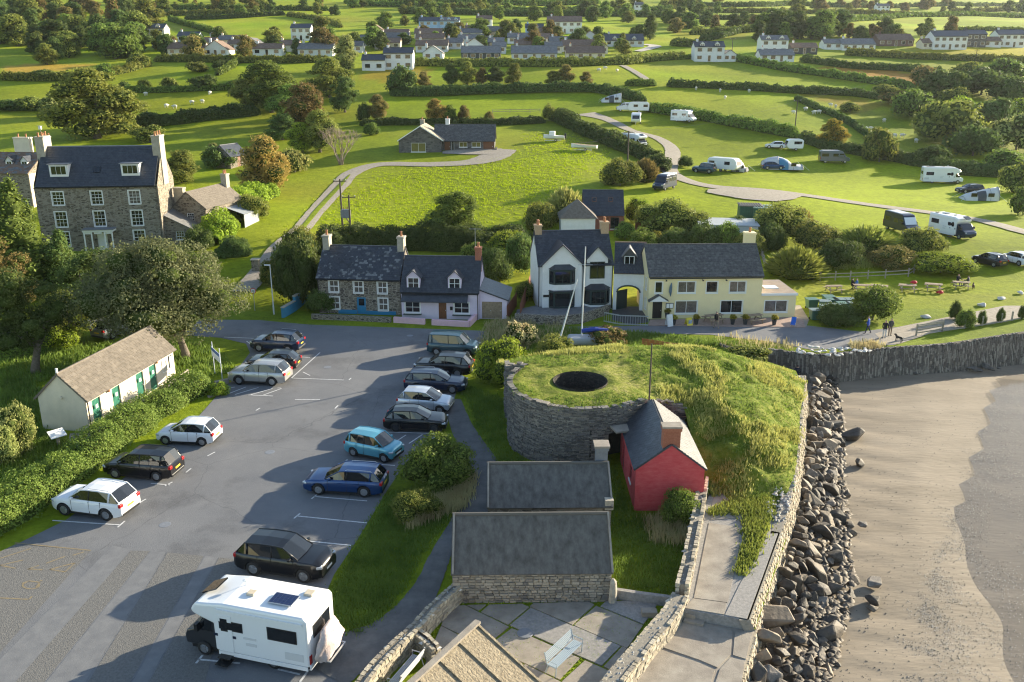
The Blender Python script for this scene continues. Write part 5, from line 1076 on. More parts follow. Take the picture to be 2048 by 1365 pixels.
for i in range(len(path)-1):
    a, b=path[i], path[i+1];d=(b-a);L_=hypot(d.x, d.y)
    if L_ < .05: continue
    d.z=0;d.normalize();o_=outs[i];slope_v=(Vector((a.x, a.y, -2.6))+o_*BT-a);sl_len=slope_v.length;dv=slope_v.normalized();nn=d.cross(-dv).normalized()
    if nn.dot(o_) < 0: nn=-nn
    s=0.
    while s < sl_len:
        hh=RN.uniform(.12,.24);x=RN.uniform(-.15,0)
        while x < L_:
            wd=RN.uniform(.15,.42);pr=RN.uniform(.0,.09);g=.014;k=len(st.v);P0=a+d*x+dv*s
            for c, ins in ((-.05,0),(pr+.03,.02)):
                for u_, v_ in ((g+ins, g+ins),(wd-g-ins, g+ins+RN.uniform(-.02,.02)),(wd-g-ins, hh-g-ins),(g+ins, hh-g-ins+RN.uniform(-.02,.02))): st.v.append(tuple(P0+d*u_+dv*v_+nn*c))
            for q in ((7,6,5,4),(0,1,5,4),(1,2,6,5),(2,3,7,6),(3,0,4,7)): st.f.append(tuple(k+j for j in q));st.m.append(RN.choice((0,0,1,2)))
            x += wd
        s += hh
stuff(st.build('face_stones', WS, t, uv=False))
cp_=MB()
for i in range(len(path)-1):
    if path[i].z < .6: continue
    for k in range(9):
        p=path[i]+(path[i+1]-path[i])*RN.random()-outs[i]*RN.uniform(-.05,1.1);r=RN.uniform(.06,.15);k0=len(cp_.v)
        for x, y, z in ((1,0,0),(0,1,0),(-1,0,0),(0,-1,0),(.1,.1,.7),(0,0,-.6)): cp_.v.append((p.x+x*r*RN.uniform(.7,1.3), p.y+y*r*RN.uniform(.7,1.3), p.z+z*r+.02))
        for f_ in ((0,1,4),(1,2,4),(2,3,4),(3,0,4),(1,0,5),(2,1,5),(3,2,5),(0,3,5)): cp_.f.append(tuple(k0+i_ for i_ in f_));cp_.m.append(RN.choice((0,0,1)))
stuff(cp_.build('rubble_top', CS, t, uv=False))
FW=[GZ(1440,692), GZ(1480,703), GZ(1540,703), GZ(1620,714), GZ(1700,710), GZ(1780,701), GZ(1900,692), GZ(2048,670), GZ(2300,638)]
t=thing('sea_wall','dark upright-slab sea wall along the road above the beach','wall', (0,0,0));fl=smooth_line(FW, 10)
mb=MB()
for i in range(len(fl)-1): a, b=fl[i], fl[i+1];mb.face([Vector((a.x, a.y-.5,-2.8)), Vector((b.x, b.y-.5,-2.8)), Vector((b.x, b.y, .15)), Vector((a.x, a.y, .15))]);mb.face([Vector((a.x, a.y, .15)), Vector((b.x, b.y, .15)), Vector((b.x, b.y+.5,.15)), Vector((a.x, a.y+.5,.15))])
mb.build('wall_core', DARKM, t)
DS=[mat('dark_slab_a', (.07,.063,.055),(.14,.125,.11), scale=5, rough=.85, bump=.4), mat('dark_slab_b', (.12,.108,.092),(.22,.2,.17), scale=5, rough=.85, bump=.4), mat('dark_slab_c', (.18,.165,.14),(.3,.275,.235), scale=5, rough=.85)]
st=MB()
for i in range(len(fl)-1):
    a, b=fl[i], fl[i+1];d=b-a;L_=d.length;d.normalize();x=0
    while x < L_:
        wd=RN.uniform(.1,.22);z=-2.7
        while z < .1:
            hh=RN.uniform(.22,.7);z1=min(z+hh, .1+RN.uniform(0,.22));f0=(z+2.8)/2.95;f1=(z1+2.8)/2.95;p=a+d*x;y0=-.5*(1-f0)-RN.uniform(.02,.12);y1=-.5*(1-f1)-RN.uniform(.02,.12);k=len(st.v)
            for dx, dy, zz in ((0.01, y0, z),(wd-.01, y0, z),(wd-.015, y1, z1-.02),(.015, y1, z1-.02)): q=p+d*dx;st.v.append((q.x, q.y+dy, zz))
            for dx, dy, zz in ((0.01,.2, z),(wd-.01,.2, z),(wd-.01,.2, z1-.02),(.01,.2, z1-.02)): q=p+d*dx;st.v.append((q.x, q.y+dy, zz))
            for q in ((0,1,2,3),(3,2,6,7),(1,5,6,2),(4,0,3,7)): st.f.append(tuple(k+j for j in q));st.m.append(RN.choice((0,0,1,2)))
            z=z1
        x += wd
stuff(st.build('upright_slabs', DS, t, uv=False))
# ---------------------------------------------------------------- boulders
RIP=[mat('riprap_%d' % i, c, c2, scale=1.6, rough=.75, bump=.7, bscale=5, rand=.45, detail=8) for i, (c, c2) in enumerate((((.028,.024,.02),(.085,.07,.056)),((.05,.041,.032),(.135,.11,.085)),((.1,.08,.058),(.23,.18,.13)),((.08,.07,.06),(.2,.175,.15))))]
def boulder_mesh(k, m, flat=1.):
    rr=random.Random(100+k);bm=bmesh.new()
    for i in range(13):
        v=Vector((rr.gauss(0,1), rr.gauss(0,1), rr.gauss(0,1))).normalized();s_=rr.uniform(.75,1.1);bm.verts.new((v.x*s_, v.y*s_*.8, v.z*s_*.72*flat))
    r=bmesh.ops.convex_hull(bm, input=bm.verts);bmesh.ops.delete(bm, geom=[g for g in r['geom_interior'] if isinstance(g, bmesh.types.BMVert)], context='VERTS')
    bmesh.ops.bevel(bm, geom=list(bm.edges), offset=.05, segments=1, affect='EDGES')
    me=bpy.data.meshes.new('boulder');bm.to_mesh(me);bm.free();me.materials.append(m);return me
BM=[boulder_mesh(k, RIP[k % 4]) for k in range(16)]
edge_pts=[(1500,1365),(1545,1200),(1585,1060),(1600,980),(1612,860),(1618,770)]
outer_px=[(1652,1420),(1708,1180),(1700,1060),(1688,950),(1690,870),(1676,775)]
nb=0;placed=[]
for tries in range(4000):
    f=RN.random();q=RN.random()**1.25;y_=1420-f*665
    inner=float(np.interp(y_, [p[1] for p in edge_pts][::-1], [p[0] for p in edge_pts][::-1]));outerx=float(np.interp(y_, [p[1] for p in outer_px][::-1], [p[0] for p in outer_px][::-1]))
    x_=inner+8+(outerx-inner-10)*q;z=-2.1+1.75*(1-q)**1.1-.15
    p=GZ(x_, y_, z);r=RN.choice([.35,.45,.5,.6,.7,.85,1.0])*(1 if q < .8 else .7)*RN.uniform(.8,1.1)*(1.0 if y_ > 1150 else .88)
    if p.y < 24: continue
    if any((p-o_).length < (r+r2)*.58 for o_, r2 in placed): continue
    placed.append((p, r));o=link('riprap_boulder', BM[RN.randrange(16)], None, p, 0,(r*RN.uniform(.85,1.25), r*RN.uniform(.85,1.2), r*RN.uniform(.75,1.1)));o.rotation_euler=(RN.uniform(-.6,.6), RN.uniform(-.6,.6), RN.uniform(0,6.3))
    tag(o,'rough grey boulder in the heap below the pale sea wall','boulder','boulders heaped below the sea wall');nb += 1
    if nb >= 296: break
for i, (x, y, r) in enumerate(((1705,872,1.05),(1718,925,.5),(1660,925,.8),(1750,1165,.5),(1745,1200,.5),(1745,1215,.35),(1700,1050,.45),(1725,1050,.35),(1690,985,.35))):
    p=GZ(x, y, -2.0);o=link('riprap_boulder', BM[(i*5) % 16], None, p, i*1.3,(r*1.1, r, r*.9));tag(o,'rough grey boulder in the heap below the pale sea wall','boulder','boulders heaped below the sea wall')
def gapf():
    y=RN.uniform(765,1420);a=float(np.interp(y, [p[1] for p in edge_pts][::-1], [p[0] for p in edge_pts][::-1]));b=float(np.interp(y, [p[1] for p in outer_px][::-1], [p[0] for p in outer_px][::-1]));f=RN.uniform(.1,1.0);p=GZ(a+(b-a)*f, y, -2.1+1.2*max(0,1-f));return tuple(p)
FWR=[mat('fallen_rock', (.06,.055,.05),(.16,.145,.125), scale=2, rough=.8, bump=.5, rand=.3)];BM2=[boulder_mesh(40+k, FWR[0]) for k in range(6)]
for i in range(34):
    x=RN.uniform(1620,2060);y=RN.uniform(732,748) if x < 1850 else RN.uniform(722,742);p=GZ(x, y, -2.2);r=RN.uniform(.22,.6);o=link('fallen_boulder', BM2[i % 6], None, p, RN.uniform(0,6),(r*1.3, r, r*.7));tag(o,'dark boulder at the foot of the roadside sea wall','boulder','boulders at the foot of the roadside wall')
PALE=mat('pale_boulder', (.42,.4,.37),(.62,.6,.56), scale=2, rough=.85, bump=.5, bscale=8);BM3=[boulder_mesh(60+k, PALE, .75) for k in range(6)]
for i in range(46):
    x=RN.uniform(1585,1745);y=RN.uniform(696,712) if x > 1640 else RN.uniform(692,708);p=GZ(x, y, .25);r=RN.uniform(.15,.36);o=link('wall_top_rock', BM3[i % 6], None, p, RN.uniform(0,6),(r*1.2, r, r*.8));tag(o,'pale rock lying along the top of the roadside sea wall','rock','rocks along the top of the roadside wall')
for i, (x, y, lab) in enumerate(((1852,636,'pale boulder on the lawn nearest the walking people'),(1909,623,'second pale boulder on the lawn from the walking people'),(1964,612,'third pale boulder on the lawn from the walking people'),(2003,599,'fourth pale boulder on the lawn from the walking people'),(2040,588,'pale lawn boulder closest to the right edge'))):
    p=G(x, y);o=link('lawn_boulder', BM3[i], None, p+UP*.1, i*1.1,(.62,.5,.5));tag(o, lab,'boulder','boulders edging the lawn')
# pebbles on the shore
pv=[];pf=[]
PBm=[mat('dark_pebbles', (.03,.027,.024),(.09,.08,.07), scale=20, rough=.7), mat('pale_pebbles', (.3,.27,.23),(.45,.42,.38), scale=20, rough=.7)]
def pebbles(name, n, fn, r0, r1, mm, lab):
    P=np.array([fn() for _ in range(n)]);Rr=NR.uniform(r0, r1, n);base=np.array([(1,0,0),(-.5,.87,0),(-.5,-.87,0),(0,0,.8)])
    V=P[:, None, :]+base[None]*Rr[:, None, None]*NR.uniform(.6,1.3,(n, 4,3));k=np.arange(n)[:, None]*4
    Fq=np.concatenate([k+np.array([[0,1,3]]), k+np.array([[1,2,3]]), k+np.array([[2,0,3]])]);stuff(link(name, npmesh(name, V.reshape(-1,3), Fq, mm)), lab,'pebbles')
def shore(spread):
    def f():
        y=RN.uniform(765,1420);xw=float(np.interp(y, [748,790,880,985,1080,1180,1260,1400], [2005,1985,1962,1925,1890,1858,1838,1815]));x=xw+RN.uniform(*spread)*RN.random()
        p=GZ(x, y, -2.3)
        if mnoise.noise((p.x*.55, p.y*.4,2))+.4*mnoise.noise((p.x*2, p.y*2,5)) < RN.uniform(-.35,.35): return f()
        return (p.x, p.y, max(-2.36, float(beach_z(p.x, p.y))))
    return f
pebbles('dark_pebbles', 6000, shore((-40,420)),.015,.042, PBm[0],'dark pebbles scattered over the wet shore');pebbles('pale_pebbles', 6000, shore((-60,420)),.015,.04, PBm[1],'pale pebbles scattered over the wet shore')
pebbles('broken_rock', 1500, gapf, .1,.3, RIP[1],'small broken rock packed between the big boulders')
def dryf():
    x=RN.uniform(1640,1980);y=RN.uniform(740,1400);p=GZ(x, y, -2.25);return (p.x, p.y, float(beach_z(p.x, p.y)))
pebbles('weed_flecks', 1500, dryf, .015,.05, PBm[0],'dark weed flecks and stones strewn over dry sand')
# ================================================================ vehicles
TYRE=mat('tyre_rubber', (.015,.015,.016), rough=.8);RIM=mat('alloy_rim', (.45,.46,.48), rough=.3, metal=.8);RIMD=mat('dark_rim', (.08,.08,.085), rough=.35, metal=.5)
CGLASS=mat('car_glass', (.01,.012,.014), rough=.03, spec=.8);REDL=mat('tail_light_red', (.4,.01,.012), rough=.2);HEADL=mat('headlight_glass', (.55,.57,.6), rough=.08, metal=.3)
PLATE_Y=mat('rear_plate_yellow', (.75,.5,.03), rough=.5);PLATE_W=mat('front_plate_white', (.75,.75,.74), rough=.5)
def paint_mat(name, c, metal=.25): return mat(name, c, rough=.28, metal=metal, coat=.5, spec=.4)
_wh={}
def wheel(parent, x, y, r, side, dark=False, wd=.2):
    key=(round(r, 3), dark)
    if key not in _wh:
        a=MB();a.lathe([(r*.62, -wd/2),(r*.93, -wd/2),(r, -wd*.35),(r, wd*.35),(r*.93, wd/2),(r*.62, wd/2)], 20, axis='y')
        b=MB();b.lathe([(r*.74, -wd*.46),(r*.68, -wd*.49),(r*.64, -wd*.3),(.01, -wd*.3)], 18, axis='y');
        for k in range(5):
            t_=2*pi*k/5;u=Vector((cos(t_),0, sin(t_)));v=Vector((-sin(t_),0, cos(t_)));b.ob(Vector((0,0,0)), u, v, Vector((0,-1,0)),.02, r*.68, -r*.085, r*.085, wd*.3, wd*.47)
        b.lathe([(.06, -wd*.48),(.001, -wd*.48)], 8, axis='y')
        _wh[key]=(a.mesh('wheel', TYRE, True, uv=False), b.mesh('rim', RIMD if dark else RIM, False, uv=False))
    w_=link('wheel', _wh[key][0], parent, (x, y, r));
    if side > 0: w_.rotation_euler.z=pi
    link('rim', _wh[key][1], w_);return w_
KINDS=dict(  # L W H wheelbase wheel_r belt hood  cowl roof0 roof1 tail  deck clearance
 hatch=dict(L=3.95, W=1.7, H=1.5, wb=2.5, r=.3, belt=.92, hood=.8, c=.95, r0=.25, r1=-1.45, t=-1.85, gc=.2),
 golf=dict(L=4.3, W=1.8, H=1.47, wb=2.63, r=.32, belt=.92, hood=.78, c=.85, r0=.15, r1=-1.5, t=-2.0, gc=.2),
 panda=dict(L=3.65, W=1.65, H=1.55, wb=2.3, r=.29, belt=.95, hood=.86, c=1.0, r0=.45, r1=-1.45, t=-1.72, gc=.2),
 suv=dict(L=4.5, W=1.87, H=1.66, wb=2.67, r=.36, belt=1.05, hood=.95, c=.95, r0=.25, r1=-1.65, t=-2.1, gc=.25),
 bigsuv=dict(L=4.7, W=1.9, H=1.7, wb=2.7, r=.37, belt=1.08, hood=1.0, c=1.0, r0=.3, r1=-1.75, t=-2.2, gc=.26),
 estate=dict(L=4.75, W=1.83, H=1.52, wb=2.73, r=.34, belt=.96, hood=.84, c=.95, r0=.2, r1=-1.9, t=-2.25, gc=.21),
 mpv=dict(L=4.5, W=1.8, H=1.64, wb=2.7, r=.32, belt=1.0, hood=.85, c=1.15, r0=.45, r1=-1.8, t=-2.1, gc=.21),
 berlingo=dict(L=4.4, W=1.83, H=1.82, wb=2.75, r=.33, belt=1.08, hood=.95, c=1.2, r0=.7, r1=-2.0, t=-2.12, gc=.22),
 jeep=dict(L=4.3, W=1.8, H=1.85, wb=2.55, r=.38, belt=1.15, hood=1.08, c=.75, r0=.45, r1=-1.9, t=-2.0, gc=.3))
def car(label, kind, paintm, front, rear, near_left, z=None, group='cars in the car park', dark_rims=False, rails=False, name='parked_car', trim=None, mid_hide=False):
    k=KINDS[kind];a=G(*front) if z is None else GZ(*front, z);b=G(*rear) if z is None else GZ(*rear, z);d=(a-b);hd=atan2(d.y, d.x);d.normalize()
    left=Vector((-d.y, d.x, 0));tw=k['W']/2-.1;c=(a+b)/2+(-left if near_left else left)*tw
    if c.y > 86: c.z=th(c.x, c.y)
    else: c.z=.012
    t=thing(name, label,'car', c, hd, group);L, Wd, Hh, wb, r, zb, zh, gc=k['L'], k['W'], k['H'], k['wb'], k['r']+.012, k['belt']+.06, k['hood']+.07, k['gc']
    xo=(L*.012);xf, xr=wb/2+xo, -wb/2+xo;Ra=r+.055;hl=L/2
    xs=set(np.linspace(-hl+.12, hl-.12,14).tolist())
    for xw in (xf, xr):
        for q in (-1,-.97,-.85,-.6,-.3,0,.3,.6,.85,.97,1): xs.add(xw+q*Ra)
    xs |= {-hl, -hl+.04, hl-.04, hl, k['c'], k['t']};xs=sorted(x for x in xs if -hl <= x <= hl);xs=[x for i, x in enumerate(xs) if i == 0 or x-xs[i-1] > .012 or x == hl]
    def sect(x):
        e=max(0, abs(x)-(hl-.55))/.55;w_=Wd/2*(1-.16*e**2.2 if x > 0 else 1-.11*e**2.4)
        if x > k['c']: f=(x-k['c'])/(hl-k['c']);zt=zb-.03-(zb-.03-zh)*f**.8-.26*max(0,(f-.72)/.28)**2.2
        elif x < k['t']: f=(k['t']-x)/max(.01, hl+k['t']);zt=zb-.02-.12*f
        else: zt=zb
        z0=gc+.16*max(0,(abs(x)-(hl-.25))/.25)
        for xw in (xf, xr):
            q=Ra**2-(x-xw)**2
            if q > 0: z0=max(z0, r+sqrt(q))
        zm=max(min(.58, zt-.2), z0+.02);z3=max(zt-.1, zm+.02)
        return [(w_*.955, z0),(w_, zm),(w_*.985, z3),(w_*.9, zt),(w_*.45, zt+.02),(0, zt+.03)]
    mb=MB();n=6
    for x in xs:
        S=sect(x);mb.v += [(x, y, z_) for y, z_ in S]+[(x, -y, z_) for y, z_ in S[-2::-1]]
    m_=2*n-1
    for i in range(len(xs)-1):
        for j in range(m_-1): mb.f.append((i*m_+j, (i+1)*m_+j, (i+1)*m_+j+1, i*m_+j+1));mb.m.append(0)
    mb.f.append(tuple(range(m_)));mb.m.append(0);mb.f.append(tuple((len(xs)-1)*m_+j for j in reversed(range(m_))));mb.m.append(0)
    body=mb.build('body', paintm, t, smooth=True, uv=False);md=body.modifiers.new('es','EDGE_SPLIT');md.split_angle=radians(38)
    u=MB();u.b(-hl+.25, hl-.25, -Wd/2+.14, Wd/2-.14, gc-.02,.62);u.build('underbody', BLACKP, t, uv=False)
    for sx, nm in ((1,'front_bumper'),(-1,'rear_bumper')): u=MB();u.b(*sorted((sx*(hl-.3), sx*(hl+.012))), -Wd/2*.8, Wd/2*.8, gc+.06, gc+.24);u.build(nm, BLACKP, t, uv=False, bevel=.04)
    for sy in (1,-1): u=MB();u.b(xr+Ra, xf-Ra, *sorted((sy*(Wd/2*.955), sy*(Wd/2*.985))), gc-.01, gc+.1);u.build('sill_trim', BLACKP, t, uv=False)
    # greenhouse
    wbx, wr=Wd/2*.925, Wd/2*.775;st_=[(k['c']+.1, zb, Wd/2*.84),(k['r0'], Hh-.04, wr),(k['r0']-.35, Hh, wr+.01),(k['r1']*.5, Hh+.005, wr+.01),(k['r1'], Hh-.05, wr-.02),(k['t'], zb+.02, Wd/2*.82)]
    base=lambda x: wbx if abs(x) < 99 else wbx
    def edge(i, s_): x, z_, w_=st_[i];return Vector((x, s_*w_, z_))
    def bott(i, s_): x=st_[i][0];return Vector((min(max(x, k['t']), k['c']), s_*wbx, zb-.01))
    def topq(i, nm, mm, lift=0):
        g=MB();f0, f1=(edge(i, 1), edge(i+1,1)),(edge(i, -1), edge(i+1,-1));c0=(f0[0]+f1[0])/2+UP*.045;c1=(f0[1]+f1[1])/2+UP*.045
        if i == 0: c0=(f0[0]+f1[0])/2+Vector((.09,0,.03))
        if i == 4: c1=(f0[1]+f1[1])/2+Vector((-.06,0,.03))
        return [(f0[0], c0, c1, f0[1]),(c0, f1[0], f1[1], c1)]
    g=MB();[g.face(q) for q in topq(0,'', 0)];g.build('windscreen', CGLASS, t, smooth=True, uv=False)
    g=MB();[g.face(q) for q in topq(4,'', 0)];g.build('rear_window', CGLASS, t, smooth=True, uv=False)
    g=MB()
    for i in (1,2,3): [g.face(q) for q in topq(i,'', 0)]
    ro=g.build('roof', paintm, t, smooth=True, uv=False)
    for s_ in (1,-1):
        g=MB()
        for i in range(5):
            q=[bott(i, s_), bott(i+1, s_), edge(i+1, s_), edge(i, s_)];g.face(q if s_ < 0 else q[::-1])
        g.build('side_window', CGLASS, t, uv=False)
        for nm, P, rad in (('roof_edge', [edge(i, s_) for i in range(6)], .035),('door_pillar', [Vector((-.25, s_*(wbx+.003), zb)), Vector((-.3, s_*(wr+.02), Hh-.03))], .03),('rear_pillar', [Vector(((xr+k['r1'])/2-.05, s_*(wbx+.003), zb)), Vector(((xr+k['r1'])/2-.1, s_*(wr+.01), Hh-.05))], .055)):
            g=MB();g.tube(P, rad, 6);g.build(nm, paintm if nm == 'roof_edge' else (trim or (BLACKP if nm == 'door_pillar' else paintm)), t, smooth=True, uv=False)
        g=MB();g.b(k['c']-.32, k['c']-.16, *sorted((s_*(Wd/2-.02), s_*(Wd/2+.17))), zb+.02, zb+.15);g.build('wing_mirror', paintm, t, uv=False, bevel=.03)
        for xh in (.1,-.85): g=MB();g.b(xh-.1, xh+.1, *sorted((s_*(Wd/2-.02), s_*(Wd/2+.015))), zb-.2, zb-.165);g.build('door_handle', paintm, t, uv=False)
        for xh in (k['c']-.1,-.28, xr+.28 if kind != 'jeep' else -1.2): g=MB();g.b(xh-.006, xh+.006, *sorted((s_*(Wd/2-.05), s_*(Wd/2+.003))), gc+.12, zb-.04);g.build('door_seam', BLACKP, t, uv=False)
        S=sect(hl-.2);wl=Wd/2*.86;g=MB();g.ob(Vector((hl-.16, s_*wl*.86, zh-.2)), Vector((1, -s_*.5,0)).normalized(), Vector((s_*.5,1,0)).normalized(), UP, -.16,.13,-.16,.16,-.06,.07);g.build('headlight', HEADL, t, uv=False, bevel=.03)
        g=MB();g.b(-hl-.006, -hl+.16, *sorted((s_*Wd/2*.62, s_*Wd/2*.935)), zb-.26, zb-.06);g.build('tail_light', REDL, t, uv=False, bevel=.03)
        for xw in (xf, xr) if kind in ('suv','bigsuv','jeep','berlingo') else ():
            g=MB();g.tube([(xw+cos(q)*(Ra+.01), s_*(Wd/2*.97), r+sin(q)*(Ra+.01)) for q in np.linspace(-.2, pi+.2,12)], .035,5);g.build('arch_trim', BLACKP, t, uv=False)
        wheel(t, xf, s_*(Wd/2-.1), r, s_, dark_rims);wheel(t, xr, s_*(Wd/2-.1), r, s_, dark_rims)
        if rails: g=MB();g.tube([(k['r0']-.4, s_*(wr-.06), Hh+.03),(k['r0']-.5, s_*(wr-.06), Hh+.075),(k['r1']+.25, s_*(wr-.06), Hh+.06),(k['r1']+.15, s_*(wr-.06), Hh+.0)], .018,5);g.build('roof_rail', STEEL, t, uv=False)
    g=MB();g.b(-hl-.02, -hl+.03,-.26,.26, zb-.42, zb-.31);g.build('rear_number_plate', PLATE_Y, t, uv=False)
    g=MB();g.b(hl-.03, hl+.018,-.26,.26, gc+.26, gc+.36);g.build('front_number_plate', PLATE_W, t, uv=False)
    g=MB();g.b(hl-.05, hl+.004,-.42,.42, gc+.38, zh-.24);g.build('grille', BLACKP, t, uv=False)
    return t
PW=paint_mat('white_car_paint', (.72,.73,.75),0);PBk=paint_mat('black_car_paint', (.008,.008,.01));PNv=paint_mat('navy_car_paint', (.012,.025,.06));PSl=paint_mat('silver_car_paint', (.42,.41,.4),.5);PSv2=paint_mat('pale_silver_paint', (.5,.53,.58),.4)
PTl=paint_mat('teal_car_paint', (.02,.06,.08));PLB=paint_mat('light_blue_car_paint', (.1,.34,.44),.3);PBl=paint_mat('blue_car_paint', (.012,.05,.16),.4);PDk=paint_mat('dark_blue_car_paint', (.007,.018,.05));PGr=paint_mat('grey_car_paint', (.28,.29,.3),.5)
car('white crossover with red tail lights, lowest of the cars by the hedge','suv', PW, (134,1031),(216,1042), True, 0, rails=True, dark_rims=False)
car('black people carrier with yellow rear plate beside the hedge','mpv', PBk, (236,957),(315,963), True, 0)
car('small white hatchback by the hedge nearest the toilet block','hatch', PW, (337,890),(404,893), True, 0)
car('pale silver crossover at the left row in front of a dark hatchback','bigsuv', PSl, (481,770),(546,773), True, 0, rails=True)
car('dark grey hatchback half hidden behind the silver crossover','golf', PBk, (512,742),(571,744), True, 0)
car('navy off-roader with roof rails at the top of the left row','suv', PNv, (520,704),(578,707), True, 0, rails=True)
car('teal van-like car with long roof at the top of the right row','berlingo', PTl, (934,715),(872,711), False, 0)
car('black crossover with red tail lights below the teal van-like car','bigsuv', PBk, (850,752),(918,756), True, 0)
car('dark blue estate with chrome window line in the right row','estate', PDk, (903,788),(834,785), False, 0, rails=True, trim=STEEL if False else None)
car('pale silver small car squeezed between two dark cars','hatch', PSv2,(876,828),(815,823), False, 0)
car('black hatchback with dark wheels below the pale silver car','golf', PBk, (866,866),(792,864), False, 0, dark_rims=True)
car('light blue small upright car in the right row','panda', PLB, (766,925),(708,913), False, 0)
car('bright blue estate with roof rails facing the open tarmac','estate', PBl, (641,990),(730,995), True, 0, rails=True)
car('black crossover parked just above the white motorhome','bigsuv', PBk, (610,1166),(504,1150), False, 0)
car('grey crossover parked under the big trees behind the toilet block','suv', PGr, (270,664),(226,679), False, 0, group=None)
car('black small car parked on the lawn beside a white one','hatch', PBk, (1955,527),(1984,536), True, group=None);car('white small car at the right edge beyond the picnic lawn','hatch', PW, (2008,524),(2034,533), True, group=None)
# ---------------------------------------------------------------- motorhomes, vans, caravans, tents, boats
MHW=mat('motorhome_white', (.78,.79,.8), rough=.3, coat=.4, spec=.5)
def motorhome(label, front, rear, near_left, L=7.0, Wd=2.3, Hh=2.95, cabm=None, z=None, group=None, solar=True, name='motorhome', detail=True, luton=True, awning=False):
    a=G(*front) if z is None else GZ(*front, z);b=G(*rear) if z is None else GZ(*rear, z);d=(a-b);hd=atan2(d.y, d.x);d.normalize();left=Vector((-d.y, d.x, 0))
    c=(a+b)/2+(-left if near_left else left)*(Wd/2-.15);c.z=th(c.x, c.y) if c.y > 86 else .012
    t=thing(name, label,'motorhome', c, hd, group);hl=L/2;cabx=hl-1.75;cabm=cabm or MHW
    # habitation box, side profile with rounded overcab nose
    prof=[(-hl, .45),(cabx+.15,.45),(cabx+.15,1.75),(hl-1.0 if luton else cabx+.2,1.95),(hl-.62 if luton else cabx+.35,2.1),(hl-.55 if luton else cabx+.4,2.3),(hl-.8 if luton else cabx+.3,2.6),(hl-1.35 if luton else cabx, Hh-.1),(hl-2.1, Hh),(-hl+.15, Hh),(-hl, Hh-.15)]
    mb=MB();n=len(prof);mb.v=[(x, -Wd/2, z_) for x, z_ in prof]+[(x, Wd/2, z_) for x, z_ in prof]
    for i in range(n): j=(i+1) % n;mb.f.append((i, i+n, j+n, j));mb.m.append(0)
    mb.f.append(tuple(range(n)));mb.m.append(0);mb.f.append(tuple(n+i for i in reversed(range(n))));mb.m.append(0)
    body=mb.build('body', MHW, t, uv=False, bevel=.1)
    cp=[(cabx+.1,.4),(hl-.05,.4),(hl, .75),(hl-.1,1.05),(hl-.55,1.2),(hl-1.15,1.95),(cabx+.1,1.95)];cw=Wd/2-.17;mb=MB();n=len(cp);mb.v=[(x, -cw, z_) for x, z_ in cp]+[(x, cw, z_) for x, z_ in cp]
    for i in range(n): j=(i+1) % n;mb.f.append((i, i+n, j+n, j));mb.m.append(0)
    mb.f.append(tuple(range(n)));mb.m.append(0);mb.f.append(tuple(n+i for i in reversed(range(n))));mb.m.append(0)
    mb.build('cab', cabm, t, uv=False, bevel=.06)
    g=MB();s0, s1=Vector((hl-.57,0,1.23)), Vector((hl-1.12,0,1.93));dv=(s1-s0).normalized();nn=Y1.cross(dv)
    if nn.x < 0: nn=-nn
    g.ob(s0, Y1, dv, nn, -cw+.1, cw-.1,.02,(s1-s0).length-.03,.002,.03);g.build('windscreen', CGLASS, t, uv=False)
    for s_ in (1,-1):
        g=MB();y0=s_*cw;y1=s_*(cw+.012);q=[(cabx+.35,1.2),(hl-.7,1.2),(hl-1.15,1.85),(cabx+.35,1.85)]
        g.v=[(x, y1, z_) for x, z_ in q];g.f=[(0,1,2,3) if s_ < 0 else (3,2,1,0)];g.m=[0];g.build('cab_window', CGLASS, t, uv=False)
        wy=s_*Wd/2
        for (x0, x1, z0, z1) in ((-hl+.5, -hl+1.85,1.5,2.1),(cabx-1.25, cabx-.1,1.55,2.0)):
            g=MB();g.b(x0, x1, *sorted((wy, wy+s_*.02)), z0, z1);wn=g.build('window', BLACKP, t, uv=False);g=MB();g.b(x0+.05, x1-.05, *sorted((wy+s_*.021, wy+s_*.028)), z0+.05, z1-.05);g.build('pane', CGLASS, wn, uv=False)
        g=MB();g.b(-hl+.2, cabx-.05, *sorted((wy, wy+s_*.06)), Hh-.32, Hh-.22);g.build('awning_rail', MHW, t, uv=False)
        g=MB();g.b(hl-.3, hl-.05, *sorted((s_*(cw-.35), s_*(cw-.04))),.8,1.0);g.build('headlight', HEADL, t, uv=False, bevel=.04)
        g=MB();g.b(-hl-.02, -hl+.05, *sorted((s_*(Wd/2-.22), s_*(Wd/2-.05))),.6,1.0);g.build('tail_light', REDL, t, uv=False)
        g=MB();g.b(cabx+.9, cabx+1.05, *sorted((s_*(cw+.02), s_*(cw+.25))),1.25,1.6);g.build('wing_mirror', BLACKP, t, uv=False)
        g=MB();g.b(-hl+.1, cabx, *sorted((s_*(Wd/2-.02), s_*(Wd/2+.015))),.3,.48);g.build('skirt', MHW, t, uv=False)
        for xw in (hl-.95, -hl+1.75): wheel(t, xw, s_*(Wd/2-.18),.33, s_)
    g=MB();g.b(-hl+.1, hl-.3, -Wd/2+.2, Wd/2-.2,.25,.46);g.build('underbody', BLACKP, t, uv=False)
    g=MB();g.b(-hl-.03, -hl, -.7,.7,1.6,2.2);g.build('rear_window', CGLASS, t, uv=False)
    g=MB();g.b(-hl-.04, -hl+.05, -Wd/2+.05, Wd/2-.05,.3,.55);g.build('rear_bumper', MHW, t, uv=False, bevel=.04)
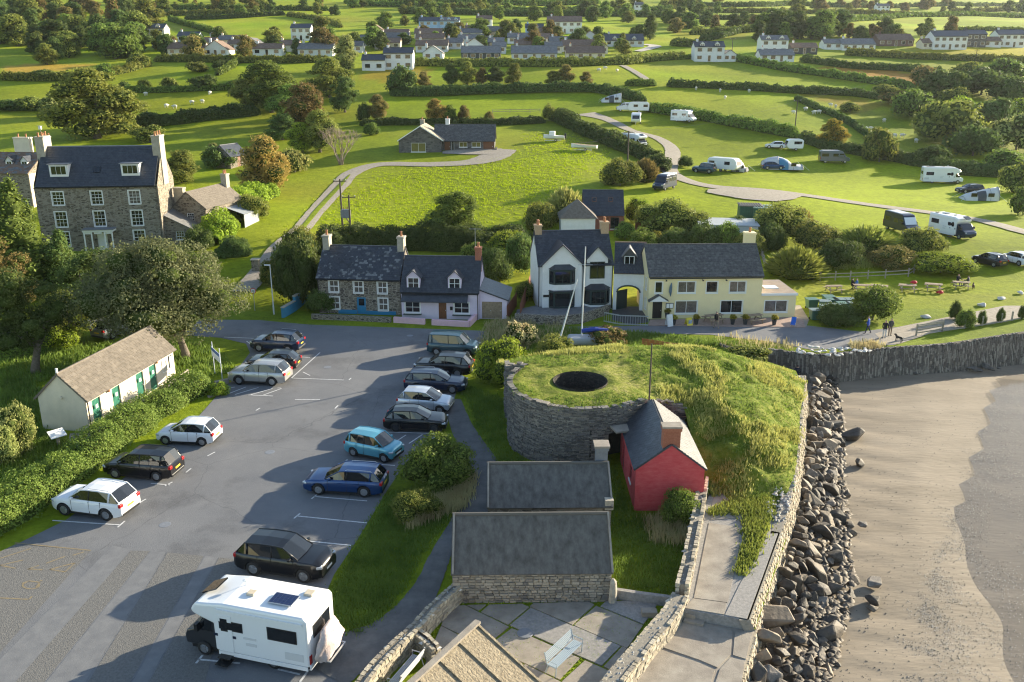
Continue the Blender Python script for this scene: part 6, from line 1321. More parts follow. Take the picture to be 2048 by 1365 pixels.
    if detail:
        sd_=-1 if not near_left else 1;wy=sd_*Wd/2
        g=MB();g.b(cabx-.75+.0, cabx-.05, *sorted((wy, wy+sd_*.025)),.5,2.25);hd_=g.build('habitation_door', MHW, t, uv=False, bevel=.01);g=MB();g.b(cabx-.55, cabx-.22, *sorted((wy+sd_*.026, wy+sd_*.034)),1.5,2.1);g.build('pane', CGLASS, hd_, uv=False)
        for (x0, x1, z0, z1) in ((-.6,0,1.28,1.38),(-.6,-.1,.98,1.12),(-hl+.25, -hl+1.1,.7,1.05)): g=MB();g.b(x0, x1, *sorted((wy, wy+sd_*.015)), z0, z1);g.build('service_hatch', mat('hatch_grey', (.6,.61,.62), rough=.5), t, uv=False)
        g=MB();g.b(cabx-.9, hl-1.6, *sorted((wy, wy+sd_*.02)),1.2,1.32);g.build('side_stripe', PNv, t, uv=False)
        mb=MB();mb.b(cabx-.1, cabx+1.0, -cw-.006, -cw, .62,1.18);mb.b(cabx-.1, cabx+1.0, cw, cw+.006,.62,1.18)
        g=MB();g.b(-hl+1.0, -hl+2.1,-.2,.55, Hh+.05, Hh+.09);sp_=g.build('solar_panel', STEEL, t, uv=False)
        for i in range(6):
            for j in range(4): q=MB();q.b(-hl+1.03+i*.175, -hl+1.03+i*.175+.165,-.17+j*.175,-.17+j*.175+.165, Hh+.091, Hh+.096);q.build('solar_cell', mat('solar_blue', (.01,.02,.07), rough=.15), sp_, uv=False)
        for (x, y_, s_) in ((-hl+.75,-.6*sd_*-1 if False else -.55,.4),(.1,.1,.36)): g=MB();g.b(x-s_/2, x+s_/2, y_-s_/2, y_+s_/2, Hh, Hh+.1);g.build('roof_vent', mat('vent_beige', (.5,.42,.3),(.6,.52,.4), scale=5, rough=.5), t, uv=False, bevel=.03)
        g=MB();nn=Vector((.42,0,1)).normalized();dv=Vector((-1,0,.42)).normalized();g.ob(Vector((hl-1.0,0,2.72)), Y1, dv, nn, -.45,.45,-.3,.45,.0,.06);g.build('skylight', CGLASS, t, uv=False)
        g=MB();g.lathe([(0, Hh+.3),(.12, Hh+.28),(.12, Hh+.24),(.02, Hh+.22),(.02, Hh)], 8,(.7,-.4,0));g.build('aerial', MHW, t, uv=False)
        for k_ in range(2): g=MB();g.b(cabx-.7, cabx-.1, *sorted((wy+sd_*.02, wy+sd_*(.3+.22*k_))),.32-.18*k_, .35-.18*k_);g.build('door_step', BLACKP, t, uv=False)
    return t
mm=motorhome('big white motorhome with solar panel and covered bikes at the rear', (426,1312),(569,1341), True, 6.0,2.3,2.75, z=0, cabm=paint_mat('charcoal_cab_paint', (.035,.037,.042)))
cv=MB()   # bike cover on the rack
for i, x in enumerate(np.linspace(-.42,.42,7)):
    pass
t=thing('bike_cover','crumpled pale pink cover over bikes on the motorhome rack','bike cover', (0,0,0));t.location=mm.matrix_basis @ Vector((-3.15-.28,0,.55)) if False else mm.location;t.rotation_euler=mm.rotation_euler
mb=MB();rows=[]
for j in range(9):
    z_=.6+j*.17;k0=len(mb.v);rows.append(k0);wv=(.85,.9,.88,.84,.8,.74,.66,.6,.42)[j];dp=(.2,.26,.3,.3,.3,.28,.24,.18,.08)[j]
    for i in range(16): th_=2*pi*i/16;nz_=1+.55*mnoise.noise((cos(th_)*2.6, sin(th_)*2.6, z_*2.2))+.2*mnoise.noise((cos(th_)*7, sin(th_)*7, z_*5));mb.v.append((-3.0-.36+cos(th_)*dp*nz_, sin(th_)*wv*nz_, z_+.04*mnoise.noise((i, j, 1))))
for j in range(8):
    for i in range(16): mb.f.append((rows[j]+i, rows[j]+(i+1) % 16, rows[j+1]+(i+1) % 16, rows[j+1]+i));mb.m.append(0)
mb.f.append(tuple(rows[-1]+i for i in range(16)));mb.m.append(0)
mb.build('cover', mat('pale_pink_cover', (.5,.4,.38),(.64,.54,.5), scale=6, rough=.8, bump=.4, bscale=8), t, smooth=True)
mb=MB();mb.b(-3.7,-3.01,-.7,-.64,.55,.6);mb.b(-3.7,-3.01,.64,.7,.55,.6);mb.b(-3.7,-3.65,-.64,.64,.55,.6);mb.build('rack', STEEL, t)
cg='campers on the field'
def two(px, py, hd_deg, Lm):
    """front/rear ground pixels are awkward far off: give a place and a heading instead"""
    p=G(px, py);h=radians(hd_deg);d=Vector((cos(h), sin(h),0));return p, d, h
class _P: pass
def at_place(fn, *a, px, py, hdg, near_left=False, **kw):
    global G
    p=G(px, py);h=radians(hdg);d=Vector((cos(h), sin(h),0));g0=G;seq=[p+d*1.3, p-d*1.3]
    G=lambda *q: seq.pop(0)
    try: t=fn(*a, (0,0),(0,0), near_left, **kw)
    finally: G=g0
    t.location=(p.x, p.y, th(p.x, p.y)+.02);return t
at_place(lambda l, f, r, n, **k: motorhome(l, f, r, n, **k),'long cream coachbuilt motorhome by the hedge at the right of the field', px=1882, py=366, hdg=-12, L=7.2, Hh=3.0, group=cg)
at_place(lambda l, f, r, n, **k: motorhome(l, f, r, n, **k),'white motorhome facing the camera on the lower camping grass', px=1903, py=472, hdg=-72, L=6.5, Hh=2.8, cabm=PNv, luton=False, group=cg)
at_place(lambda l, f, r, n, **k: motorhome(l, f, r, n, **k),'white motorhome behind the curved hedge by the camp road', px=1268, py=296, hdg=-55, L=6.5, Hh=2.9, group=cg)
at_place(lambda l, f, r, n, **k: motorhome(l, f, r, n, **k),'white motorhome alone above the bend of the camp road', px=1367, py=244, hdg=-40, L=6.2, Hh=2.8, luton=False, group=cg)
def van(label, f, r, nl, m=None, L=5.6, Wd=2.0, Hh=2.5, hightop=True, group=None, screen=None, name='camper_van'):
    p, q=G(*f), G(*r);d=p-q;hd=atan2(d.y, d.x);t=thing(name, label,'van', (p+q)/2, hd, group);hl=L/2
    pr=[(-hl, .4),(hl-.05,.4),(hl, .8),(hl-.15,1.1),(hl-.75,1.3),(hl-1.5, Hh-.12),(hl-1.9, Hh),(-hl+.1, Hh),(-hl, Hh-.2)];mb=MB();n=len(pr)
    ins=lambda z_: Wd/2-(.12*max(0,(z_-1.2)/1.3))
    mb.v=[(x, -ins(z_), z_) for x, z_ in pr]+[(x, ins(z_), z_) for x, z_ in pr]
    for i in range(n): j=(i+1) % n;mb.f.append((i, i+n, j+n, j));mb.m.append(0)
    mb.f.append(tuple(range(n)));mb.m.append(0);mb.f.append(tuple(n+i for i in reversed(range(n))));mb.m.append(0);mb.build('body', m, t, uv=False, bevel=.07)
    s0, s1=Vector((hl-.75,0,1.3)), Vector((hl-1.5,0, Hh-.12));dv=(s1-s0).normalized();nn=Y1.cross(dv);nn=nn if nn.x > 0 else -nn
    g=MB();g.ob(s0, Y1, dv, nn, -Wd/2+.16, Wd/2-.16,.04,(s1-s0).length*.8,.004,.03);g.build('windscreen', screen or CGLASS, t, uv=False)
    for s_ in (1,-1):
        for x0, x1 in ((hl-2.15, hl-1.25),(hl-3.4, hl-2.35),(-hl+.3, -hl+1.7)):
            g=MB();y_=s_*(Wd/2-.07);g.b(x0, x1, *sorted((y_, y_+s_*.03)),1.35,1.95);g.build('window', CGLASS, t, uv=False)
        for xw in (hl-.95, -hl+1.1): wheel(t, xw, s_*(Wd/2-.12),.34, s_)
        g=MB();g.b(hl-.25, hl-.02, *sorted((s_*(Wd/2-.42), s_*(Wd/2-.06))),.85,1.08);g.build('headlight', HEADL, t, uv=False, bevel=.03)
        g=MB();g.b(-hl-.015, -hl+.05, *sorted((s_*(Wd/2-.2), s_*(Wd/2-.04))),.8,1.3);g.build('tail_light', REDL, t, uv=False)
        g=MB();g.b(hl-1.35, hl-1.2, *sorted((s_*Wd/2, s_*(Wd/2+.2))),1.35,1.6);g.build('wing_mirror', BLACKP, t, uv=False)
    g=MB();g.b(-hl+.4, hl-2.2,-.75,.75, Hh, Hh+.07);g.build('roof_pod', mat('pod_grey', (.6,.62,.64), rough=.4), t, uv=False, bevel=.02)
    g=MB();g.b(hl-.03, hl+.03,-.5,.5,.45,.75);g.build('grille', BLACKP, t, uv=False)
    return t
wv=lambda l, f, r, n, **k: van(l, f, r, n, **k)
at_place(wv,'dark blue camper van with side door, beside the camp road bend', px=1329, py=379, hdg=-125, m=PNv, L=5.4, group=cg)
at_place(wv,'long dark grey camper van parked against the hedge', px=1667, py=326, hdg=-6, m=paint_mat('slate_van_paint', (.06,.08,.1)), L=6, group=cg)
at_place(wv,'dark van with white windscreen cover on the lower camping grass', px=1801, py=464, hdg=-80, m=PDk, L=5.9, Hh=2.6, group=cg, screen=mat('screen_cover', (.75,.77,.8), rough=.6))
at_place(wv,'white van pulled up beside a caravan near the top hedge', px=1252, py=223, hdg=180, m=PW, L=5, Hh=2.1, group=cg)
def caravan(label, f, r, nl, L=5.8, Wd=2.2, Hh=2.55, group=None, awn=None):
    p, q=G(*f), G(*r);d=p-q;hd=atan2(d.y, d.x);t=thing('caravan', label,'caravan', (p+q)/2, hd, group);hl=L/2
    pr=[(-hl+.1,.45),(hl-.5,.45),(hl-.1,.8),(hl, 1.2),(hl-.25,2.1),(hl-.7, Hh-.05),(hl-1.2, Hh),(-hl+.4, Hh),(-hl+.05, Hh-.3),(-hl, 1.2)];mb=MB();n=len(pr);mb.v=[(x, -Wd/2, z_) for x, z_ in pr]+[(x, Wd/2, z_) for x, z_ in pr]
    for i in range(n): j=(i+1) % n;mb.f.append((i, i+n, j+n, j));mb.m.append(0)
    mb.f.append(tuple(range(n)));mb.m.append(0);mb.f.append(tuple(n+i for i in reversed(range(n))));mb.m.append(0);mb.build('body', MHW, t, uv=False, bevel=.08)
    for s_ in (1,-1):
        for x0, x1 in ((-hl+.4, -hl+1.5),(hl-2.6, hl-1.5)): g=MB();g.b(x0, x1, *sorted((s_*Wd/2, s_*(Wd/2+.03))),1.35,1.95);g.build('window', CGLASS, t, uv=False)
        wheel(t, -.2, s_*(Wd/2-.1),.32, s_)
    g=MB();nn=Vector((.93,0,.3)).normalized();dv=Vector((-.3,0,.93)).normalized();g.ob(Vector((hl-.02,0,1.25)), Y1, dv, nn, -.85,.85,0,.85,-.02,.04);g.build('front_window', CGLASS, t, uv=False)
    g=MB();g.b(-.3,.35, -Wd/2-.02, -Wd/2,.5,2.2);g.build('door', MHW, t, uv=False);g=MB();g.tube([(hl-.4,-.4,.5),(hl+.9,0,.5)], .05,5);g.tube([(hl-.4,.4,.5),(hl+.9,0,.5)], .05,5);g.tube([(hl+.9,0,.5),(hl+.9,0,0)], .04,5);g.build('hitch', STEEL, t, uv=False)
    return t
wc=lambda l, f, r, n, **k: caravan(l, f, r, n, **k)
at_place(wc,'white caravan with dark front window and grey awning beside an off-roader', px=1448, py=343, hdg=-40, L=6.2, group=cg)
at_place(wc,'small white caravan half behind a bush by the hedge', px=1587, py=301, hdg=180, L=3.6, Hh=2.4, group=cg)
at_place(wc,'white caravan with awning below the top hedge', px=1276, py=225, hdg=175, L=5.5, group=cg)
at_place(wc,'white caravan seen end-on beside the upper camp road', px=1272, py=248, hdg=-100, L=5, group=cg)
def tent(label, px, py, L, Wd, Hh, hdg, m, m2, group=cg, fan=False, name='tent'):
    p=G(px, py);t=thing(name, label,'tent', p, radians(hdg), group);mb=MB();rows=[];ns=9
    for i in range(ns):
        f=i/(ns-1);x=-L/2+L*f;hh=Hh*(.35+.65*sin(pi*min(1, f*1.15+.12))**.7) if not fan else Hh*(.25+.75*f**.6);k0=len(mb.v);rows.append(k0)
        for j in range(9): a=pi*j/8;mb.v.append((x, -cos(a)*Wd/2, sin(a)**.8*hh*(1+.03*sin(i*3+j))))
    for i in range(ns-1):
        for j in range(8): mb.f.append((rows[i]+j+1, rows[i]+j, rows[i+1]+j, rows[i+1]+j+1));mb.m.append(1 if i in (3,4) and j < 3 else 0)
    mb.f.append(tuple(rows[0]+j for j in range(9)));mb.m.append(0);mb.f.append(tuple(rows[-1]+j for j in reversed(range(9))));mb.m.append(1);mb.build('canopy', [m, m2], t, smooth=True)
    for i in (0,3,6,8): g=MB();g.tube([(mb.v[rows[i]+j][0], mb.v[rows[i]+j][1]*1.01, mb.v[rows[i]+j][2]*1.01+.02) for j in range(9)], .04,4);g.build('hoop', LEAD, t, uv=False)
    for i in (2,6): g=MB();v=mb.v[rows[i]+1];g.b(v[0]-.5, v[0]+.5, v[1]-.12, v[1]-.06,.7,1.3);g.build('window', CGLASS, t, uv=False)
    for sx, sy in ((-1,-1),(-1,1),(1,-1),(1,1)): g=MB();g.tube([(sx*L/2*.9, sy*Wd/2*.85, Hh*.5),(sx*(L/2+1.0), sy*(Wd/2+.7),0)], .015,4);g.build('guy_rope', WFRAME, t, uv=False)
    return t
TENTG=mat('pale_grey_canvas', (.55,.56,.57),(.45,.46,.48), scale=2, rough=.8);TENTB=mat('blue_canvas', (.06,.2,.34), rough=.8);TENTW=mat('pale_canvas', (.62,.63,.62),(.54,.55,.55), scale=2, rough=.8);TENTD=mat('dark_canvas', (.07,.08,.09), rough=.8)
tent('large grey and blue family tent with gear outside', 1563,338,7.5,4,2.4,-5, TENTG, TENTB);tent('pale tunnel tent pitched in front of a dark car', 1957,400,5.6,2.8,2.2,-4, TENTW, TENTD, fan=True)
tent('grey porch awning attached to the caravan by the off-roader', 1480,343,2.6,2.4,2.2,-35, TENTG, TENTD);tent('striped grey and white awning alone at the top of the camping field', 1222,205,5.2,3,2.4,0, TENTW, TENTD, fan=True)
wcar=lambda l, f, r, n, **k: car(l, k.pop('kind'), k.pop('paintm'), f, r, n, **k)
at_place(wcar,'white hatchback near the small caravan on the field', px=1550, py=297, hdg=170, near_left=True, kind='golf', paintm=PW, group=None);at_place(wcar,'dark off-roader with spare wheel beside the caravan', px=1408, py=346, hdg=150, near_left=True, kind='jeep', paintm=PTl, group=None);at_place(wcar,'dark estate car half hidden behind the pale tunnel tent', px=1938, py=386, hdg=-170, near_left=True, kind='estate', paintm=PBk, group=None);at_place(wcar,'blue car parked in front of the big family tent', px=1545, py=339, hdg=0, kind='golf', paintm=PBl, group=None)
def boat(label, px, py, L, Wd, hdg, m, m2, cabin):
    p=G(px, py);t=thing('boat', label,'boat', p+UP*.35, radians(hdg));mb=MB();rows=[];ns=10
    for i in range(ns):
        f=i/(ns-1);x=-L/2+L*f;w_=Wd/2*(1-max(0,(f-.45)/.55)**2.2)+.03;k0=len(mb.v);rows.append(k0);sh=.75+.35*f**2
        for y_, z_ in ((-w_, sh),(-w_*.85,.4),(-.05,.02+.25*f**3),(.05,.02+.25*f**3),(w_*.85,.4),(w_, sh)): mb.v.append((x, y_, z_))
    for i in range(ns-1):
        for j in range(5): mb.f.append((rows[i]+j, rows[i+1]+j, rows[i+1]+j+1, rows[i]+j+1));mb.m.append(0)
        mb.f.append((rows[i]+5, rows[i+1]+5, rows[i+1], rows[i]));mb.m.append(1)
    mb.f.append(tuple(rows[0]+j for j in range(6)));mb.m.append(0);mb.build('hull', [m, m2], t)
    if cabin: g=MB();g.b(-.2,1.0,-.6,.6,.8,1.7);g.build('cabin', WFRAME, t, bevel=.08);g=MB();g.b(.95,1.03,-.5,.5,1.2,1.6);g.build('windscreen', CGLASS, t);g=MB();g.b(-L/2-.35, -L/2+.05,-.18,.18,.3,1.25);g.build('outboard_motor', BLACKP, t, bevel=.05)
    else:
        g=MB();g.tube([(1.5,.2,1.1),(-2.6,.1,1.5)], .05,5);g.build('mast', WOOD, t)
        for x in (-1,.3): g=MB();g.b(x, x+.25, -Wd/2*.8, Wd/2*.8,.75,.8);g.build('thwart', WOOD, t)
    g=MB();g.b(-L/2*.6, L/2*.9,-.05,.05,-.25,-.1);g.b(-.5,-.3, -Wd/2, Wd/2,-.2,-.12);g.build('trailer', STEEL, t)
    for s_ in (1,-1): w_=wheel(t, -.4, s_*Wd/2,.28, s_);w_.location.z=-.07
    return t
boat('white cabin boat on a trailer in the bungalow field', 1108,283,4.4,1.9,172, mat('white_gelcoat', (.75,.76,.78), rough=.25), mat('pale_deck', (.5,.5,.48), rough=.6), True);boat('open wooden boat with brown gunwale on a trailer in the bungalow field', 1168,302,5.2,1.8,165, mat('cream_hull', (.7,.7,.68), rough=.4), WOOD, False)
# ================================================================ vegetation
LM={}
for n_, a_ in dict(grey=((.042,.047,.019),(.09,.096,.042),(.15,.15,.072)), grass=((.13,.18,.004),(.2,.26,.006),(.27,.33,.01)), green=((.045,.075,.012),(.1,.14,.025),(.16,.19,.03)), dark=((.028,.046,.012),(.062,.09,.022),(.1,.13,.028)), olive=((.06,.075,.014),(.14,.15,.03),(.22,.2,.035)), autumn=((.09,.065,.018),(.19,.13,.035),(.27,.18,.045)), brown=((.07,.06,.018),(.15,.12,.035),(.2,.16,.04)),
        pale=((.1,.115,.035),(.2,.215,.07),(.3,.3,.1)), lime=((.07,.11,.01),(.17,.22,.02),(.26,.28,.03)), yellow=((.13,.12,.015),(.28,.24,.025),(.36,.28,.03)), dry=((.2,.15,.07),(.36,.28,.14),(.45,.36,.2)), reed=((.11,.12,.03),(.24,.24,.07),(.34,.32,.1))).items(): LM[n_]=leaf_mat('foliage_'+n_, *[tuple(min(.6, v*2.1) for v in c) for c in a_])
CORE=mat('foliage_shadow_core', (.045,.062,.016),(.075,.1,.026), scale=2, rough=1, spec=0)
def leaf_quads(P, Nn, S, rs, droop=0.):
    n=len(P);r=rs.normal(size=(n, 3));Nn=Nn+r*.75;Nn /= np.linalg.norm(Nn, axis=1)[:, None]+1e-9
    t=np.cross(Nn, rs.normal(size=(n, 3)));t /= np.linalg.norm(t, axis=1)[:, None]+1e-9;b=np.cross(Nn, t);S=S[:, None]
    V=np.stack([P-t*S*.55, P+b*S*.36, P+t*S*.6, P-b*S*.36], 1).reshape(-1,3)
    return V, np.arange(n*4).reshape(n, 4)
ICO=None
def ico():
    global ICO
    if ICO is None:
        bm=bmesh.new();bmesh.ops.create_icosphere(bm, subdivisions=2, radius=1);V=np.array([v.co[:] for v in bm.verts]);Fc=np.array([[v.index for v in f.verts] for f in bm.faces]);bm.free();ICO=(V, Fc)
    return ICO
def foliage_mesh(name, clumps, dens, size, mats, seed=0, core=.78, flatten=.2, jitter=.22):
    """clumps (c,r3): leaf faces through the outer shell of each clump, a dark core inside;quads only (core tris doubled)"""
    rs=np.random.RandomState(seed);PP, NN=[], [];C=np.array([c for c, r in clumps]);Rr=np.array([r for c, r in clumps])
    for c, r in clumps:
        area=4*pi*((r[0]*r[1])**1.6/3+(r[0]*r[2])**1.6/3+(r[1]*r[2])**1.6/3)**(1/1.6);n=int(max(8, area*dens));d=rs.normal(size=(n, 3));d /= np.linalg.norm(d, axis=1)[:, None];d=d[(d[:, 2] > -.55) | (rs.rand(n) < .35)]
        nzv=np.array([mnoise.noise(Vector((q[0]*2.2+c[0], q[1]*2.2+c[1], q[2]*2.2+c[2]))) for q in d])
        rad=1+jitter*nzv*1.6+rs.uniform(-.22,.08, len(d));p=np.array(c)+d*np.array(r)*rad[:, None];PP.append(p);NN.append(d/np.array(r))
    P=np.concatenate(PP);Nn=np.concatenate(NN);Nn /= np.linalg.norm(Nn, axis=1)[:, None]
    ins=np.zeros(len(P), int)
    for c, r in zip(C, Rr): ins += ((((P-c)/(r*.72))**2).sum(1) < 1)
    k=ins == 0;P, Nn=P[k], Nn[k]
    V, Fq=leaf_quads(P, Nn, size*rs.uniform(.65,1.35, len(P)), rs);mi=np.zeros(len(Fq), int)
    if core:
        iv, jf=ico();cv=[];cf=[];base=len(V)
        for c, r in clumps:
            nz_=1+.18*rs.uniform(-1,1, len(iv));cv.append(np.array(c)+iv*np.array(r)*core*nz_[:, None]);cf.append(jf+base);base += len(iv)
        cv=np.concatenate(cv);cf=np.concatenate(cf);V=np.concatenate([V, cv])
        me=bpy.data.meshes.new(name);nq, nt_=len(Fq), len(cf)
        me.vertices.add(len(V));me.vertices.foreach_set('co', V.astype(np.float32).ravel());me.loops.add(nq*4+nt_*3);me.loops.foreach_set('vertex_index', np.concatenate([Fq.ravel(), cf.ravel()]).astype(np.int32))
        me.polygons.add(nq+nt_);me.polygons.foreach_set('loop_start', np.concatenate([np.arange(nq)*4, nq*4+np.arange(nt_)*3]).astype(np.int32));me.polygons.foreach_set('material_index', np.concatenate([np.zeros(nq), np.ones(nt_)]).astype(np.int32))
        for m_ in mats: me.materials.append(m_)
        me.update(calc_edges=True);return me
    return npmesh(name, V, Fq, mats)
def crown_clumps(w_, h_, zc, n, seed, rr=(.2,.32), squash=.8, under=-.45):
    rs=random.Random(seed);out=[((0,0, zc),(w_*.3, w_*.3, h_*.33))]
    for i in range(n):
        z_=1-2*(i+.5)/n
        if z_ < under: continue
        a=i*2.39996+rs.uniform(-.5,.5);q=sqrt(max(0,1-z_*z_));f=rs.uniform(.6,.84);r=rs.uniform(*rr)*w_*.5*1.15
        out.append(((cos(a)*q*w_/2*f, sin(a)*q*w_/2*f, zc+z_*h_/2*f),(r*rs.uniform(.85,1.2), r*rs.uniform(.85,1.2), r*rs.uniform(.65,.95))))
    return out
def tree_clumps(w_, h_, z0, n, seed, rr=(.18,.32)):
    """irregular crown from near the ground to h_: wide below the middle, lumpy, with gaps"""
    rs=random.Random(seed);out=[];lob=[(rs.uniform(0,6.28), rs.uniform(.75,1.15)) for _ in range(4)]
    for i in range(n):
        f=(i+.5)/n;z=z0+(h_-z0)*(.1+.82*f);prof=(sin(pi*(.2+.74*f)))**.65;a=i*2.39996+rs.uniform(-.7,.7);lb=max(l*(.72+.28*cos(a-b)) for b, l in lob)
        R_=w_/2*prof*lb*(rs.uniform(.35,.75) if i % 3 else rs.uniform(.0,.3));r=rs.uniform(*rr)*w_*.5*(1.15 if f < .6 else .9)
        out.append(((cos(a)*R_, sin(a)*R_, z),(r*rs.uniform(.85,1.25), r*rs.uniform(.85,1.25), r*rs.uniform(.6,.9))))
    return out
def trunk_mesh(h_, r, clumps, seed, base_h=.24, lean=(0,0), mats=BARK, limbs=7):
    rs=random.Random(seed);mb=MB();zt=h_*base_h;top=Vector((lean[0], lean[1], zt));mb.tube([(0,0,-.3),(0,0,.05*h_), Vector((lean[0]*.5, lean[1]*.5, zt*.6)), top], [r*1.5, r*1.1, r*.9, r*.8], 8)
    for c, rad in sorted(clumps, key=lambda q: -q[1][0])[:limbs]:
        c=Vector(c);m_=top+(c-top)*.5+Vector((rs.uniform(-.3,.3), rs.uniform(-.3,.3), rs.uniform(-.1,.5)));mb.tube([top*.85, m_, c], [r*.6, r*.38, r*.15], 6)
    return mb.mesh('trunk', mats, True, uv=False)
PROTO={}
def proto(kind):
    if kind in PROTO: return PROTO[kind]
    k=kind.rstrip('0123456789');sd=17*len(PROTO)+3
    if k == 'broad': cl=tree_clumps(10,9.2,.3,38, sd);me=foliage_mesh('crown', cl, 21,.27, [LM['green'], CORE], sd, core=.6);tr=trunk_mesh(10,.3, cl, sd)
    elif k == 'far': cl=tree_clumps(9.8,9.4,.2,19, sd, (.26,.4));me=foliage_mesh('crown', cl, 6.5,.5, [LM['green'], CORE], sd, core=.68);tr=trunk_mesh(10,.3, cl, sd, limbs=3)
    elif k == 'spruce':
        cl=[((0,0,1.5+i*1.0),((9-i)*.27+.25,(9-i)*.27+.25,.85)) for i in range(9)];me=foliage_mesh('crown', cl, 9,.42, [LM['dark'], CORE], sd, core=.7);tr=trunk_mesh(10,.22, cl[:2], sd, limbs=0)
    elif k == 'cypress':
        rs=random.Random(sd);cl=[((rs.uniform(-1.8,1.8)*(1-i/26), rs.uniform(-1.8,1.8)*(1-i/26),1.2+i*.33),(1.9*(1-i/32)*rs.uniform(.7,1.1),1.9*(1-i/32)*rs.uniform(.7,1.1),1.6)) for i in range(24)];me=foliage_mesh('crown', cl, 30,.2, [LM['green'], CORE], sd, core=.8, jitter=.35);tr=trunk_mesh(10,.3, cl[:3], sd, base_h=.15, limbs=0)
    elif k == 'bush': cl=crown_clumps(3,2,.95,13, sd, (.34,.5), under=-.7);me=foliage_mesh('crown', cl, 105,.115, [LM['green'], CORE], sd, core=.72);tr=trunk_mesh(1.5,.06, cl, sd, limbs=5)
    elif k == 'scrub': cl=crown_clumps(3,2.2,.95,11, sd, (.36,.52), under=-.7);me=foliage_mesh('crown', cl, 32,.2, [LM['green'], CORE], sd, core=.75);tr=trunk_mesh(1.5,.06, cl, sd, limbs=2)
    elif k == 'willow':
        rs=np.random.RandomState(sd);n=5200;a=rs.uniform(0,2*pi, n);el=rs.uniform(.15,1.5, n);L_=rs.uniform(.75,1.05, n);d=np.stack([np.cos(a)*np.cos(el)*1.6, np.sin(a)*np.cos(el)*1.6, np.sin(el)*2.0], -1)
        f=rs.uniform(.55,1, n)[:, None];P=d*L_[:, None]*f;S=rs.uniform(.1,.22, n);up=d/np.linalg.norm(d, axis=1)[:, None];side=np.cross(up, rs.normal(size=(n, 3)));side /= np.linalg.norm(side, axis=1)[:, None];S=S[:, None]
        V=np.stack([P-up*S, P+side*S*.28, P+up*S*1.2, P-side*S*.28], 1).reshape(-1,3);me=npmesh('crown', V, np.arange(n*4).reshape(n, 4), [LM['pale'], CORE])
        cl=[((0,0,.5),(1.15,1.15,1.05))];c2=foliage_mesh('crown', cl, 10,.2, [LM['pale'], CORE], sd, core=.95);bm=bmesh.new();bm.from_mesh(me);bm.from_mesh(c2);bm.to_mesh(me);bm.free();tr=trunk_mesh(1.2,.07, cl, sd, limbs=1)
    PROTO[kind]=(me, tr);return PROTO[kind]
TREE_LAB={}
def plant(kind, px, py, wpx, hpx, mt, label, name='tree', cat='tree', group=None, world=None, rz=None, base_w=None, w_m=None, h_m=None):
    p=world if world is not None else G(px, py);q=pxm(p);k=kind.rstrip('0123456789')
    nw, nh=dict(broad=(8.3,9.7), far=(8.6,9.7), spruce=(5.4,10.6), cypress=(6.2,10.6), bush=(3.4,2.15), scrub=(3.5,2.3), willow=(3.4,2.25))[k]
    W=(w_m or wpx/q);Hh=(h_m or hpx/q/.97);me, tr=proto(kind);t=thing(name, label, cat, p, RN.uniform(0,6.28) if rz is None else rz, group);t.scale=(W/nw, W/nw, Hh/nh)
    c=link('crown', me, t);c.material_slots[0].link='OBJECT';c.material_slots[0].material=LM[mt];link('trunk' if k != 'willow' else 'stem', tr, t);return t
# ---------------------------------------------------------------- hero trees
def hero(label, px, py, h_, w_, crown_h, mt, seed, n=40, dens=42, leaf=.16, rr=(.2,.3), base_h=.3, r=.32, lean=(0,0), core=.55, limbs=14, name='sycamore_tree', shift=(0,0)):
    p=G(px, py);t=thing(name, label,'tree', p, 0);cl=tree_clumps(w_, h_, h_-crown_h, n, seed, rr);cl=[((c[0]+shift[0], c[1]+shift[1], c[2]), q) for c, q in cl]
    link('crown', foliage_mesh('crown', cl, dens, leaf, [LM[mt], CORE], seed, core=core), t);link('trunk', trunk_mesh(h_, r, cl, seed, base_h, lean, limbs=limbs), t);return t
hero('large spreading tree with grey-green crown above the toilet block', 372,716,9.6,13.2,7.4,'grey', 21, n=46, dens=40, leaf=.17, rr=(.24,.36), base_h=.22, shift=(-2.0,.5), lean=(-.5,.2))
hero('dark leaning tree at the left edge behind the toilet block', 72,745,8.5,9,6.5,'dark', 22, n=34, dens=36, leaf=.16, lean=(.6,0), shift=(-.8,0));hero('dark leafy tree between the conifer and the spreading tree', 205,668,8.2,8.5,6.6,'dark', 23, n=30, dens=34, leaf=.16);hero('grey-leaved tree at the far left edge below the conifer', -10,660,8.6,9,6.5,'brown', 24, n=30, dens=34, leaf=.17)
hero('olive tree low at left between dark trees and the grey car', 140,690,5.2,7,4.5,'olive', 25, n=24, dens=40, leaf=.15)
plant('cypress1', 45,585,0,0,'green','tall dense conifer at the left in front of the stone house','conifer_tree', w_m=11, h_m=12.6);plant('cypress2', 128,590,0,0,'dark','shorter dark conifer beside the tall conifer','conifer_tree', w_m=6.5, h_m=7.4)
plant('cypress3', -40,560,0,0,'green','dense conifer cut by the left edge','conifer_tree', w_m=9, h_m=9.5)
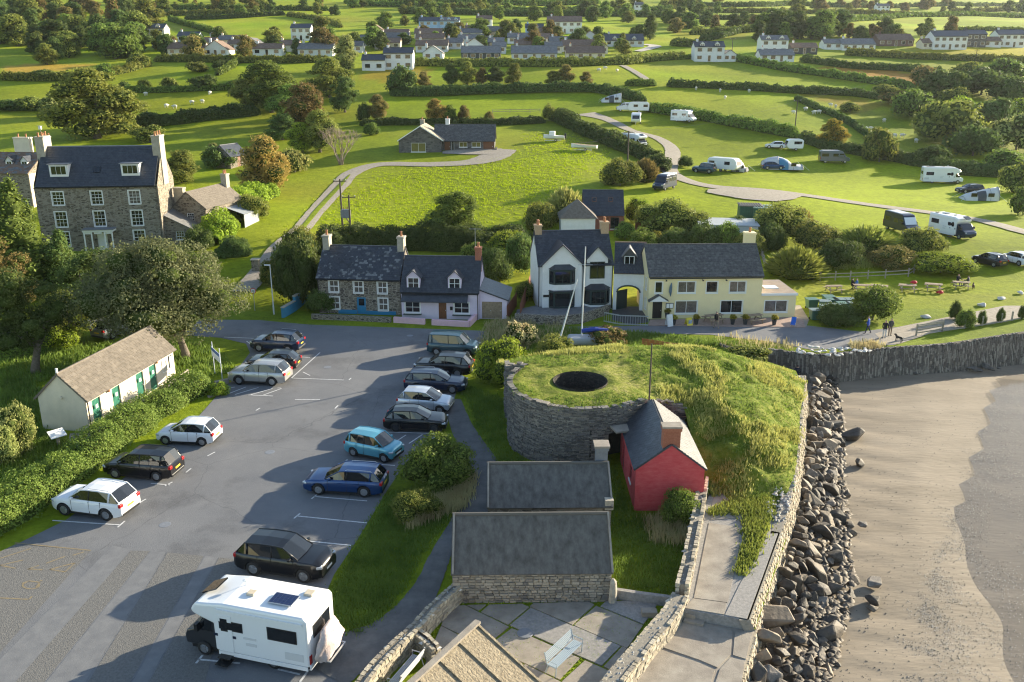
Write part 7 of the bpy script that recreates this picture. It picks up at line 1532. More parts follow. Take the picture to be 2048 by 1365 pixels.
# ---------------------------------------------------------------- middle-distance trees
for k, px, py, w_, h_, mt, lab in (('broad1', 195,277,175,138,'olive','big round sunlit tree behind the tall stone house'),('broad2', 545,225,120,102,'green','leftmost broad green tree of the clump above the bare tree'),('broad3', 615,268,100,100,'brown','brownish broad tree above the bare tree'),('broad1', 660,195,100,78,'olive','olive tree at the back of the clump by the big field'),('broad2', 690,225,60,70,'dark','dark narrow tree at the right of the clump'),('broad3', 536,388,118,116,'autumn','russet autumn tree beside the farm track'),('broad1', 365,366,84,66,'olive','rounded olive tree right of the stone house'),('broad2', 565,280,70,52,'dark','small dark tree left of the bare tree'),('broad3', 605,305,66,60,'lime','yellow-green leafy tree left of the bare tree'),('broad1', 693,142,56,70,'pale','tall pale willow-like tree at the edge of the village'),
        ('broad2', 915,486,112,104,'green','leafy tree behind the lilac cottage chimney'),('broad3', 755,242,46,52,'brown','grey-brown thin tree left of the bungalow'),('scrub1', 728,243,26,36,'dark','small dark evergreen left of the bungalow'),('broad1', 872,246,46,48,'autumn','small russet tree behind the bungalow'),('broad2', 902,248,30,38,'green','small green tree just behind the bungalow roof'),('broad3', 927,247,30,36,'brown','small brownish tree right of two others behind the bungalow'),
        ('broad1', 1663,298,58,60,'yellow','yellowing tree standing in the camp hedge'),('scrub2', 1758,324,74,66,'olive','round dark bush-like tree in the camp hedge'),('broad1', 585,250,95,80,'green','green tree in the middle of the clump above the bare tree'),('broad3', 640,305,84,84,'olive','olive tree just left of the bare tree'),('broad2', 500,215,70,60,'olive','small olive tree at the left end of the clump'),('scrub1', 590,345,60,46,'reed','reedy shrub between russet tree and bare tree'),('scrub2', 560,345,50,40,'dark','dark shrub right of the russet tree'),('scrub3', 440,335,70,40,'dark','dark shrubs around the small barn'),('broad1', 430,330,40,44,'pale','thin pale tree beside the small barn'),('scrub4', 300,285,70,34,'olive','olive shrubs behind the tall house roof'),('scrub1', 240,265,60,40,'green','shrub right of the big round sunlit tree'),('scrub2', 120,235,80,46,'pale','pale shrub left of the big round sunlit tree'),('broad3', 902,172,36,44,'dark','first tree from the left in the field-top row'),('broad1', 935,170,42,46,'olive','second tree from the left in the field-top row'),('broad2', 963,172,28,36,'brown','third thin tree in the field-top row'),('broad3', 990,170,40,36,'dark','fourth dark round tree in the field-top row'),('broad1', 1028,172,42,44,'olive','fifth pale tree in the field-top row'),('broad2', 1106,172,36,30,'olive','left of the paired trees in the field-top hedge'),('broad3', 1132,170,38,40,'brown','right of the paired trees in the field-top hedge'),('broad1', 1172,170,32,26,'brown','lone rounded tree at the right of the field-top hedge'),('scrub3', 806,188,66,52,'dark','large dark rounded bush below the white village house'),('broad2', 850,184,32,40,'brown','thin tree right of the large dark bush'),
        ('broad3', 1158,100,44,42,'dark','dark round tree beside the village bungalows'),('broad1', 1300,80,36,50,'dark','dark upright tree right of the big village bungalow')):
    plant(k, px, py, w_, h_, mt, lab)
# bare pollarded tree
p=G(682,330);t=thing('bare_tree','leafless grey twiggy tree beside the drive','tree', p);mb=MB();rs=random.Random(4)
def twig(mb, a, d, L_, r, lv):
    b=a+d*L_;mb.tube([a, (a+b)/2+Vector((rs.uniform(-.1,.1), rs.uniform(-.1,.1),0))*L_, b], [r, r*.8, r*.55], 5 if lv < 2 else 3, cap=False)
    if lv >= 4: return
    for i in range(3 if lv < 3 else 4): twig(mb, b, (d*.9+Vector((rs.uniform(-.6,.6), rs.uniform(-.6,.6), rs.uniform(-.05,.5)))).normalized(), L_*rs.uniform(.6,.85), r*.55, lv+1)
for k in range(5): a=k*1.26;twig(mb, Vector((cos(a)*.25, sin(a)*.25,0)), Vector((cos(a)*.42, sin(a)*.42,1)).normalized(),2.3,.17,0)
mb.build('limbs', mat('bare_twigs', (.2,.15,.11),(.34,.27,.21), scale=2, rough=.9), t, uv=False)
# ---------------------------------------------------------------- hedges
def hedge(label, pts, h_, w_, mt, seed=0, world=False, name='hedge', cat='hedge', group=None, flat=False, dens=1., leafk=3.2, kind=None):
    P=[Vector(p) for p in pts] if world else [G(*p) for p in pts];line=smooth_line([Vector((p.x, p.y, 0)) for p in P], 6);cum=np.concatenate([[0], np.cumsum([(line[i+1]-line[i]).length for i in range(len(line)-1)])]);L_=cum[-1]
    Lx=np.array([p.x for p in line]);Ly=np.array([p.y for p in line]);rs=np.random.RandomState(seed+7);dm=np.median(np.hypot(Lx, Ly));q=F/(dm+4);s0=min(1.3, max(.1, leafk/q));n=int(L_*(2*h_+w_)*1.25/(s0*s0*.33)*dens);n=min(n, 26000)
    def frame(s):
        x=np.interp(s, cum, Lx);y=np.interp(s, cum, Ly);e=.4;dx=np.interp(s+e, cum, Lx)-np.interp(s-e, cum, Lx);dy=np.interp(s+e, cum, Ly)-np.interp(s-e, cum, Ly);l=np.hypot(dx, dy)+1e-9;return x, y, -dy/l, dx/l
    s=rs.uniform(0, L_, n);a=rs.uniform(.02, pi-.02, n);nzv=np.array([mnoise.noise(Vector((v/max(1.2, w_*.7), seed*3.1, u*.9)))+.5*mnoise.noise(Vector((v/max(.5, w_*.25), seed, u*2))) for v, u in zip(s, a)]);sc=(1+.34*nzv+.22*np.array([mnoise.noise(Vector((v/(w_*1.9), seed*1.7,5.))) for v in s]))*rs.uniform(.84,1.08, n)
    ends=np.clip(np.minimum(s, L_-s)/(w_*.5),.25,1)**.5
    x, y, nx, ny=frame(s);off=np.cos(a)*w_/2*sc*ends;zz=np.sin(a)**.7*h_*sc*ends;X=x+nx*off;Y=y+ny*off;Z0=th_np(x, y) if not flat else np.zeros(n);Pp=np.stack([X, Y, Z0+zz], -1);Nn=np.stack([nx*np.cos(a), ny*np.cos(a), np.sin(a)+.2], -1)
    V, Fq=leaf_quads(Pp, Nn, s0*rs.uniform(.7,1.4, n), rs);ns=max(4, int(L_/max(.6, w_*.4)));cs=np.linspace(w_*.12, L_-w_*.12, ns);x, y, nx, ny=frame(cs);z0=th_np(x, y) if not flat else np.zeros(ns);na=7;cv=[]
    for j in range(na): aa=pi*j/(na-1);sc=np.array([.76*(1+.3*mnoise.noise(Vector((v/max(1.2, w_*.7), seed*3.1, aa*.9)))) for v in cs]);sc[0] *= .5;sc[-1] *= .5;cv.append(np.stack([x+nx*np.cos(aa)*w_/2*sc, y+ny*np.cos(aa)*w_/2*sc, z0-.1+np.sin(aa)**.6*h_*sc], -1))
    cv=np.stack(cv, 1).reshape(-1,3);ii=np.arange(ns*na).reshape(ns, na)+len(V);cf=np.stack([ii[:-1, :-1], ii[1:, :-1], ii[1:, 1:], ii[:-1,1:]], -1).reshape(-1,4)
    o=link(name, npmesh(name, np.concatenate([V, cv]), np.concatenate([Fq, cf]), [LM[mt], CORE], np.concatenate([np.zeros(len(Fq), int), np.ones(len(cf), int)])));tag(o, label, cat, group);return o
W_=lambda *q: [GZ(x, y) for x, y in q]
hedge('long thick green hedge between toilet block and parked cars', W_((-60,1090),(60,1010),(150,948),(250,872),(340,812),(412,774)),1.7,2.9,'green', 1, world=True, flat=True)
hedge('dark mixed hedge behind the stone and lilac cottages', [(625,515),(700,500),(800,497),(900,498),(1000,498),(1062,492)], 2.8,4,'dark', 2);hedge('olive bramble hedge in front of the dark hedge behind the cottages', [(930,520),(1000,522),(1060,520)], 1.6,2.5,'olive', 30)
hedge('leafy bank of bushes left of the farm track', [(425,492),(440,455),(470,425),(510,402),(545,388)], 2.6,4.5,'lime', 3);hedge('dark clipped hedge by the gate pillar', [(430,515),(470,512),(505,510)], 1.9,2.6,'dark', 4)
hedge('curved dark hedge between the bungalow field and the camp road', [(1112,238),(1160,262),(1228,292),(1300,322),(1322,345)], 2.4,4.5,'dark', 5);hedge('low hedge behind the bungalow', [(720,252),(800,250),(900,250),(1000,250),(1090,246)], 1.5,2.4,'dark', 6);hedge('dark hedge along the top of the bungalow field', [(780,192),(860,192),(960,188),(1060,185),(1180,184),(1230,192),(1290,206)], 2.4,3.6,'dark', 7)
hedge('pale-topped hedge bordering the upper side of the camping field', [(1290,222),(1390,237),(1480,254),(1530,264),(1600,278)], 2.4,4,'green', 8);hedge('scrubby hedge below the yellowing tree at the camping field', [(1600,280),(1650,298),(1710,308),(1790,322),(1850,335)], 2.1,3.4,'dark', 9);hedge('dark hedge behind the long cream motorhome', [(1850,337),(1900,346),(1970,352),(2080,356)], 2.4,4,'dark', 10)
far_h=[([(1250,172),(1312,172)], 2),([(1334,174),(1420,177),(1560,185),(1700,192),(1760,200)], 2.2),([(820,131),(900,133),(1000,133),(1130,133),(1250,129),(1300,123),(1372,117)], 2.6),([(1470,122),(1560,140),(1640,152),(1740,167),(1830,180)], 2.6),([(1600,124),(1700,137),(1800,142),(1890,152)], 2.4),([(1690,111),(1800,117),(1900,121),(2060,126)], 2.6),([(245,185),(330,185),(400,182),(480,180)], 1.8),([(258,258),(340,250),(420,240),(520,230)], 3),([(310,124),(420,125),(560,127),(660,124)], 2.4),([(435,152),(465,135),(480,120)], 2),([(0,220),(90,222),(160,225)], 2.4),([(0,160),(120,162),(230,150),(300,132)], 2.4),([(1240,120),(1390,118)], 1.5),([(1820,330),(1700,250),(1640,222),(1590,200)], 1.6),
         ([(258,40),(330,33),(420,29),(520,28)], 3),([(340,42),(395,58),(440,72)], 3),([(370,40),(470,37),(570,31)], 3),([(575,33),(640,42),(682,56)], 3),([(255,20),(400,18),(520,20),(660,22)], 3),([(250,30),(400,27)], 3),([(1395,25),(1600,28),(1830,33)], 3.5),([(1690,45),(1800,36),(1950,33),(2060,36)], 3.5),([(1340,38),(1500,40),(1700,45)], 3),([(1900,26),(2060,24)], 4),([(700,12),(900,18),(1100,25),(1340,22)], 4),([(800,28),(1000,32),(1200,33),(1340,36)], 4),([(1380,70),(1480,66),(1530,62)], 3),([(1340,92),(1400,95)], 3),([(1400,85),(1500,60)], 2.5),([(1900,62),(2060,64)], 2),([(690,8),(860,6),(1000,10),(1200,8)], 5),([(1350,10),(1500,14),(1600,12),(1800,16),(2060,12)], 4)]
WHERE=['below the village','below the right-hand cottages','on the far slope','in the upper left fields']
_seen={}
for i, (q, h_) in enumerate(far_h):
    mx_=sum(p[0] for p in q)/len(q);my_=sum(p[1] for p in q)/len(q);nm_='field hedge %s the %s of the picture' % ('near the skyline at' if my_ < 22 else 'on the high slope at' if my_ < 60 else 'level with the village at' if my_ < 135 else 'across the pastures at','far left' if mx_ < 330 else 'left' if mx_ < 700 else 'centre' if mx_ < 1250 else 'right' if mx_ < 1700 else 'far right')
    _seen[nm_]=_seen.get(nm_, 0)+1;nm_ += '' if _seen[nm_] == 1 else (', second one',', third one',', fourth one',', fifth one')[min(3, _seen[nm_]-2)]
    h_ *= .75 if my_ < 60 else .9;hedge('dark '+nm_, q, h_, h_*1.25,('green','dark','olive')[i % 3], 40+i, group='distant field hedges')
# ---------------------------------------------------------------- bushes close by
for k, px, py, w_, h_, mt, lab in (('bush1', 1000,762,108,82,'lime','yellow-green gorse bush between parked cars and kiln'),('bush1', 985,560,70,60,'dark','dark garden shrub behind the garage roof'),('bush2', 1040,545,60,70,'dark','tall dark shrub left of the white house'),('bush3', 1050,600,40,36,'olive','olive shrub beside the white house wall'),('bush1', 1020,520,90,56,'lime','sunlit shrub behind the garage'),('bush2', 950,530,60,40,'green','green shrub behind the lilac cottage'),('bush3', 1285,505,60,44,'green','green shrub behind the link building'),('bush1', 1350,500,70,40,'dark','dark shrub behind the left half of the inn roof'),('bush2', 1385,470,70,44,'olive','olive shrub left of the white flat shed'),('bush3', 1500,510,60,46,'olive','olive shrub behind the inn chimney'),('bush1', 1225,455,44,40,'dark','dark shrub left of the tall reedy bush'),('bush2', 1275,445,50,44,'lime','sunlit shrub right of the slate chalet'),('bush3', 1480,470,50,34,'dark','dark shrub below the green sheds'),('bush1', 1540,500,60,50,'dark','dark shrub right of the inn chimney'),('bush2', 1680,535,90,50,'dark','dark undergrowth behind the rail fence'),('bush3', 1780,535,90,40,'brown','brown undergrowth behind the rail fence'),('bush1', 545,570,50,50,'olive','olive shrub beside the lower farm track'),('bush2', 575,560,60,66,'dark','dark shrub between track and stone cottage'),('bush3', 400,500,60,44,'dark','dark shrub at the corner of the outbuilding'),('bush1', 450,470,60,40,'lime','sunlit shrub along the track bank'),('bush2', 505,440,70,44,'olive','reedy shrub along the track bank'),('scrub1', 1405,742,80,46,'brown','brown scrub patch on the crest of the kiln mound'),('scrub2', 1215,690,90,34,'brown','brown scrub along the back of the kiln mound'),('scrub3', 1040,690,70,46,'dry','dry straw-coloured bush above the gorse'),('scrub4', 1500,722,90,30,'olive','low olive scrub at the back right of the mound'),('bush2', 1112,735,84,58,'olive','grey-green bush on the back rim of the kiln'),('bush3', 880,962,150,84,'green','large bramble bush on the verge beside the path'),('bush1', 832,1030,95,50,'olive','sunlit low bush below the large bramble'),('bush2', 1358,1048,78,66,'green','bush growing against the red hut by the rubble wall'),('bush3', 1745,640,98,66,'green','rounded dark shrub right of the wheelie bins'),('bush1', 1670,648,84,40,'dark','dark low shrub in front of the wheelie bins'),('willow1', 1590,552,140,62,'olive','pale willow bush inside the curved rail fence'),('bush2', 1560,478,110,62,'olive','grey willow scrub beside the inn roof'),('bush3', 1630,498,100,50,'olive','willow scrub behind the pale willow bush'),('willow1', 1730,505,150,56,'olive','wide reedy willow mass behind the rail fence'),('bush2', 1840,515,90,52,'olive','reedy willow at the right end of the fence'),('bush2', 1880,545,120,34,'lime','low leafy bramble right of the rail fence'),
        ('bush3', 1330,465,130,62,'olive','tall reedy bush behind the inn and chalet'),('willow1', 1130,440,105,66,'reed','willow hedge left of the slate chalet'),('bush2', 1080,468,70,56,'olive','willow clump left of the white house roof'),('bush3', 1408,500,70,52,'dark','dark shrub against the white flat shed'),('bush1', 1450,500,60,52,'green','broad-leaved shrub against the white flat shed'),('bush2', 1250,480,40,32,'green','round shrub beside the chalet'),('bush3', 1310,492,50,26,'yellow','yellow-green shrub behind the link building'),('bush3', 1240,372,80,50,'olive','reedy bush beside the telegraph pole'),('willow1', 1290,362,70,46,'brown','brownish bush at the end of the curved hedge'),('bush2', 1370,335,30,20,'dark','dark little bush by the camp road'),
        ('bush1', 600,600,110,120,'dark','tall dark shrub left of the stone cottage'),('bush2', 645,625,60,42,'dark','dark shrub against the stone cottage wall'),('bush2', 600,520,70,60,'olive','reedy bush at the bottom of the farm track'),('bush3', 470,505,60,30,'dark','dark clipped bush by the gate pillar'),('bush1', 742,270,32,22,'green','small round bush on the lawn left of the bungalow'),('bush2', 978,246,20,20,'brown','small brown bush in the hedge behind the bungalow'),('bush3', 1098,242,28,30,'olive','reedy bush at the corner of the field hedge'),
        ('bush3', 35,905,85,92,'pale','pale grey bush at the left edge below the toilet block'),('bush1', 5,930,70,80,'pale','second pale bush cut by the left edge'),('bush2', 120,700,70,50,'lime','sunlit low shrub under the dark leaning tree'),('bush3', 440,790,40,24,'lime','low end of the car park hedge beside the steps'),('bush1', 1910,640,26,36,'dark','ivy-covered post bush beside the lane'),('bush3', 1930,655,40,34,'green','small shrub at the end of the gate fence'),('willow1', 1600,455,60,40,'brown','brown reedy scrub above the pale willow')):
    plant(k, px, py, w_, h_, mt, lab,'shrub','shrub')
for i, (px, py, w_, h_, mt) in enumerate(((1825,238,80,56,'green'),(1885,195,92,52,'dark'),(1905,216,72,38,'olive'),(1962,190,110,54,'dark'),(2025,208,84,54,'dark'),(1890,285,140,80,'olive'),(1985,255,92,55,'dark'),(2032,300,120,72,'pale'),(1945,312,100,60,'dark'),(2012,345,92,44,'green'),(2030,385,70,56,'olive'),(2045,430,60,56,'green'),(1850,170,60,36,'brown'),(1930,160,70,34,'olive'),(2010,160,80,40,'green'),(1790,212,60,30,'brown'),(1770,190,50,20,'olive'),(1700,225,44,20,'olive'),(2040,240,60,40,'lime'),(1865,330,80,40,'dark'),(1925,235,60,40,'lime'))):
    plant('scrub%d' % (i % 4+1), px, py, w_, h_, mt,'scrub bush in the thicket at the right edge','scrub_bush','bush','scrub thicket at the right')
for i, (px, py, w_, h_) in enumerate(((250,180,22,16),(290,178,26,18),(340,178,34,22),(410,178,60,28),(470,178,40,18),(395,145,44,20),(440,140,30,18),(460,125,24,16),(60,220,60,26),(20,222,50,22),(300,250,50,26),(470,232,60,26),(90,160,50,20),(210,152,44,24),(280,135,50,26))):
    plant('scrub%d' % (i % 4+1), px, py, w_, h_, ('dark','green','olive')[i % 3],'dark bush in the hedge line of the left fields','hedge_bush','bush','bushes in the left hedge line')
# ---------------------------------------------------------------- woods and far trees
def scatter(poly, n, hm, label, group, kinds=('far1','far2','far3','far4'), mats=('dark','green','olive','brown'), name='distant_tree', seed=1):
    rs=random.Random(seed);xs=[p[0] for p in poly];ys=[p[1] for p in poly];c=0
    while c < n:
        x, y=rs.uniform(min(xs), max(xs)), rs.uniform(min(ys), max(ys))
        if not pip(np.array([[x, y]]), poly)[0]: continue
        h_=rs.uniform(*hm);plant(rs.choice(kinds), x, y, 0,0, rs.choice(mats), label, name,'tree', group, w_m=h_*rs.uniform(.75,1.25), h_m=h_);c += 1
scatter([(-10,112),(80,120),(200,124),(300,118),(320,100),(270,70),(200,60),(-10,75)], 40,(7,12),'leafy tree in the dense wood at the upper left','wood at the upper left', mats=('dark','dark','green','olive'), seed=2)
plant('spruce1', 232,72,0,0,'brown','tall brownish spruce rising above the upper left wood','spruce_tree', w_m=10, h_m=19);plant('broad1', 95,130,44,42,'olive','sunlit tree in front of the upper left wood')
scatter([(-10,60),(250,55),(320,62),(240,25),(100,15),(-10,25)], 28,(7,13),'tree on the slope above the upper left wood','trees above the wood', seed=3)
scatter([(680,30),(760,60),(830,60),(1000,40),(1300,60),(1400,60),(1400,20),(1100,4),(900,2),(700,2)], 62,(5,9),'tree in the woods above the village','trees above the village', mats=('dark','green','olive','green'), seed=4)
scatter([(700,70),(850,70),(1290,72),(1290,112),(700,112)], 34,(4,8),'garden tree among the village bungalows','village garden trees', seed=5)
scatter([(300,78),(670,78),(670,118),(330,118)], 18,(4,8),'garden tree among the left-hand village houses','left village garden trees', seed=6)
scatter([(1510,88),(1690,84),(1700,72),(1600,66),(1510,74)], 16,(7,12),'tree in the dark copse above the right-hand cottages','copse above the right cottages', mats=('dark','green','dark'), seed=7)
scatter([(1690,88),(1860,86),(1990,78),(1940,68),(1700,76)], 12,(5,9),'tree behind the right-hand row of houses','trees behind the right row', seed=8)
scatter([(1340,26),(1440,30),(1440,4),(1340,4)], 12,(6,10),'tall tree on the skyline above the right fields','skyline trees', seed=9);scatter([(1560,26),(2060,30),(2060,10),(1600,10)], 28,(5,10),'distant tree near the right-hand skyline','right skyline trees', seed=10)
scatter([(230,30),(680,40),(680,6),(230,2)], 36,(4,8),'hedgerow tree on the upper left slope','upper left hedgerow trees', seed=11);plant('broad2', 1592,45,40,36,'olive','lone spreading tree in the bright upper right field')
scatter([(1340,68),(1530,62),(1530,48),(1340,50)], 12,(5,8),'tree in the hedge below the bright upper field','trees below the upper field', seed=12);scatter([(640,70),(720,75),(720,118),(640,120)], 4,(6,10),'tree beside the pale willow-like tree','trees by the village edge', seed=13)
# ---------------------------------------------------------------- rough grass
def blades(name, P, hr, mt, lab, spread=.12, n=5, wd=.03, lean=.5):
    P=np.asarray(P);m_=len(P)*n;B=np.repeat(P, n, 0)+np.concatenate([NR.normal(0, spread, (m_, 2)), np.zeros((m_, 1))], 1);hh=NR.uniform(*hr, m_);a=NR.uniform(0,2*pi, m_);ln=NR.uniform(0, lean, m_)*hh;wdv=wd*NR.uniform(.7,1.4, m_)
    s_=np.stack([np.cos(a)*wdv, np.sin(a)*wdv, np.zeros(m_)], -1);b=NR.uniform(0,2*pi, m_);T=B+np.stack([np.cos(b)*ln, np.sin(b)*ln, hh], -1);M=B+np.stack([np.cos(b)*ln*.35, np.sin(b)*ln*.35, hh*.6], -1)
    V=np.stack([B-s_, B+s_, M+s_*.8, T, M-s_*.8], 1).reshape(-1,3);k=np.arange(m_)[:, None]*5;Fq=np.concatenate([k+np.array([[0,1,2,4]]), ]);me=bpy.data.meshes.new(name)
    nq=m_;me.vertices.add(len(V));me.vertices.foreach_set('co', V.astype(np.float32).ravel());li=np.concatenate([(k+np.array([[0,1,2,4]])).ravel(),(k+np.array([[4,2,3]])).ravel()]);me.loops.add(len(li));me.loops.foreach_set('vertex_index', li.astype(np.int32));me.polygons.add(2*nq);me.polygons.foreach_set('loop_start', np.concatenate([np.arange(nq)*4, nq*4+np.arange(nq)*3]).astype(np.int32));me.materials.append(LM[mt]);me.update(calc_edges=True)
    return stuff(link(name, me), lab,'grass')
mv=np.array(mbm.v);sel=np.array([NR.rand() < .95 for _ in mv]);cxy=NR.uniform((-1,43),(23,68.5),(26000,2));cxy=cxy[pip(cxy, MPOLY)];cxy=cxy[np.hypot(cxy[:, 0]-KC.x, cxy[:, 1]-KC.y) > HR+.1]
rk=np.hypot(cxy[:, 0]-KC.x, cxy[:, 1]-KC.y);nzm=np.array([mnoise.noise((x*.35, y*.35,7)) for x, y in cxy]);zz=mound_z(cxy)+np.array([.16*mnoise.noise((x*.9, y*.9,0)) for x, y in cxy])
a_=(rk > 4.2) & (nzm > .08) & ((cxy[:, 0] > 9.5) | (cxy[:, 1] > 60));blades('dry_tussocks', np.c_[cxy[a_], zz[a_]][:2800], (.1,.34),'reed','straw-coloured tussock grass on the kiln mound', .15,7,.028,.8);b_=(nzm < .1);blades('mound_grass', np.c_[cxy[b_], zz[b_]][:5000], (.04,.13),'green','green grass on the kiln mound', .15,5,.025,.6)
def in_px(poly, n, z=0):
    W3=[GZ(*p) for p in poly];P2=[(p.x, p.y) for p in W3];xs=[p[0] for p in P2];ys=[p[1] for p in P2];q=NR.uniform((min(xs), min(ys)),(max(xs), max(ys)),(n*3,2));q=q[pip(q, P2)][:n];return np.c_[q, np.full(len(q), z)]
vg=np.concatenate([in_px([(775,990),(930,960),(900,1090),(860,1200),(700,1270),(650,1210),(720,1085)], 5200), in_px([(930,770),(1010,800),(1015,900),(1100,935),(1230,940),(1230,960),(985,950),(930,860),(905,820)], 2600), in_px([(1225,930),(1265,1030),(1400,1030),(1360,1195),(1230,1190)], 1800)]);pl_=np.array([GZ(*p)[:2] for p in ((905,800),(925,858),(962,925),(968,985),(930,1050),(885,1105),(860,1160),(820,1225),(765,1275),(690,1310))]);pd_=np.full(len(vg),9.)
for a, b in zip(pl_[:-1], pl_[1:]): t_=np.clip(((vg[:, :2]-a)@(b-a))/((b-a)@(b-a)),0,1);pd_=np.minimum(pd_, np.hypot(*(vg[:, :2]-a-t_[:, None]*(b-a)).T))
blades('verge_grass', vg[pd_ > 1.05], (.06,.22),'green','shaded rough grass on the verges round the stores', .2,5,.022,.7)
blades('yard_seed_heads', np.concatenate([in_px([(800,1020),(940,980),(930,1020),(820,1060)], 500), in_px([(1290,1040),(1400,1020),(1380,1090),(1310,1090)], 300), in_px([(880,975),(950,950),(945,1000)], 200)]),(.3,.7),'dry','pale seeding grass stems in the rough verges', .2,5,.02,.5)
blades('bank_dry_grass', np.concatenate([in_px([(985,645),(1060,640),(1130,652),(1130,690),(960,690)], 380), in_px([(975,650),(1060,640),(1060,700),(960,700)], 420), in_px([(1420,668),(1600,690),(1600,702),(1440,696)], 60), in_px([(1700,690),(1760,688),(1760,700),(1710,702)], 120)]),(.15,.7),'dry','dry straw grass and stalks on the bank between road and kiln', .25,6,.025,.5)
blades('bank_green_growth', np.concatenate([in_px([(985,650),(1300,668),(1480,692),(1300,694),(960,700)], 2600), in_px([(0,640),(170,690),(420,690),(470,745),(380,760),(100,760),(0,800)], 2600), in_px([(0,760),(80,780),(80,860),(180,905),(60,1000),(0,1030)], 2400)]),(.12,.5),'green','rough green growth on banks and under the trees', .25,5,.035,.6)
jp=in_px([(872,1222),(905,1206),(1335,1200),(1210,1365),(1000,1400),(850,1300)], 1500);blades('joint_moss', np.c_[jp[:, :2], np.full(len(jp),.0)], (.03,.085),'lime','moss and weeds in the joints of the courtyard slabs', .1,4,.03,.6)
pg=in_px([(1490,1000),(1540,1010),(1545,1040),(1520,1110),(1490,1170),(1470,1168),(1490,1100),(1485,1050),(1420,1050),(1420,1042)], 1000, PROM_Z);blades('promenade_weeds', pg, (.1,.32),'olive','strip of grass and weeds growing through the promenade', .15,6,.03,.6)
def field_pts(poly, n):
    W3=[G(*p) for p in poly];P2=[(p.x, p.y) for p in W3];xs=[p[0] for p in P2];ys=[p[1] for p in P2];q=NR.uniform((min(xs), min(ys)),(max(xs), max(ys)),(n*3,2));q=q[pip(q, P2)];dd=np.full(len(q),99.)
    for i in range(len(P2)): a, b=np.array(P2[i-1]), np.array(P2[i]);t_=np.clip(((q-a)@(b-a))/((b-a)@(b-a)),0,1);dd=np.minimum(dd, np.hypot(*(q-a-t_[:, None]*(b-a)).T))
    q=q[NR.rand(len(q)) < dd/9][:n];return np.c_[q, th_np(q[:, 0], q[:, 1])]
blades('field_tufts', field_pts([(520,480),(640,380),(760,335),(1010,310),(1040,262),(1140,262),(1230,300),(1240,340),(1100,430),(1000,470),(850,480),(640,470)], 6000),(.08,.2),'grass','grass tufts across the bungalow field', .2,4,.06,.7);blades('fence_reeds', in_px([(1570,545),(1640,552),(1850,540),(1850,515),(1600,520)], 1200,.6),(.5,1.3),'reed','reeds and weeds behind the rail fence', .3,6,.03,.4)
# ================================================================ street furniture
def text_obj(name, body, size, m, parent, loc, rot, extrude=.004):
    c=bpy.data.curves.new(name,'FONT');c.body=body;c.size=size;c.extrude=extrude;c.align_x='CENTER';c.align_y='CENTER';tmp=bpy.data.objects.new(name, c);COL.objects.link(tmp)
    me=bpy.data.meshes.new_from_object(tmp.evaluated_get(bpy.context.evaluated_depsgraph_get()));bpy.data.objects.remove(tmp);me.materials.clear();me.materials.append(m);o=link(name, me, parent, loc);o.rotation_euler=rot;return o
p=GZ(548,629);t=thing('street_lamp','pale grey street lamp on the grass left of the blue wall','street lamp', p);mb=MB();mb.tube([(0,0,-.1),(0,0,.9)], .085,8);mb.tube([(0,0,.9),(0,0,5.0)], [.06,.045], 8);mb.build('post', LAMPM, t);mb=MB();mb.ob(Vector((0,0,5.0)), Vector((-.95,-.3,.1)).normalized(), Vector((.3,-.95,0)), UP, -.05,.55,-.09,.09,0,.1);mb.build('lamp_head', LAMPM, t, bevel=.02)
p=GZ(510,622);t=thing('speed_sign','round white speed limit sign on a grey post','road sign', p);mb=MB();mb.tube([(0,0,-.1),(0,0,2.3)], .035,8);mb.build('post', STEEL, t);mb=MB();mb.lathe([(0,0),(.3,0),(.3,.02),(0,.02)], 24,(0,-.05,2.1), axis='y');mb.build('sign_ring', mat('sign_red', (.5,.02,.02), rough=.4), t);mb=MB();mb.lathe([(.23,.001),(0,.001)], 24,(0,-.056,2.1), axis='y');mb.build('sign_face', WFRAME, t);text_obj('number','20', .3, BLACKP, t, (0,-.06,2.1),(pi/2,0,0))
def tpole(label, px, py, h_, arm=True, trans=False, rz=0):
    p=G(px, py);t=thing('telegraph_pole', label,'pole', p, rz);mb=MB();mb.tube([(0,0,-.4),(0,0, h_)], [.15,.1], 8);mb.build('pole', POLEM, t)
    if arm:
        mb=MB();mb.b(-.85,.85,-.06,.06, h_-.35, h_-.23);mb.build('crossarm', POLEM, t)
        for x in (-.75,0,.75): q=MB();q.lathe([(.02, h_-.23),(.06, h_-.15),(.06, h_-.06),(.02, h_-.02)], 6,(x, 0,0));q.build('insulator', STEEL, t)
    return t, p
t1, pa=tpole('left telegraph pole of the pair by the farm track', 686,470,7.4, rz=.1);t2, pb=tpole('right telegraph pole of the pair by the farm track', 703,494,6.6, rz=.1)
t=thing('transformer','grey box transformer slung between the paired poles','transformer', (pa+pb)/2+UP*3.0);mb=MB();mb.b(-.5,.5,-.35,.35,0,1.1)
mb.build('tank', LEAD, t, bevel=.05)
for x in (-.55,.55): q=MB();q.b(x-.06, x+.06,-.3,.3,.15,.95);q.build('cooling_fin', LEAD, t)
for x in (-.25,.1,.3): q=MB();q.tube([(x, 0,1.1),(x, 0,1.45)], .05,6);q.build('bushing', BROWND, t)
q=MB();q.tube([pa+UP*3.0-((pa+pb)/2+UP*3.0), pb+UP*3.0-((pa+pb)/2+UP*3.0)], .08,5);q.build('support_beam', POLEM, t)
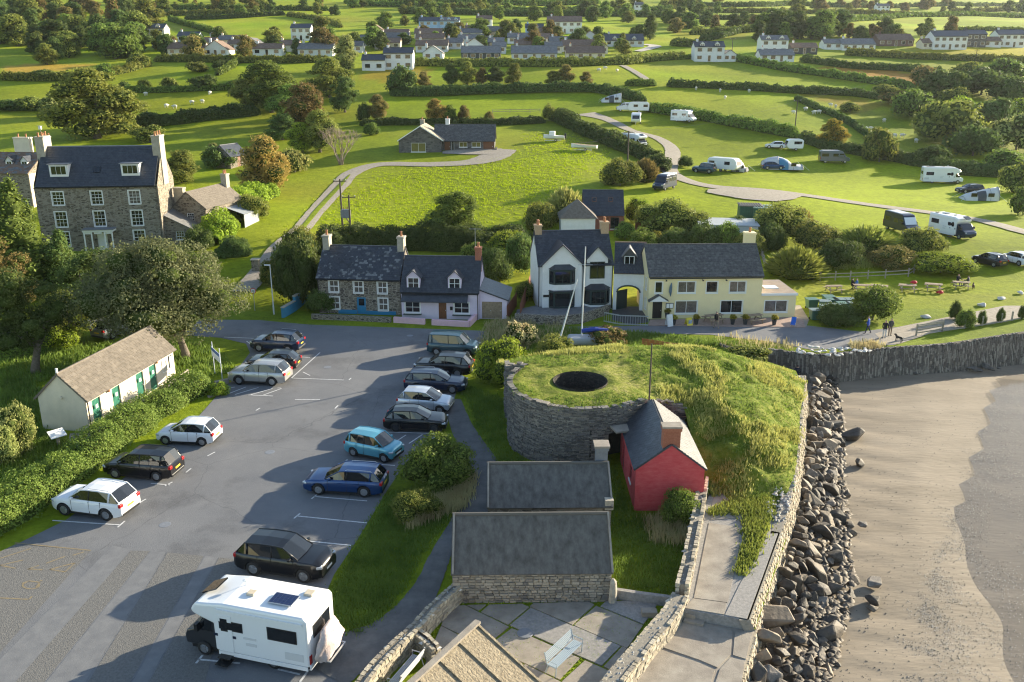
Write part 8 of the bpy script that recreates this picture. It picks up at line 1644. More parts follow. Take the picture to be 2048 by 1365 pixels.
t3, pc=tpole('pale telegraph pole behind the reedy bush in the middle', 1254,356,8.0);t3.children[0].data.materials[0]=WOODG;t4, pd=tpole('tall dark telegraph pole above the camp hedge', 1589,268,7.8);t5, pe=tpole('telegraph pole left of the right-hand scrub', 1948,142,7.0);t6, pf_=tpole('small telegraph pole beside the pair of white cottages', 1463,118,7)
for a, b, ha, hb, lab in ((pa, pc, 7.3,7.9,'overhead wire from the paired poles to the middle pole'),(pc, pd, 7.9,7.7,'overhead wire from the middle pole to the tall dark pole'),(pd, pe, 7.7,6.9,'overhead wire from the tall dark pole up the right slope')):
    mb=MB();P=[a+UP*ha+(b+UP*hb-a-UP*ha)*f-UP*(4*f*(1-f)*1.3) for f in np.linspace(0,1,14)];mb.tube(P, .014,3, cap=False);o=mb.build('overhead_wire', BLACKP, uv=False);tag(o, lab,'wire')
# mast, boom and spar behind the kiln
p=GZ(1162,692);t=thing('yacht_mast','tall white yacht mast with blue sail cover behind the kiln','mast', p);mb=MB();mb.tube([(0,0,-.2),(.1,0,5),(.18,0,9.0)], [.07,.06,.045], 8);mb.build('mast', LAMPM, t);mb=MB();mb.tube([(0,0,1.4),(1.2,.1,1.5),(2.4,.2,1.4)], [.2,.22,.14], 8);mb.build('sail_cover', mat('blue_sailcloth', (.02,.05,.3), rough=.7), t);mb=MB();mb.tube([(-.45,0,7.4),(.85,0,7.4)], .03,5);mb.build('spreader', STEEL, t)
mb=MB();mb.b(-1.2,2.6,-.7,.9,.2,.9);mb.build('covered_hull', mat('hull_grey', (.35,.37,.4), rough=.6), t, bevel=.25)
mb=MB();a_, b2=GZ(1116,690,.4), GZ(1148,690,.4);mb.tube([a_, (b2.x+.2, b2.y+.5,6.2)], [.09,.045], 7);o=mb.build('leaning_spar', LAMPM);tag(o,'white spar leaning up towards the yacht mast','spar')
t=thing('paling_fence','rusty orange paling fence at the back of the kiln mound','fence', (0,0,0));A, B_=GZ(1284,700,2.2), GZ(1390,716,2.2)
RUST=mat('rusty_orange', (.42,.13,.05),(.3,.1,.05), scale=5, rough=.8);n_=42;me=None
for i in range(n_+1):
    q=A+(B_-A)*(i/n_);
    if me is None: mb=MB();mb.b(-.035,.035,-.012,.012,-.3,1.0);me=mb.mesh('paling', RUST, uv=False)
    link('paling', me, t, (q.x, q.y, 2.15), RN.uniform(-.2,.2))
for z_ in (2.3,2.9): mb=MB();mb.tube([Vector((A.x, A.y+.03, z_)), Vector((B_.x, B_.y+.03, z_))], .02,4);mb.build('fence_wire', RUST, t)
FB=mat('red_brown_fence', (.2,.07,.035),(.28,.11,.06), scale=5, rough=.8)
def board_fence(label, a, b, h_):
    A, B_=G(*a), G(*b);d=B_-A;L_=hypot(d.x, d.y);t=thing('board_fence', label,'fence', A, atan2(d.y, d.x));mb=MB();mb.b(0,.14,-.012,.012,-.3, h_);me=mb.mesh('fence_board', FB, uv=False)
    for i in range(int(L_/.15)): link('fence_board', me, t, (i*.15,.01*(i % 2), d.z*i*.15/L_))
    mb=MB();mb.tube([(0,.05,.4),(L_, .05,.4+d.z)], .04,4);mb.build('fence_rail', FB, t)
board_fence('red-brown board fence left of the white house', (1040,640),(1066,560),1.6);board_fence('red-brown board fence right of the slate chalet', (1270,462),(1300,460),1.7);board_fence('dark board fence beside the garage', (1014,640),(1034,610),1.4)
# picnic tables
def picnic():
    t=thing('picnic_table','x','picnic table', group='picnic tables on the lawn');me=None
    pl=MB();pl.b(-.9,.9,-.065,.065,0,.035);pme=pl.mesh('plank', WOOD, uv=False)
    for i in range(5): link('table_plank', pme, t, (0,(i-2)*.145,.72))
    for s_ in (-1,1):
        for k in (0,1): link('seat_plank', pme, t, (0, s_*(.66+k*.145),.43))
    for x in (-.62,.62):
        for s_ in (-1,1): q=MB();q.ob(Vector((x, s_*.72,0)), Vector((0, -s_*.5,.87)).normalized(), X1, Vector((0,.87, s_*.5)),0,.85,-.03,.03,-.045,.045);q.build('leg', WOODG, t, uv=False)
        q=MB();q.b(x-.03, x+.03,-.85,.85,.36,.425);q.build('cross_brace', WOODG, t, uv=False);q=MB();q.b(x-.03, x+.03,-.36,.36,.65,.715);q.build('top_brace', WOODG, t, uv=False)
    return t
pt0=picnic();first=True
for px, py, rz, lab in ((1667,585,5,'picnic table nearest the inn on the lawn, empty'),(1722,583,-8,'picnic table on the lawn with two people sitting at it, nearer the inn'),(1757,584,-25,'third picnic table on the lawn, empty and angled'),(1814,583,-15,'picnic table on the lawn with a red cloth on it'),(1866,581,-20,'empty picnic table right of the one with the red cloth'),(1921,577,-15,'picnic table on the lawn farthest from the inn, with people')):
    t=pt0 if first else copy_tree(pt0);first=False;t.location=G(px, py);t.rotation_euler.z=radians(rz);t['label']=lab
for px, py, rz, lab in ((1427,645,20,'brown picnic table in front of the inn, left one'),(1506,645,20,'brown picnic table in front of the inn, right one')):
    t=copy_tree(pt0);t.location=GZ(px, py, .085);t.rotation_euler.z=radians(rz);t['label']=lab;t['group']='picnic tables at the inn'
    for c in t.children: c.material_slots[0].link='OBJECT';c.material_slots[0].material=WOOD
REDC=mat('red_cloth', (.5,.02,.03), rough=.8)
for px, py, z_, lab in ((1826,580,.78,'red cloth heap on a picnic table'),(1775,590,.1,'red bag on the grass near the picnic tables'),(1880,588,.1,'red bag on the grass by the farther tables')):
    p=G(px, py);mb=MB();mb.lathe([(.02,.28),(.22,.22),(.34,.1),(.36,0)], 9,(0,0,0));
    for i, v in enumerate(mb.v): mb.v[i]=(v[0]*(1+.3*sin(i*2.3)), v[1]*(1+.25*cos(i*1.7)), v[2])
    o=mb.build('red_bag', REDC, smooth=True);o.location=p+UP*z_;tag(o, lab,'bag')
# planters, boards, bins
CPOT=mat('dark_planter', (.03,.035,.04), rough=.5)
for px, py, lab in ((1347,650,'dark planter with greenery beside the white A-board'),(1392,649,'dark planter right of the yellow board'),(1465,649,'flower planter between the inn tables'),(1490,649,'flower planter just left of the right inn table'),(1548,650,'yellow flower planter near the blue chair'),(1334,636,'hanging plant tub by the inn door')):
    p=GZ(px, py, .085);t=thing('flower_planter', lab,'planter', p, 0,'planters outside the inn');mb=MB();mb.lathe([(.17,0),(.24,.5),(.27,.5),(.27,.55),(.22,.55),(.2,.48)], 12);mb.build('pot', CPOT, t);c=link('plant', proto('bush2')[0], t, (0,0,.5),0,(.2,.2,.22));c.material_slots[0].link='OBJECT';c.material_slots[0].material=LM['yellow']
def aboard(px, py, m, lab, h_=1.0):
    p=GZ(px, py, .085);t=thing('a_board', lab,'sign', p, radians(20))
    for s_ in (-1,1): mb=MB();mb.ob(Vector((0, s_*.28,0)), X1, Vector((0, -s_*.26, h_)).normalized(), Vector((0,1, s_*.26)).normalized(),-.3,.3,0, h_, -.015,.015);mb.build('panel', m, t)
    return t
t=aboard(1338,652, mat('white_board', (.75,.75,.75),(.6,.62,.65), scale=4, rough=.5),'white A-board sign outside the inn door', 1.15);t=aboard(1377,650, mat('yellow_board', (.75,.6,.05), rough=.5),'small yellow A-board outside the inn', .75)
q=MB();q.b(-.18,.18,-.3,-.29,.2,.55);q.build('poster', mat('blue_poster', (.1,.25,.45),(.5,.5,.5), scale=8, rough=.5), t)
p=GZ(1586,652,.085);t=thing('deck_chair','folded bright blue deck chair at the corner of the inn forecourt','chair', p, radians(-25));t.scale=(.8,)*3;mb=MB();mb.ob(Vector((0,0,.25)), X1, Vector((0,.5,.87)), Vector((0,.87,-.5)),-.28,.28,0,.85,-.02,.02);mb.build('backrest', mat('blue_canvas_bright', (.02,.12,.5), rough=.7), t);mb=MB();mb.b(-.28,.28,-.5,.05,.25,.29);mb.build('seat', MATS['blue_canvas_bright'], t)
for x in (-.28,.28):
    for y0, y1 in ((-.5,0),(0,-.45)): mb=MB();mb.tube([(x, y0,0),(x, y1,.4)], .02,5);mb.build('leg', STEEL, t)
BING=mat('bin_green', (.05,.13,.1), rough=.5);BINS=mat('bin_grey_lid', (.12,.17,.17), rough=.45);i=0
for px, py in ((1622,618),(1630,640),(1648,622),(1662,618),(1650,632),(1668,630),(1684,626),(1676,618),(1690,634),(1655,612),(1702,626),(1700,618)):
    p=GZ(px, py);t=thing('wheelie_bin','green wheeled refuse bin in the cluster beside the inn','bin', p, radians(RN.uniform(-12,8)),'wheelie bins beside the inn');mb=MB();mb.v=[(x*(.42 if z_ < .1 else .55), y_*(.36 if z_ < .1 else .5), z_) for z_ in (.06,1.0) for x, y_ in ((-1,-1),(1,-1),(1,1),(-1,1))];mb.f=[(3,2,1,0),(4,5,6,7),(0,1,5,4),(1,2,6,5),(2,3,7,6),(3,0,4,7)];mb.m=[0]*6;mb.build('bin_body', BING, t, bevel=.03);mb=MB();mb.b(-.6,.6,-.55,.55,1.005,1.09);mb.build('lid', BINS if i % 3 else BING, t, bevel=.03)
    mb=MB();mb.tube([(-.5,.58,.95),(.5,.58,.95)], .02,5);mb.build('handle', BLACKP, t);i += 1
    for x in (-.45,.45): w_=wheel(t, x, .35,.1,1, True, .08);w_.rotation_euler.z=pi/2
# rail fences
def rail_fence(label, pts, h_=1.05, rails=(.35,.65,.95), step=2.0, m=WOODG, name='rail_fence', world=False, post_r=.06):
    P=[Vector(p) for p in pts] if world else [G(*p) for p in pts];t=thing(name, label,'fence', (0,0,0));pos=[]
    for i in range(len(P)-1):
        d=P[i+1]-P[i];n=max(1, round(hypot(d.x, d.y)/step));pos += [P[i]+d*(k/n) for k in range(n)]
    pos.append(P[-1]);pos=[Vector((q.x, q.y, th(q.x, q.y) if not world else q.z)) for q in pos];mb=MB();mb.b(-post_r, post_r, -post_r, post_r, -.3, h_);me=mb.mesh('post', m, uv=False)
    for q in pos: link('post', me, t, q)
    for a, b in zip(pos[:-1], pos[1:]):
        for z_ in rails: mb=MB();d=b-a;L_=d.length;d.normalize();n=Vector((-d.y, d.x, 0)).normalized();mb.ob(a+UP*z_, d, n, UP, 0, L_, -.065-.02,-.065+.01,-.055,.055);mb.build('rail', m, t, uv=False)
    return t
rail_fence('curved wooden rail fence round the willow bushes by the inn', [(1522,512),(1530,535),(1552,548),(1590,555),(1640,562)]);rail_fence('wooden rail fence behind the picnic tables', [(1640,562),(1700,560),(1770,557),(1816,554),(1838,540)], rails=(.4,.8));rail_fence('low timber rail along the path beside the toilet block', [GZ(160,905), GZ(205,868), GZ(240,846), GZ(300,804), GZ(376,752)], .55,(.5,),2.2, WOODG,'path_rail', True);rail_fence('thin post fence beside the lane with metal gate bars', [GZ(1832,672), GZ(1884,664)], 1.15,(.3,.6,.9,1.05),2.3, WOODG,'lane_fence', True)
rail_fence('low mossy post rail beside the lane above the beach wall', [GZ(1884,664), GZ(1928,658), GZ(1964,652), GZ(2002,646), GZ(2044,638), GZ(2120,624)], .95,(.12,),1.9, WOODG,'lane_fence', True);rail_fence('grey steel railings across the drive of the arch', [GZ(1208,644), GZ(1240,650), GZ(1296,652)], 1.0,(.1,.95),.25, STEEL,'drive_railing', True, .014)
rail_fence('thin post fence across the field above the bungalow', [(985,228),(1020,227),(1060,227),(1080,226)], 1.1,(.5,.9),5, WOODG,'field_fence')
for i, (px, py) in enumerate(((1928,655),(1962,650),(2000,644),(2043,638))): plant('bush1', px, py, 22,32,'dark', ('ivy clump on the first post of the lane fence','ivy clump on the second post of the lane fence','ivy clump on the third post of the lane fence','ivy clump on the post at the right edge')[i],'ivy_clump','ivy', w_m=.8, h_m=1.4)
t=thing('stone_pillar','square stone gate pillar at the bottom of the farm track','pillar', G(513,542));mb=MB();mb.b(-.4,.4,-.4,.4,-.2,1.3);mb.build('shaft', GEO, t);mb=MB();mb.b(-.48,.48,-.48,.48,1.301,1.42);mb.build('cap', STONECAP, t)
# car park sign, info panel, steps
p1, p2=GZ(430,747), GZ(445,762);t=thing('car_park_sign','blue and white sign board on two posts beside the car park','sign', p1, atan2(p2.y-p1.y, p2.x-p1.x));L_=(p2-p1).length
for x in (0, L_): mb=MB();mb.tube([(x, 0,-.1),(x, 0,2.7)], .04,6);mb.build('post', LAMPM, t)
mb=MB();mb.b(-.1, L_+.1,-.07,-.04,1.5,2.3);sb=mb.build('panel', mat('sign_white_blue', (.55,.62,.75),(.7,.72,.76), scale=3, rough=.5), t);mb=MB();mb.b(-.08, L_+.08,-.08,-.071,2.0,2.26);mb.build('blue_band', mat('sign_blue', (.03,.1,.35), rough=.5), sb)
p=GZ(118,893);t=thing('info_panel','sloping white information panel on a post left of the path','information panel', p, radians(50));mb=MB();mb.b(-.08,.08,-.08,.08,-.1,.85);mb.build('post', WOODG, t);mb=MB();mb.ob(Vector((0,0,.9)), X1, Vector((0,.85,.5)).normalized(), Vector((0,-.5,.85)).normalized(),-.5,.5,-.35,.35,0,.04);mb.build('panel', WFRAME, t)
for i in range(3): p=GZ(430+i*7,792-i*11);mb=MB();mb.b(-.55,.55,-.16,.16,0,.12+.14*i);o=mb.build('step', CONC, None, bevel=.015);o.location=p;o.rotation_euler.z=radians(40);tag(o, ('lowest','middle','top')[i]+' concrete step at the end of the car park hedge','step')
# benches
def bench(label, a, b, m, z=.06, flip=1):
    A, B_=GZ(*a, z), GZ(*b, z);d=B_-A;t=thing('bench', label,'bench', A, atan2(d.y, d.x));L_=d.length;sl=MB();sl.b(.04, L_-.04,-.028,.028,0,.022);me=sl.mesh('slat', m, uv=False)
    for i in range(6): link('seat_slat', me, t, (0, flip*(.05+i*.075),.43))
    for i in range(6): o=link('back_slat', me, t, (0, flip*(.5+i*.018),.5+i*.075));o.rotation_euler.x=flip*-1.3
    for x in (.04, L_-.04): 
        q=MB();q.tube([(x, flip*.05,0),(x, flip*.02,.42),(x, flip*.46,.42),(x, flip*.62,.95)], .025,6);q.tube([(x, flip*.42,.42),(x, flip*.55,0)], .025,6);q.tube([(x, flip*.02,.42),(x, flip*.0,.64),(x, flip*.52,.64)], .02,6);q.build('bench_frame', m, t)
    return t
bench('pale blue-grey slatted bench standing on the courtyard slabs', (1112,1357),(1166,1304), mat('bench_blue_grey', (.3,.37,.43), rough=.45));bench('pale bench inside the low wall at the bottom left of the courtyard', (775,1385),(826,1325), mat('bench_white', (.4,.4,.41), rough=.5), flip=-1)
# ---------------------------------------------------------------- people
SKIN=mat('skin', (.5,.3,.22), rough=.6);HAIRD=mat('dark_hair', (.03,.022,.018), rough=.7)
def person(label, loc, rz, top, legs, pose='walk', skirt=False, hat=None, group=None, h_=1.72):
    t=thing('person', label,'person', loc, rz, group);V=[];E=[];Rr=[]
    def add(p, r, par=None): V.append(p);Rr.append(r);i=len(V)-1;(E.append((par, i)) if par is not None else None);return i
    if pose == 'sit': hip=.47;kn=[(.42,.47),(.42,.47)];ft=[(.45,.07),(.4,.07)]
    elif pose == 'walk': hip=.9;kn=[(.12,.5),(-.08,.48)];ft=[(.2,.06),(-.28,.1)]
    else: hip=.9;kn=[(.02,.48),(.0,.48)];ft=[(.0,.05),(.02,.05)]
    pel=add((0,0, hip),.15);ch=add((.02,0, hip+.28),.15, pel);sh=add((.03,0, hip+.5),.15, ch);nk=add((.04,0, hip+.6),.06, sh);hd=add((.06,0, hip+.7),.095, nk);ht=add((.06,0, hip+.79),.09, hd)
    for k, s_ in enumerate((1,-1)):
        hj=add((0, s_*.1, hip-.05),.095, pel);kj=add((kn[k][0], s_*.11, kn[k][1]),.065, hj);fj=add((ft[k][0], s_*.11, ft[k][1]),.045, kj);add((ft[k][0]+.15, s_*.12, ft[k][1]-.02),.04, fj)
        sj=add((.02, s_*.2, hip+.47),.065, sh);sw=.12*(1 if k else -1) if pose == 'walk' else (.22 if pose == 'sit' else .05);ej=add((.02+sw*.6, s_*.25, hip+.22),.048, sj);wj=add((.08+sw*1.4+(.12 if pose == 'sit' else 0), s_*.22, hip+.02+(.22 if pose == 'sit' else 0)),.035, ej);add((.13+sw*1.5+(.15 if pose == 'sit' else 0), s_*.21, hip-.06+(.25 if pose == 'sit' else 0)),.03, wj)
    me=bpy.data.meshes.new('body');me.from_pydata(V, E, []);o=bpy.data.objects.new('body', me);COL.objects.link(o);sk=o.modifiers.new('skin','SKIN');ss=o.modifiers.new('sub','SUBSURF');ss.levels=1;ss.render_levels=1
    for i, d in enumerate(me.skin_vertices[0].data): d.radius=(Rr[i], Rr[i]);d.use_root=(i == 0)
    dg=bpy.context.evaluated_depsgraph_get();m2=bpy.data.meshes.new_from_object(o.evaluated_get(dg));bpy.data.objects.remove(o)
    for m_ in (top, legs, SKIN, HAIRD, BLACKP): m2.materials.append(m_)
    for f in m2.polygons:
        c=f.center;z_=c.z-hip;dn=abs(c.y)
        f.material_index=3 if z_ > .74 or (z_ > .64 and c.x < .02) else 2 if z_ > .58 else (2 if (dn > .17 and z_ < .05 and pose != 'sit') or (pose == 'sit' and c.x > .4 and z_ > .1) else 0) if z_ > -.08 or dn > .18 else 4 if c.z < .1 else 1
        f.use_smooth=True
    link('body', m2, t);t.scale=(h_/1.72,)*3;return t
CL=lambda n, c: mat('cloth_'+n, c, rough=.85)
person('person in a bright blue jacket walking on the lane', GZ(1735,668),2.6, CL('blue', (.02,.08,.4)), CL('navy', (.02,.025,.05)),'walk');person('person in a black top and pale trousers beside the lane shrub', GZ(1768,676),-1.8, CL('black', (.012,.012,.013)), CL('pale', (.5,.5,.5)),'stand');person('person in dark grey standing next to the one in black', GZ(1779,672),-1.4, CL('grey', (.06,.06,.065)), CL('tan', (.2,.15,.1)),'stand')
person('person in a long navy coat and shorts walking on the shaded sand', GZ(1592,770,-2.25),1.4, CL('navy2', (.015,.02,.04)), CL('navy2', (.015,.02,.04)),'walk', h_=1.8);person('person in dark clothes with a rucksack walking past the inn', GZ(1432,658),1.9, CL('black', (.01,.01,.01)), CL('tan2', (.25,.2,.15)),'walk')
for px, py, rz, m_, lab in ((1713,579,3.0, CL('blue2', (.03,.15,.45)),'person in a blue top sitting at the second lawn table'),(1703,579,.2, CL('black', (.01,.01,.01)),'person in dark clothes sitting at the second lawn table'),(1914,570,-1.2, CL('black', (.01,.01,.01)),'person in dark clothes sitting at the farthest lawn table'),(1935,574,2.2, CL('grey', (.06,.06,.06)),'person bending over the end of the farthest lawn table')):
    person(lab, G(px, py), rz, m_, CL('jeans', (.04,.06,.1)),'sit')
def dog(label, loc, rz, m, s=.5):
    t=thing('dog', label,'dog', loc, rz);mb=MB();mb.tube([(-.42,0,.46),(-.3,0,.5),(0,0,.48),(.25,0,.5),(.36,0,.56),(.45,0,.68)], [.06,.12,.12,.15,.11,.09], 8);mb.tube([(.42,0,.7),(.55,0,.7),(.68,0,.66)], [.09,.085,.04], 7);mb.tube([(-.42,0,.5),(-.6,0,.62)], [.03,.015], 5)
    for x, y_ in ((.28,.09),(.28,-.09),(-.32,.09),(-.32,-.09)): mb.tube([(x, y_, .45),(x+(.04 if x > 0 else -.08), y_, .2),(x+.02, y_, .0)], [.06,.035,.03], 6)
    for y_ in (.06,-.06): mb.tube([(.42, y_, .76),(.4, y_*1.6,.68)], [.03,.01], 4)
    mb.build('body', m, t, smooth=True);t.scale=(s,)*3;return t
dog('dark dog sitting on the beach steps at the lane end', GZ(1797,684,.1),2.0, CL('dogblack', (.015,.014,.013)),.85);dog('dark dog beside the farthest lawn table', G(1946,578),1.2, CL('dogbrown', (.05,.025,.015)),.8)
# sheep
mb=MB();mb.tube([(-.5,0,.55),(-.4,0,.58),(0,0,.62),(.35,0,.6),(.5,0,.58)], [.1,.26,.3,.26,.14], 8);mb.tube([(.48,0,.62),(.62,0,.68),(.78,0,.58)], [.12,.1,.05], 6)
for x, y_ in ((.3,.12),(.3,-.12),(-.32,.12),(-.32,-.12)): mb.tube([(x, y_, .45),(x, y_, 0)], [.06,.04], 5)
SHM=mb.mesh('sheep', mat('fleece', (.6,.57,.5),(.7,.67,.6), scale=9, rough=.95, bump=.4), True, uv=False)
for px, py in ((1587,229),(1611,222),(1628,229),(1638,228),(1652,227),(1661,214),(1671,217),(1703,220),(1732,262),(1741,262),(1768,245),(1789,276),(1804,276),(1832,286),(1440,185),(1498,186),(1450,199),(1392,181),(333,216),(384,209),(405,207),(502,207),(292,192),(420,190),(1198,144),(1234,145),(1210,140),(350,218)):
    o=link('sheep', SHM, None, G(px, py), RN.uniform(0,6.3),1.15);tag(o,'white sheep grazing in the pastures','sheep','sheep grazing in the pastures')
# distant village ================================================
VW=[WHITE, CREAM, mat('pale_grey_render', (.55,.56,.57), rough=.8), mat('dark_timber_wall', (.06,.06,.065), rough=.7), mat('pale_blue_render', (.35,.5,.68), rough=.8), BUNG, mat('brown_wall', (.16,.1,.08), rough=.85)]
VR=[TILE_G, TILE_BR, SLATE]
WPV={}
def vhouse(x0, x1, yb, he=2.4, rise=None, wall=0, roof=0, gable=False, label=None, chim=1, dorm=0, two=False, rz=0, group='village houses'):
    a, b=G(x0, yb), G(x1, yb);p=Vector((a.x, (a.y+b.y)/2, min(a.z, b.z)));W=max(4, b.x-a.x);D=min(9, max(6, W*.62));he=5.0 if two else he;Hr=he+(rise or D*.26)
    t=thing('village_house', label,'house', p, radians(rz), group);mw=VW[wall];mr=VR[roof]
    if gable: 
        mb=MB();D=max(D, 9);O=Vector((0,0,0));Hr=he+W*.34;wall_open(mb, O, X1, W, he, [], top=[(W/2, Hr)]);wall_open(mb, X1*W, Y1, D, he, []);wall_open(mb, Y1*D, -Y1, D, he, []);wall_open(mb, Vector((W, D, 0)), -X1, W, he, [], top=[(W/2, Hr)])
        for u, o_ in ((X1, O),(Y1, X1*W),(-Y1, Y1*D)): mb.face([o_-UP*2, o_+u*(W if u == X1 else D)-UP*2, o_+u*(W if u == X1 else D), o_])
        mb.build('wall', mw, t, uv=False);r=MB()
        for sg in (-1,1):
            e=Vector((W/2+sg*(W/2+.3),-.3, he-.2));tp=Vector((W/2,-.3, Hr+.03));B=Y1*(D+.6);q=[e, e+B, tp+B, tp] if sg > 0 else [e+B, e, tp, tp+B];nn=(q[1]-q[0]).cross(q[2]-q[0]).normalized();T=[v+nn*.15 for v in q];r.face(T);r.face(q[::-1])
            for i in range(4): r.face([q[i], q[(i+1) % 4], T[(i+1) % 4], T[i]])
        r.build('roof', mr, t, uv=False)
    else: shell(t, W, D, he, Hr, mw, z0=-2);gable_roof(t, W, D, he, Hr, mr, ov=.35, og=.2, th_=.15)
    n=max(2, int(W/2.6))
    for fl in range(2 if two else 1):
        for i in range(n):
            xc=W*(i+.5)/n;dr_=(fl == 0 and i == n//2 and n > 2);w_=.9 if dr_ else min(1.5, W/n*.55);z0=.1 if dr_ else .9+fl*2.5;h_=2.0 if dr_ else 1.1
            q=MB();q.b(xc-w_/2-.08, xc+w_/2+.08,-.05,-.002, z0-.08, z0+h_+.08);f=q.build('door' if dr_ else 'window', WFRAME if wall != 0 or dr_ else VW[2], t, uv=False);q=MB();q.b(xc-w_/2, xc+w_/2,-.065,-.052, z0, z0+h_);q.build('pane', GLASS, f, uv=False)
    for i in range(dorm): xc=W*(i+.5)/max(1, dorm);dormer(t, xc, .25, he-.2,1.6,1.1,.8, mr, mw)
    for i in range(chim): chimney(t, W*(.12 if i == 0 else .88), D/2 if not gable else D*.6, Hr-.6, Hr+.9,.7,.6, mw if wall != 3 else WHITE, 1)
    return t
WALLN=['white','cream','pale grey','dark','pale blue','stone','brown'];ROOFN=['grey-roofed','brown-roofed','slate-roofed']
H_=[]
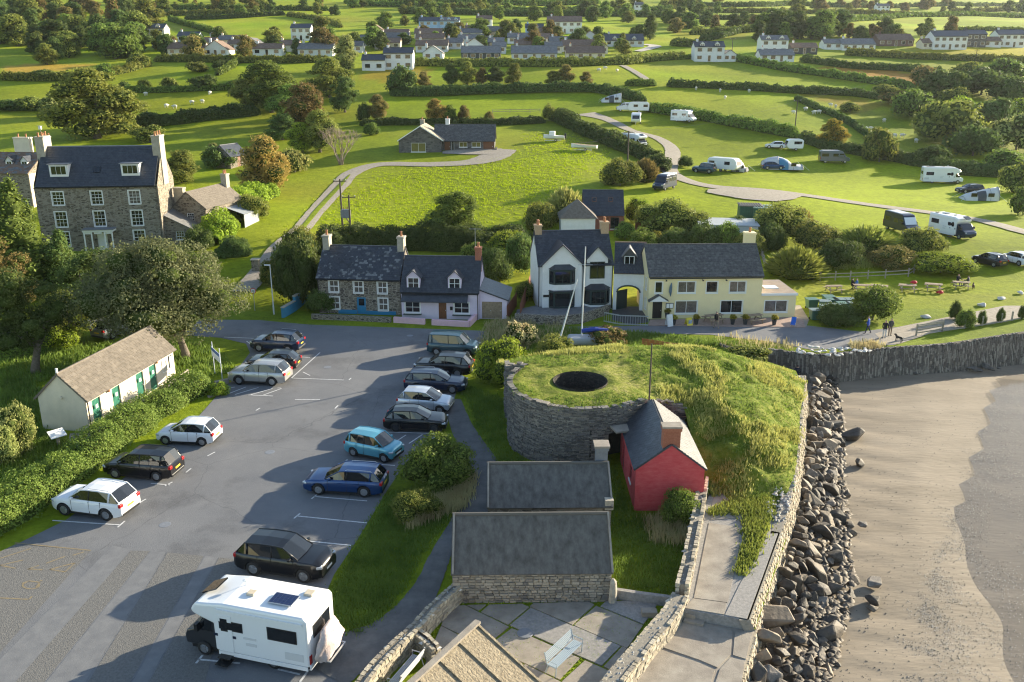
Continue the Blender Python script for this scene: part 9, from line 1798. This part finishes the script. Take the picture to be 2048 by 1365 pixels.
for a in ((724,770,142, dict(he=3.2, wall=0, roof=2, label='low left wing of the big white house below the village')),(768,826,140, dict(two=True, wall=0, roof=2, label='big white two-storey house with glazed gable below the village')),(846,885,121, dict(gable=True, wall=0, roof=0)),(923,1001,121, dict(wall=3, roof=0)),(1023,1114,122, dict(wall=2, roof=0)),(1133,1208,121, dict(wall=1, roof=1)),(832,895,105, dict(wall=2, roof=1)),(928,969,106, dict(gable=True, wall=0, roof=1)),(1029,1088,103, dict(wall=2, roof=1)),(1124,1189,105, dict(wall=0, roof=1)),(750,800,99, dict(wall=1, roof=1)),(757,817,89, dict(wall=0, roof=0)),(832,888,90, dict(wall=1, roof=1)),(916,967,91, dict(wall=2, roof=0)),(976,1008,98, dict(wall=3, roof=0)),(1015,1066,88, dict(wall=0, roof=0)),(1032,1071,96, dict(wall=2, roof=0)),(1099,1153,96, dict(wall=0, roof=0)),(769,817,79, dict(wall=2, roof=1)),(829,885,79, dict(wall=1, roof=1)),(914,964,78, dict(wall=0, roof=0)),(964,1023,75, dict(gable=False, wall=0, roof=0)),(1070,1114,77, dict(wall=1, roof=1)),
          (838,877,66, dict(two=True, wall=4, roof=2, label='pale blue two-storey house at the top of the village')),(877,919,66, dict(two=True, wall=4, roof=0, dorm=3, label='white and blue house with pointed gables at the top of the village')),(953,984,62, dict(two=True, wall=0, roof=1)),(1051,1087,67, dict(wall=4, roof=2)),(1095,1164,68, dict(two=True, wall=0, roof=1)),(1210,1287,94, dict(wall=2, roof=2, dorm=2, label='long grey-roofed bungalow above the bright village lawn')),(279,330,83, dict(two=True, wall=1, roof=2, dorm=2, label='pale house with two gables beside the upper left wood')),(306,342,97, dict(wall=0, roof=0)),(337,407,112, dict(wall=1, roof=1)),(355,398,85, dict(wall=2, roof=2)),(379,431,98, dict(wall=1, roof=1)),(455,506,102, dict(wall=2, roof=1)),(482,523,104, dict(gable=True, wall=0, roof=0)),(504,564,112, dict(wall=0, roof=1)),(557,598,104, dict(wall=1, roof=1)),(595,666,113, dict(wall=2, roof=0)),(420,440,80, dict(gable=True, wall=2, roof=2)),(533,550,82, dict(gable=True, wall=0, roof=2)),(583,622,82, dict(two=True, wall=0, roof=2)),(14,33,13, dict(two=True, wall=0, roof=0, label='tiny white house near the top left corner')),
          (1389,1447,124, dict(two=True, wall=0, roof=2, dorm=2, label='white cottage with twin dormers at the left of the right-hand group')),(1447,1472,124, dict(gable=True, wall=0, roof=0, label='small white annexe beside the cottage with twin dormers')),(1522,1574,109, dict(two=True, wall=0, roof=0, dorm=2, label='tall white house behind the low white byre')),(1521,1587,124, dict(he=2.2, wall=0, roof=0, label='low white byre in front of the tall white house')),(1585,1632,109, dict(wall=3, roof=1, label='dark timbered bungalow right of the tall white house')),(1649,1683,100, dict(wall=0, roof=0, label='small white bungalow in the right-hand row')),(1685,1748,102, dict(wall=0, roof=0, label='long white bungalow in the right-hand row')),(1756,1827,93, dict(wall=6, roof=1, label='brown building in the right-hand row')),(1844,1864,99, dict(wall=1, roof=1, label='small shed house left of the white terrace')),(1866,1932,100, dict(two=True, wall=0, roof=2, label='long white two-storey terrace in the right-hand row')),(1932,1968,95, dict(two=True, wall=5, roof=2, label='grey stone terrace house beside the white terrace')),(1968,1998,95, dict(wall=0, roof=1, label='low white cottage between terrace and tall end house')),(1999,2042,95, dict(two=True, wall=0, roof=2, label='tall white house at the right end of the row')),(1756,1775,25, dict(two=True, wall=0, roof=2, label='tiny white house near the right-hand skyline')),(1270,1286,27, dict(two=True, wall=0, roof=0, label='tiny white house among trees above the village')))+tuple((a_, b_, c_, dict(wall=i_ % 3, roof=i_ % 2, gable=i_ % 4 == 1)) for i_, (a_, b_, c_) in enumerate(((700,738,92),(735,765,72),(893,925,99),(1072,1100,88),(1090,1124,107),(1160,1200,90),(1000,1040,67),(930,955,70),(690,725,106),(408,455,113),(436,480,93),(620,655,97),(655,690,103),(1190,1215,108),(985,1012,108)))):
    x0, x1, yb, kw=a
    if 'label' not in kw:
        side='left village' if x0 < 700 else 'main village';row='front row' if yb > 110 else 'second row' if yb > 99 else 'third row' if yb > 84 else 'upper row'
        kw['label']='%s %s %s, %s of %s, %s' % (WALLN[kw.get('wall', 0)], ROOFN[kw.get('roof', 0)],'gable-fronted bungalow' if kw.get('gable') else 'house' if kw.get('two') else 'bungalow', row, side,'left of the blue house' if x0 < 832 and x0 > 700 else 'right side' if x0 > 1010 else 'in the centre' if x0 > 700 else 'near the wood' if x0 < 400 else 'away from the wood')
    H_.append(kw['label']);n_=H_.count(kw['label']);kw['label'] += '' if n_ == 1 else (', second one',', third one',', fourth one')[n_-2]
    vhouse(x0, x1, yb, **kw)
struct(sheet('bright_lawn', [], 0, LAWN)) if False else None
# ================================================================ air
mb=MB();mb.b(-3900,3900,-80,3350,-4.2,190);hz=mb.build('haze', [], uv=False);hz.display_type='WIRE';stuff(hz,'faint pale haze in the air over the whole valley','haze')
hm=bpy.data.materials.new('haze_air');hm.use_nodes=True;N=hm.node_tree;N.nodes.remove(N.nodes['Principled BSDF']);pv_=N.nodes.new('ShaderNodeVolumePrincipled');pv_.inputs['Color'].default_value=(.86,.92,1,1);pv_.inputs['Density'].default_value=.00005;pv_.inputs['Anisotropy'].default_value=.4
N.links.new(pv_.outputs[0], N.nodes['Material Output'].inputs['Volume']);hz.data.materials.append(hm)
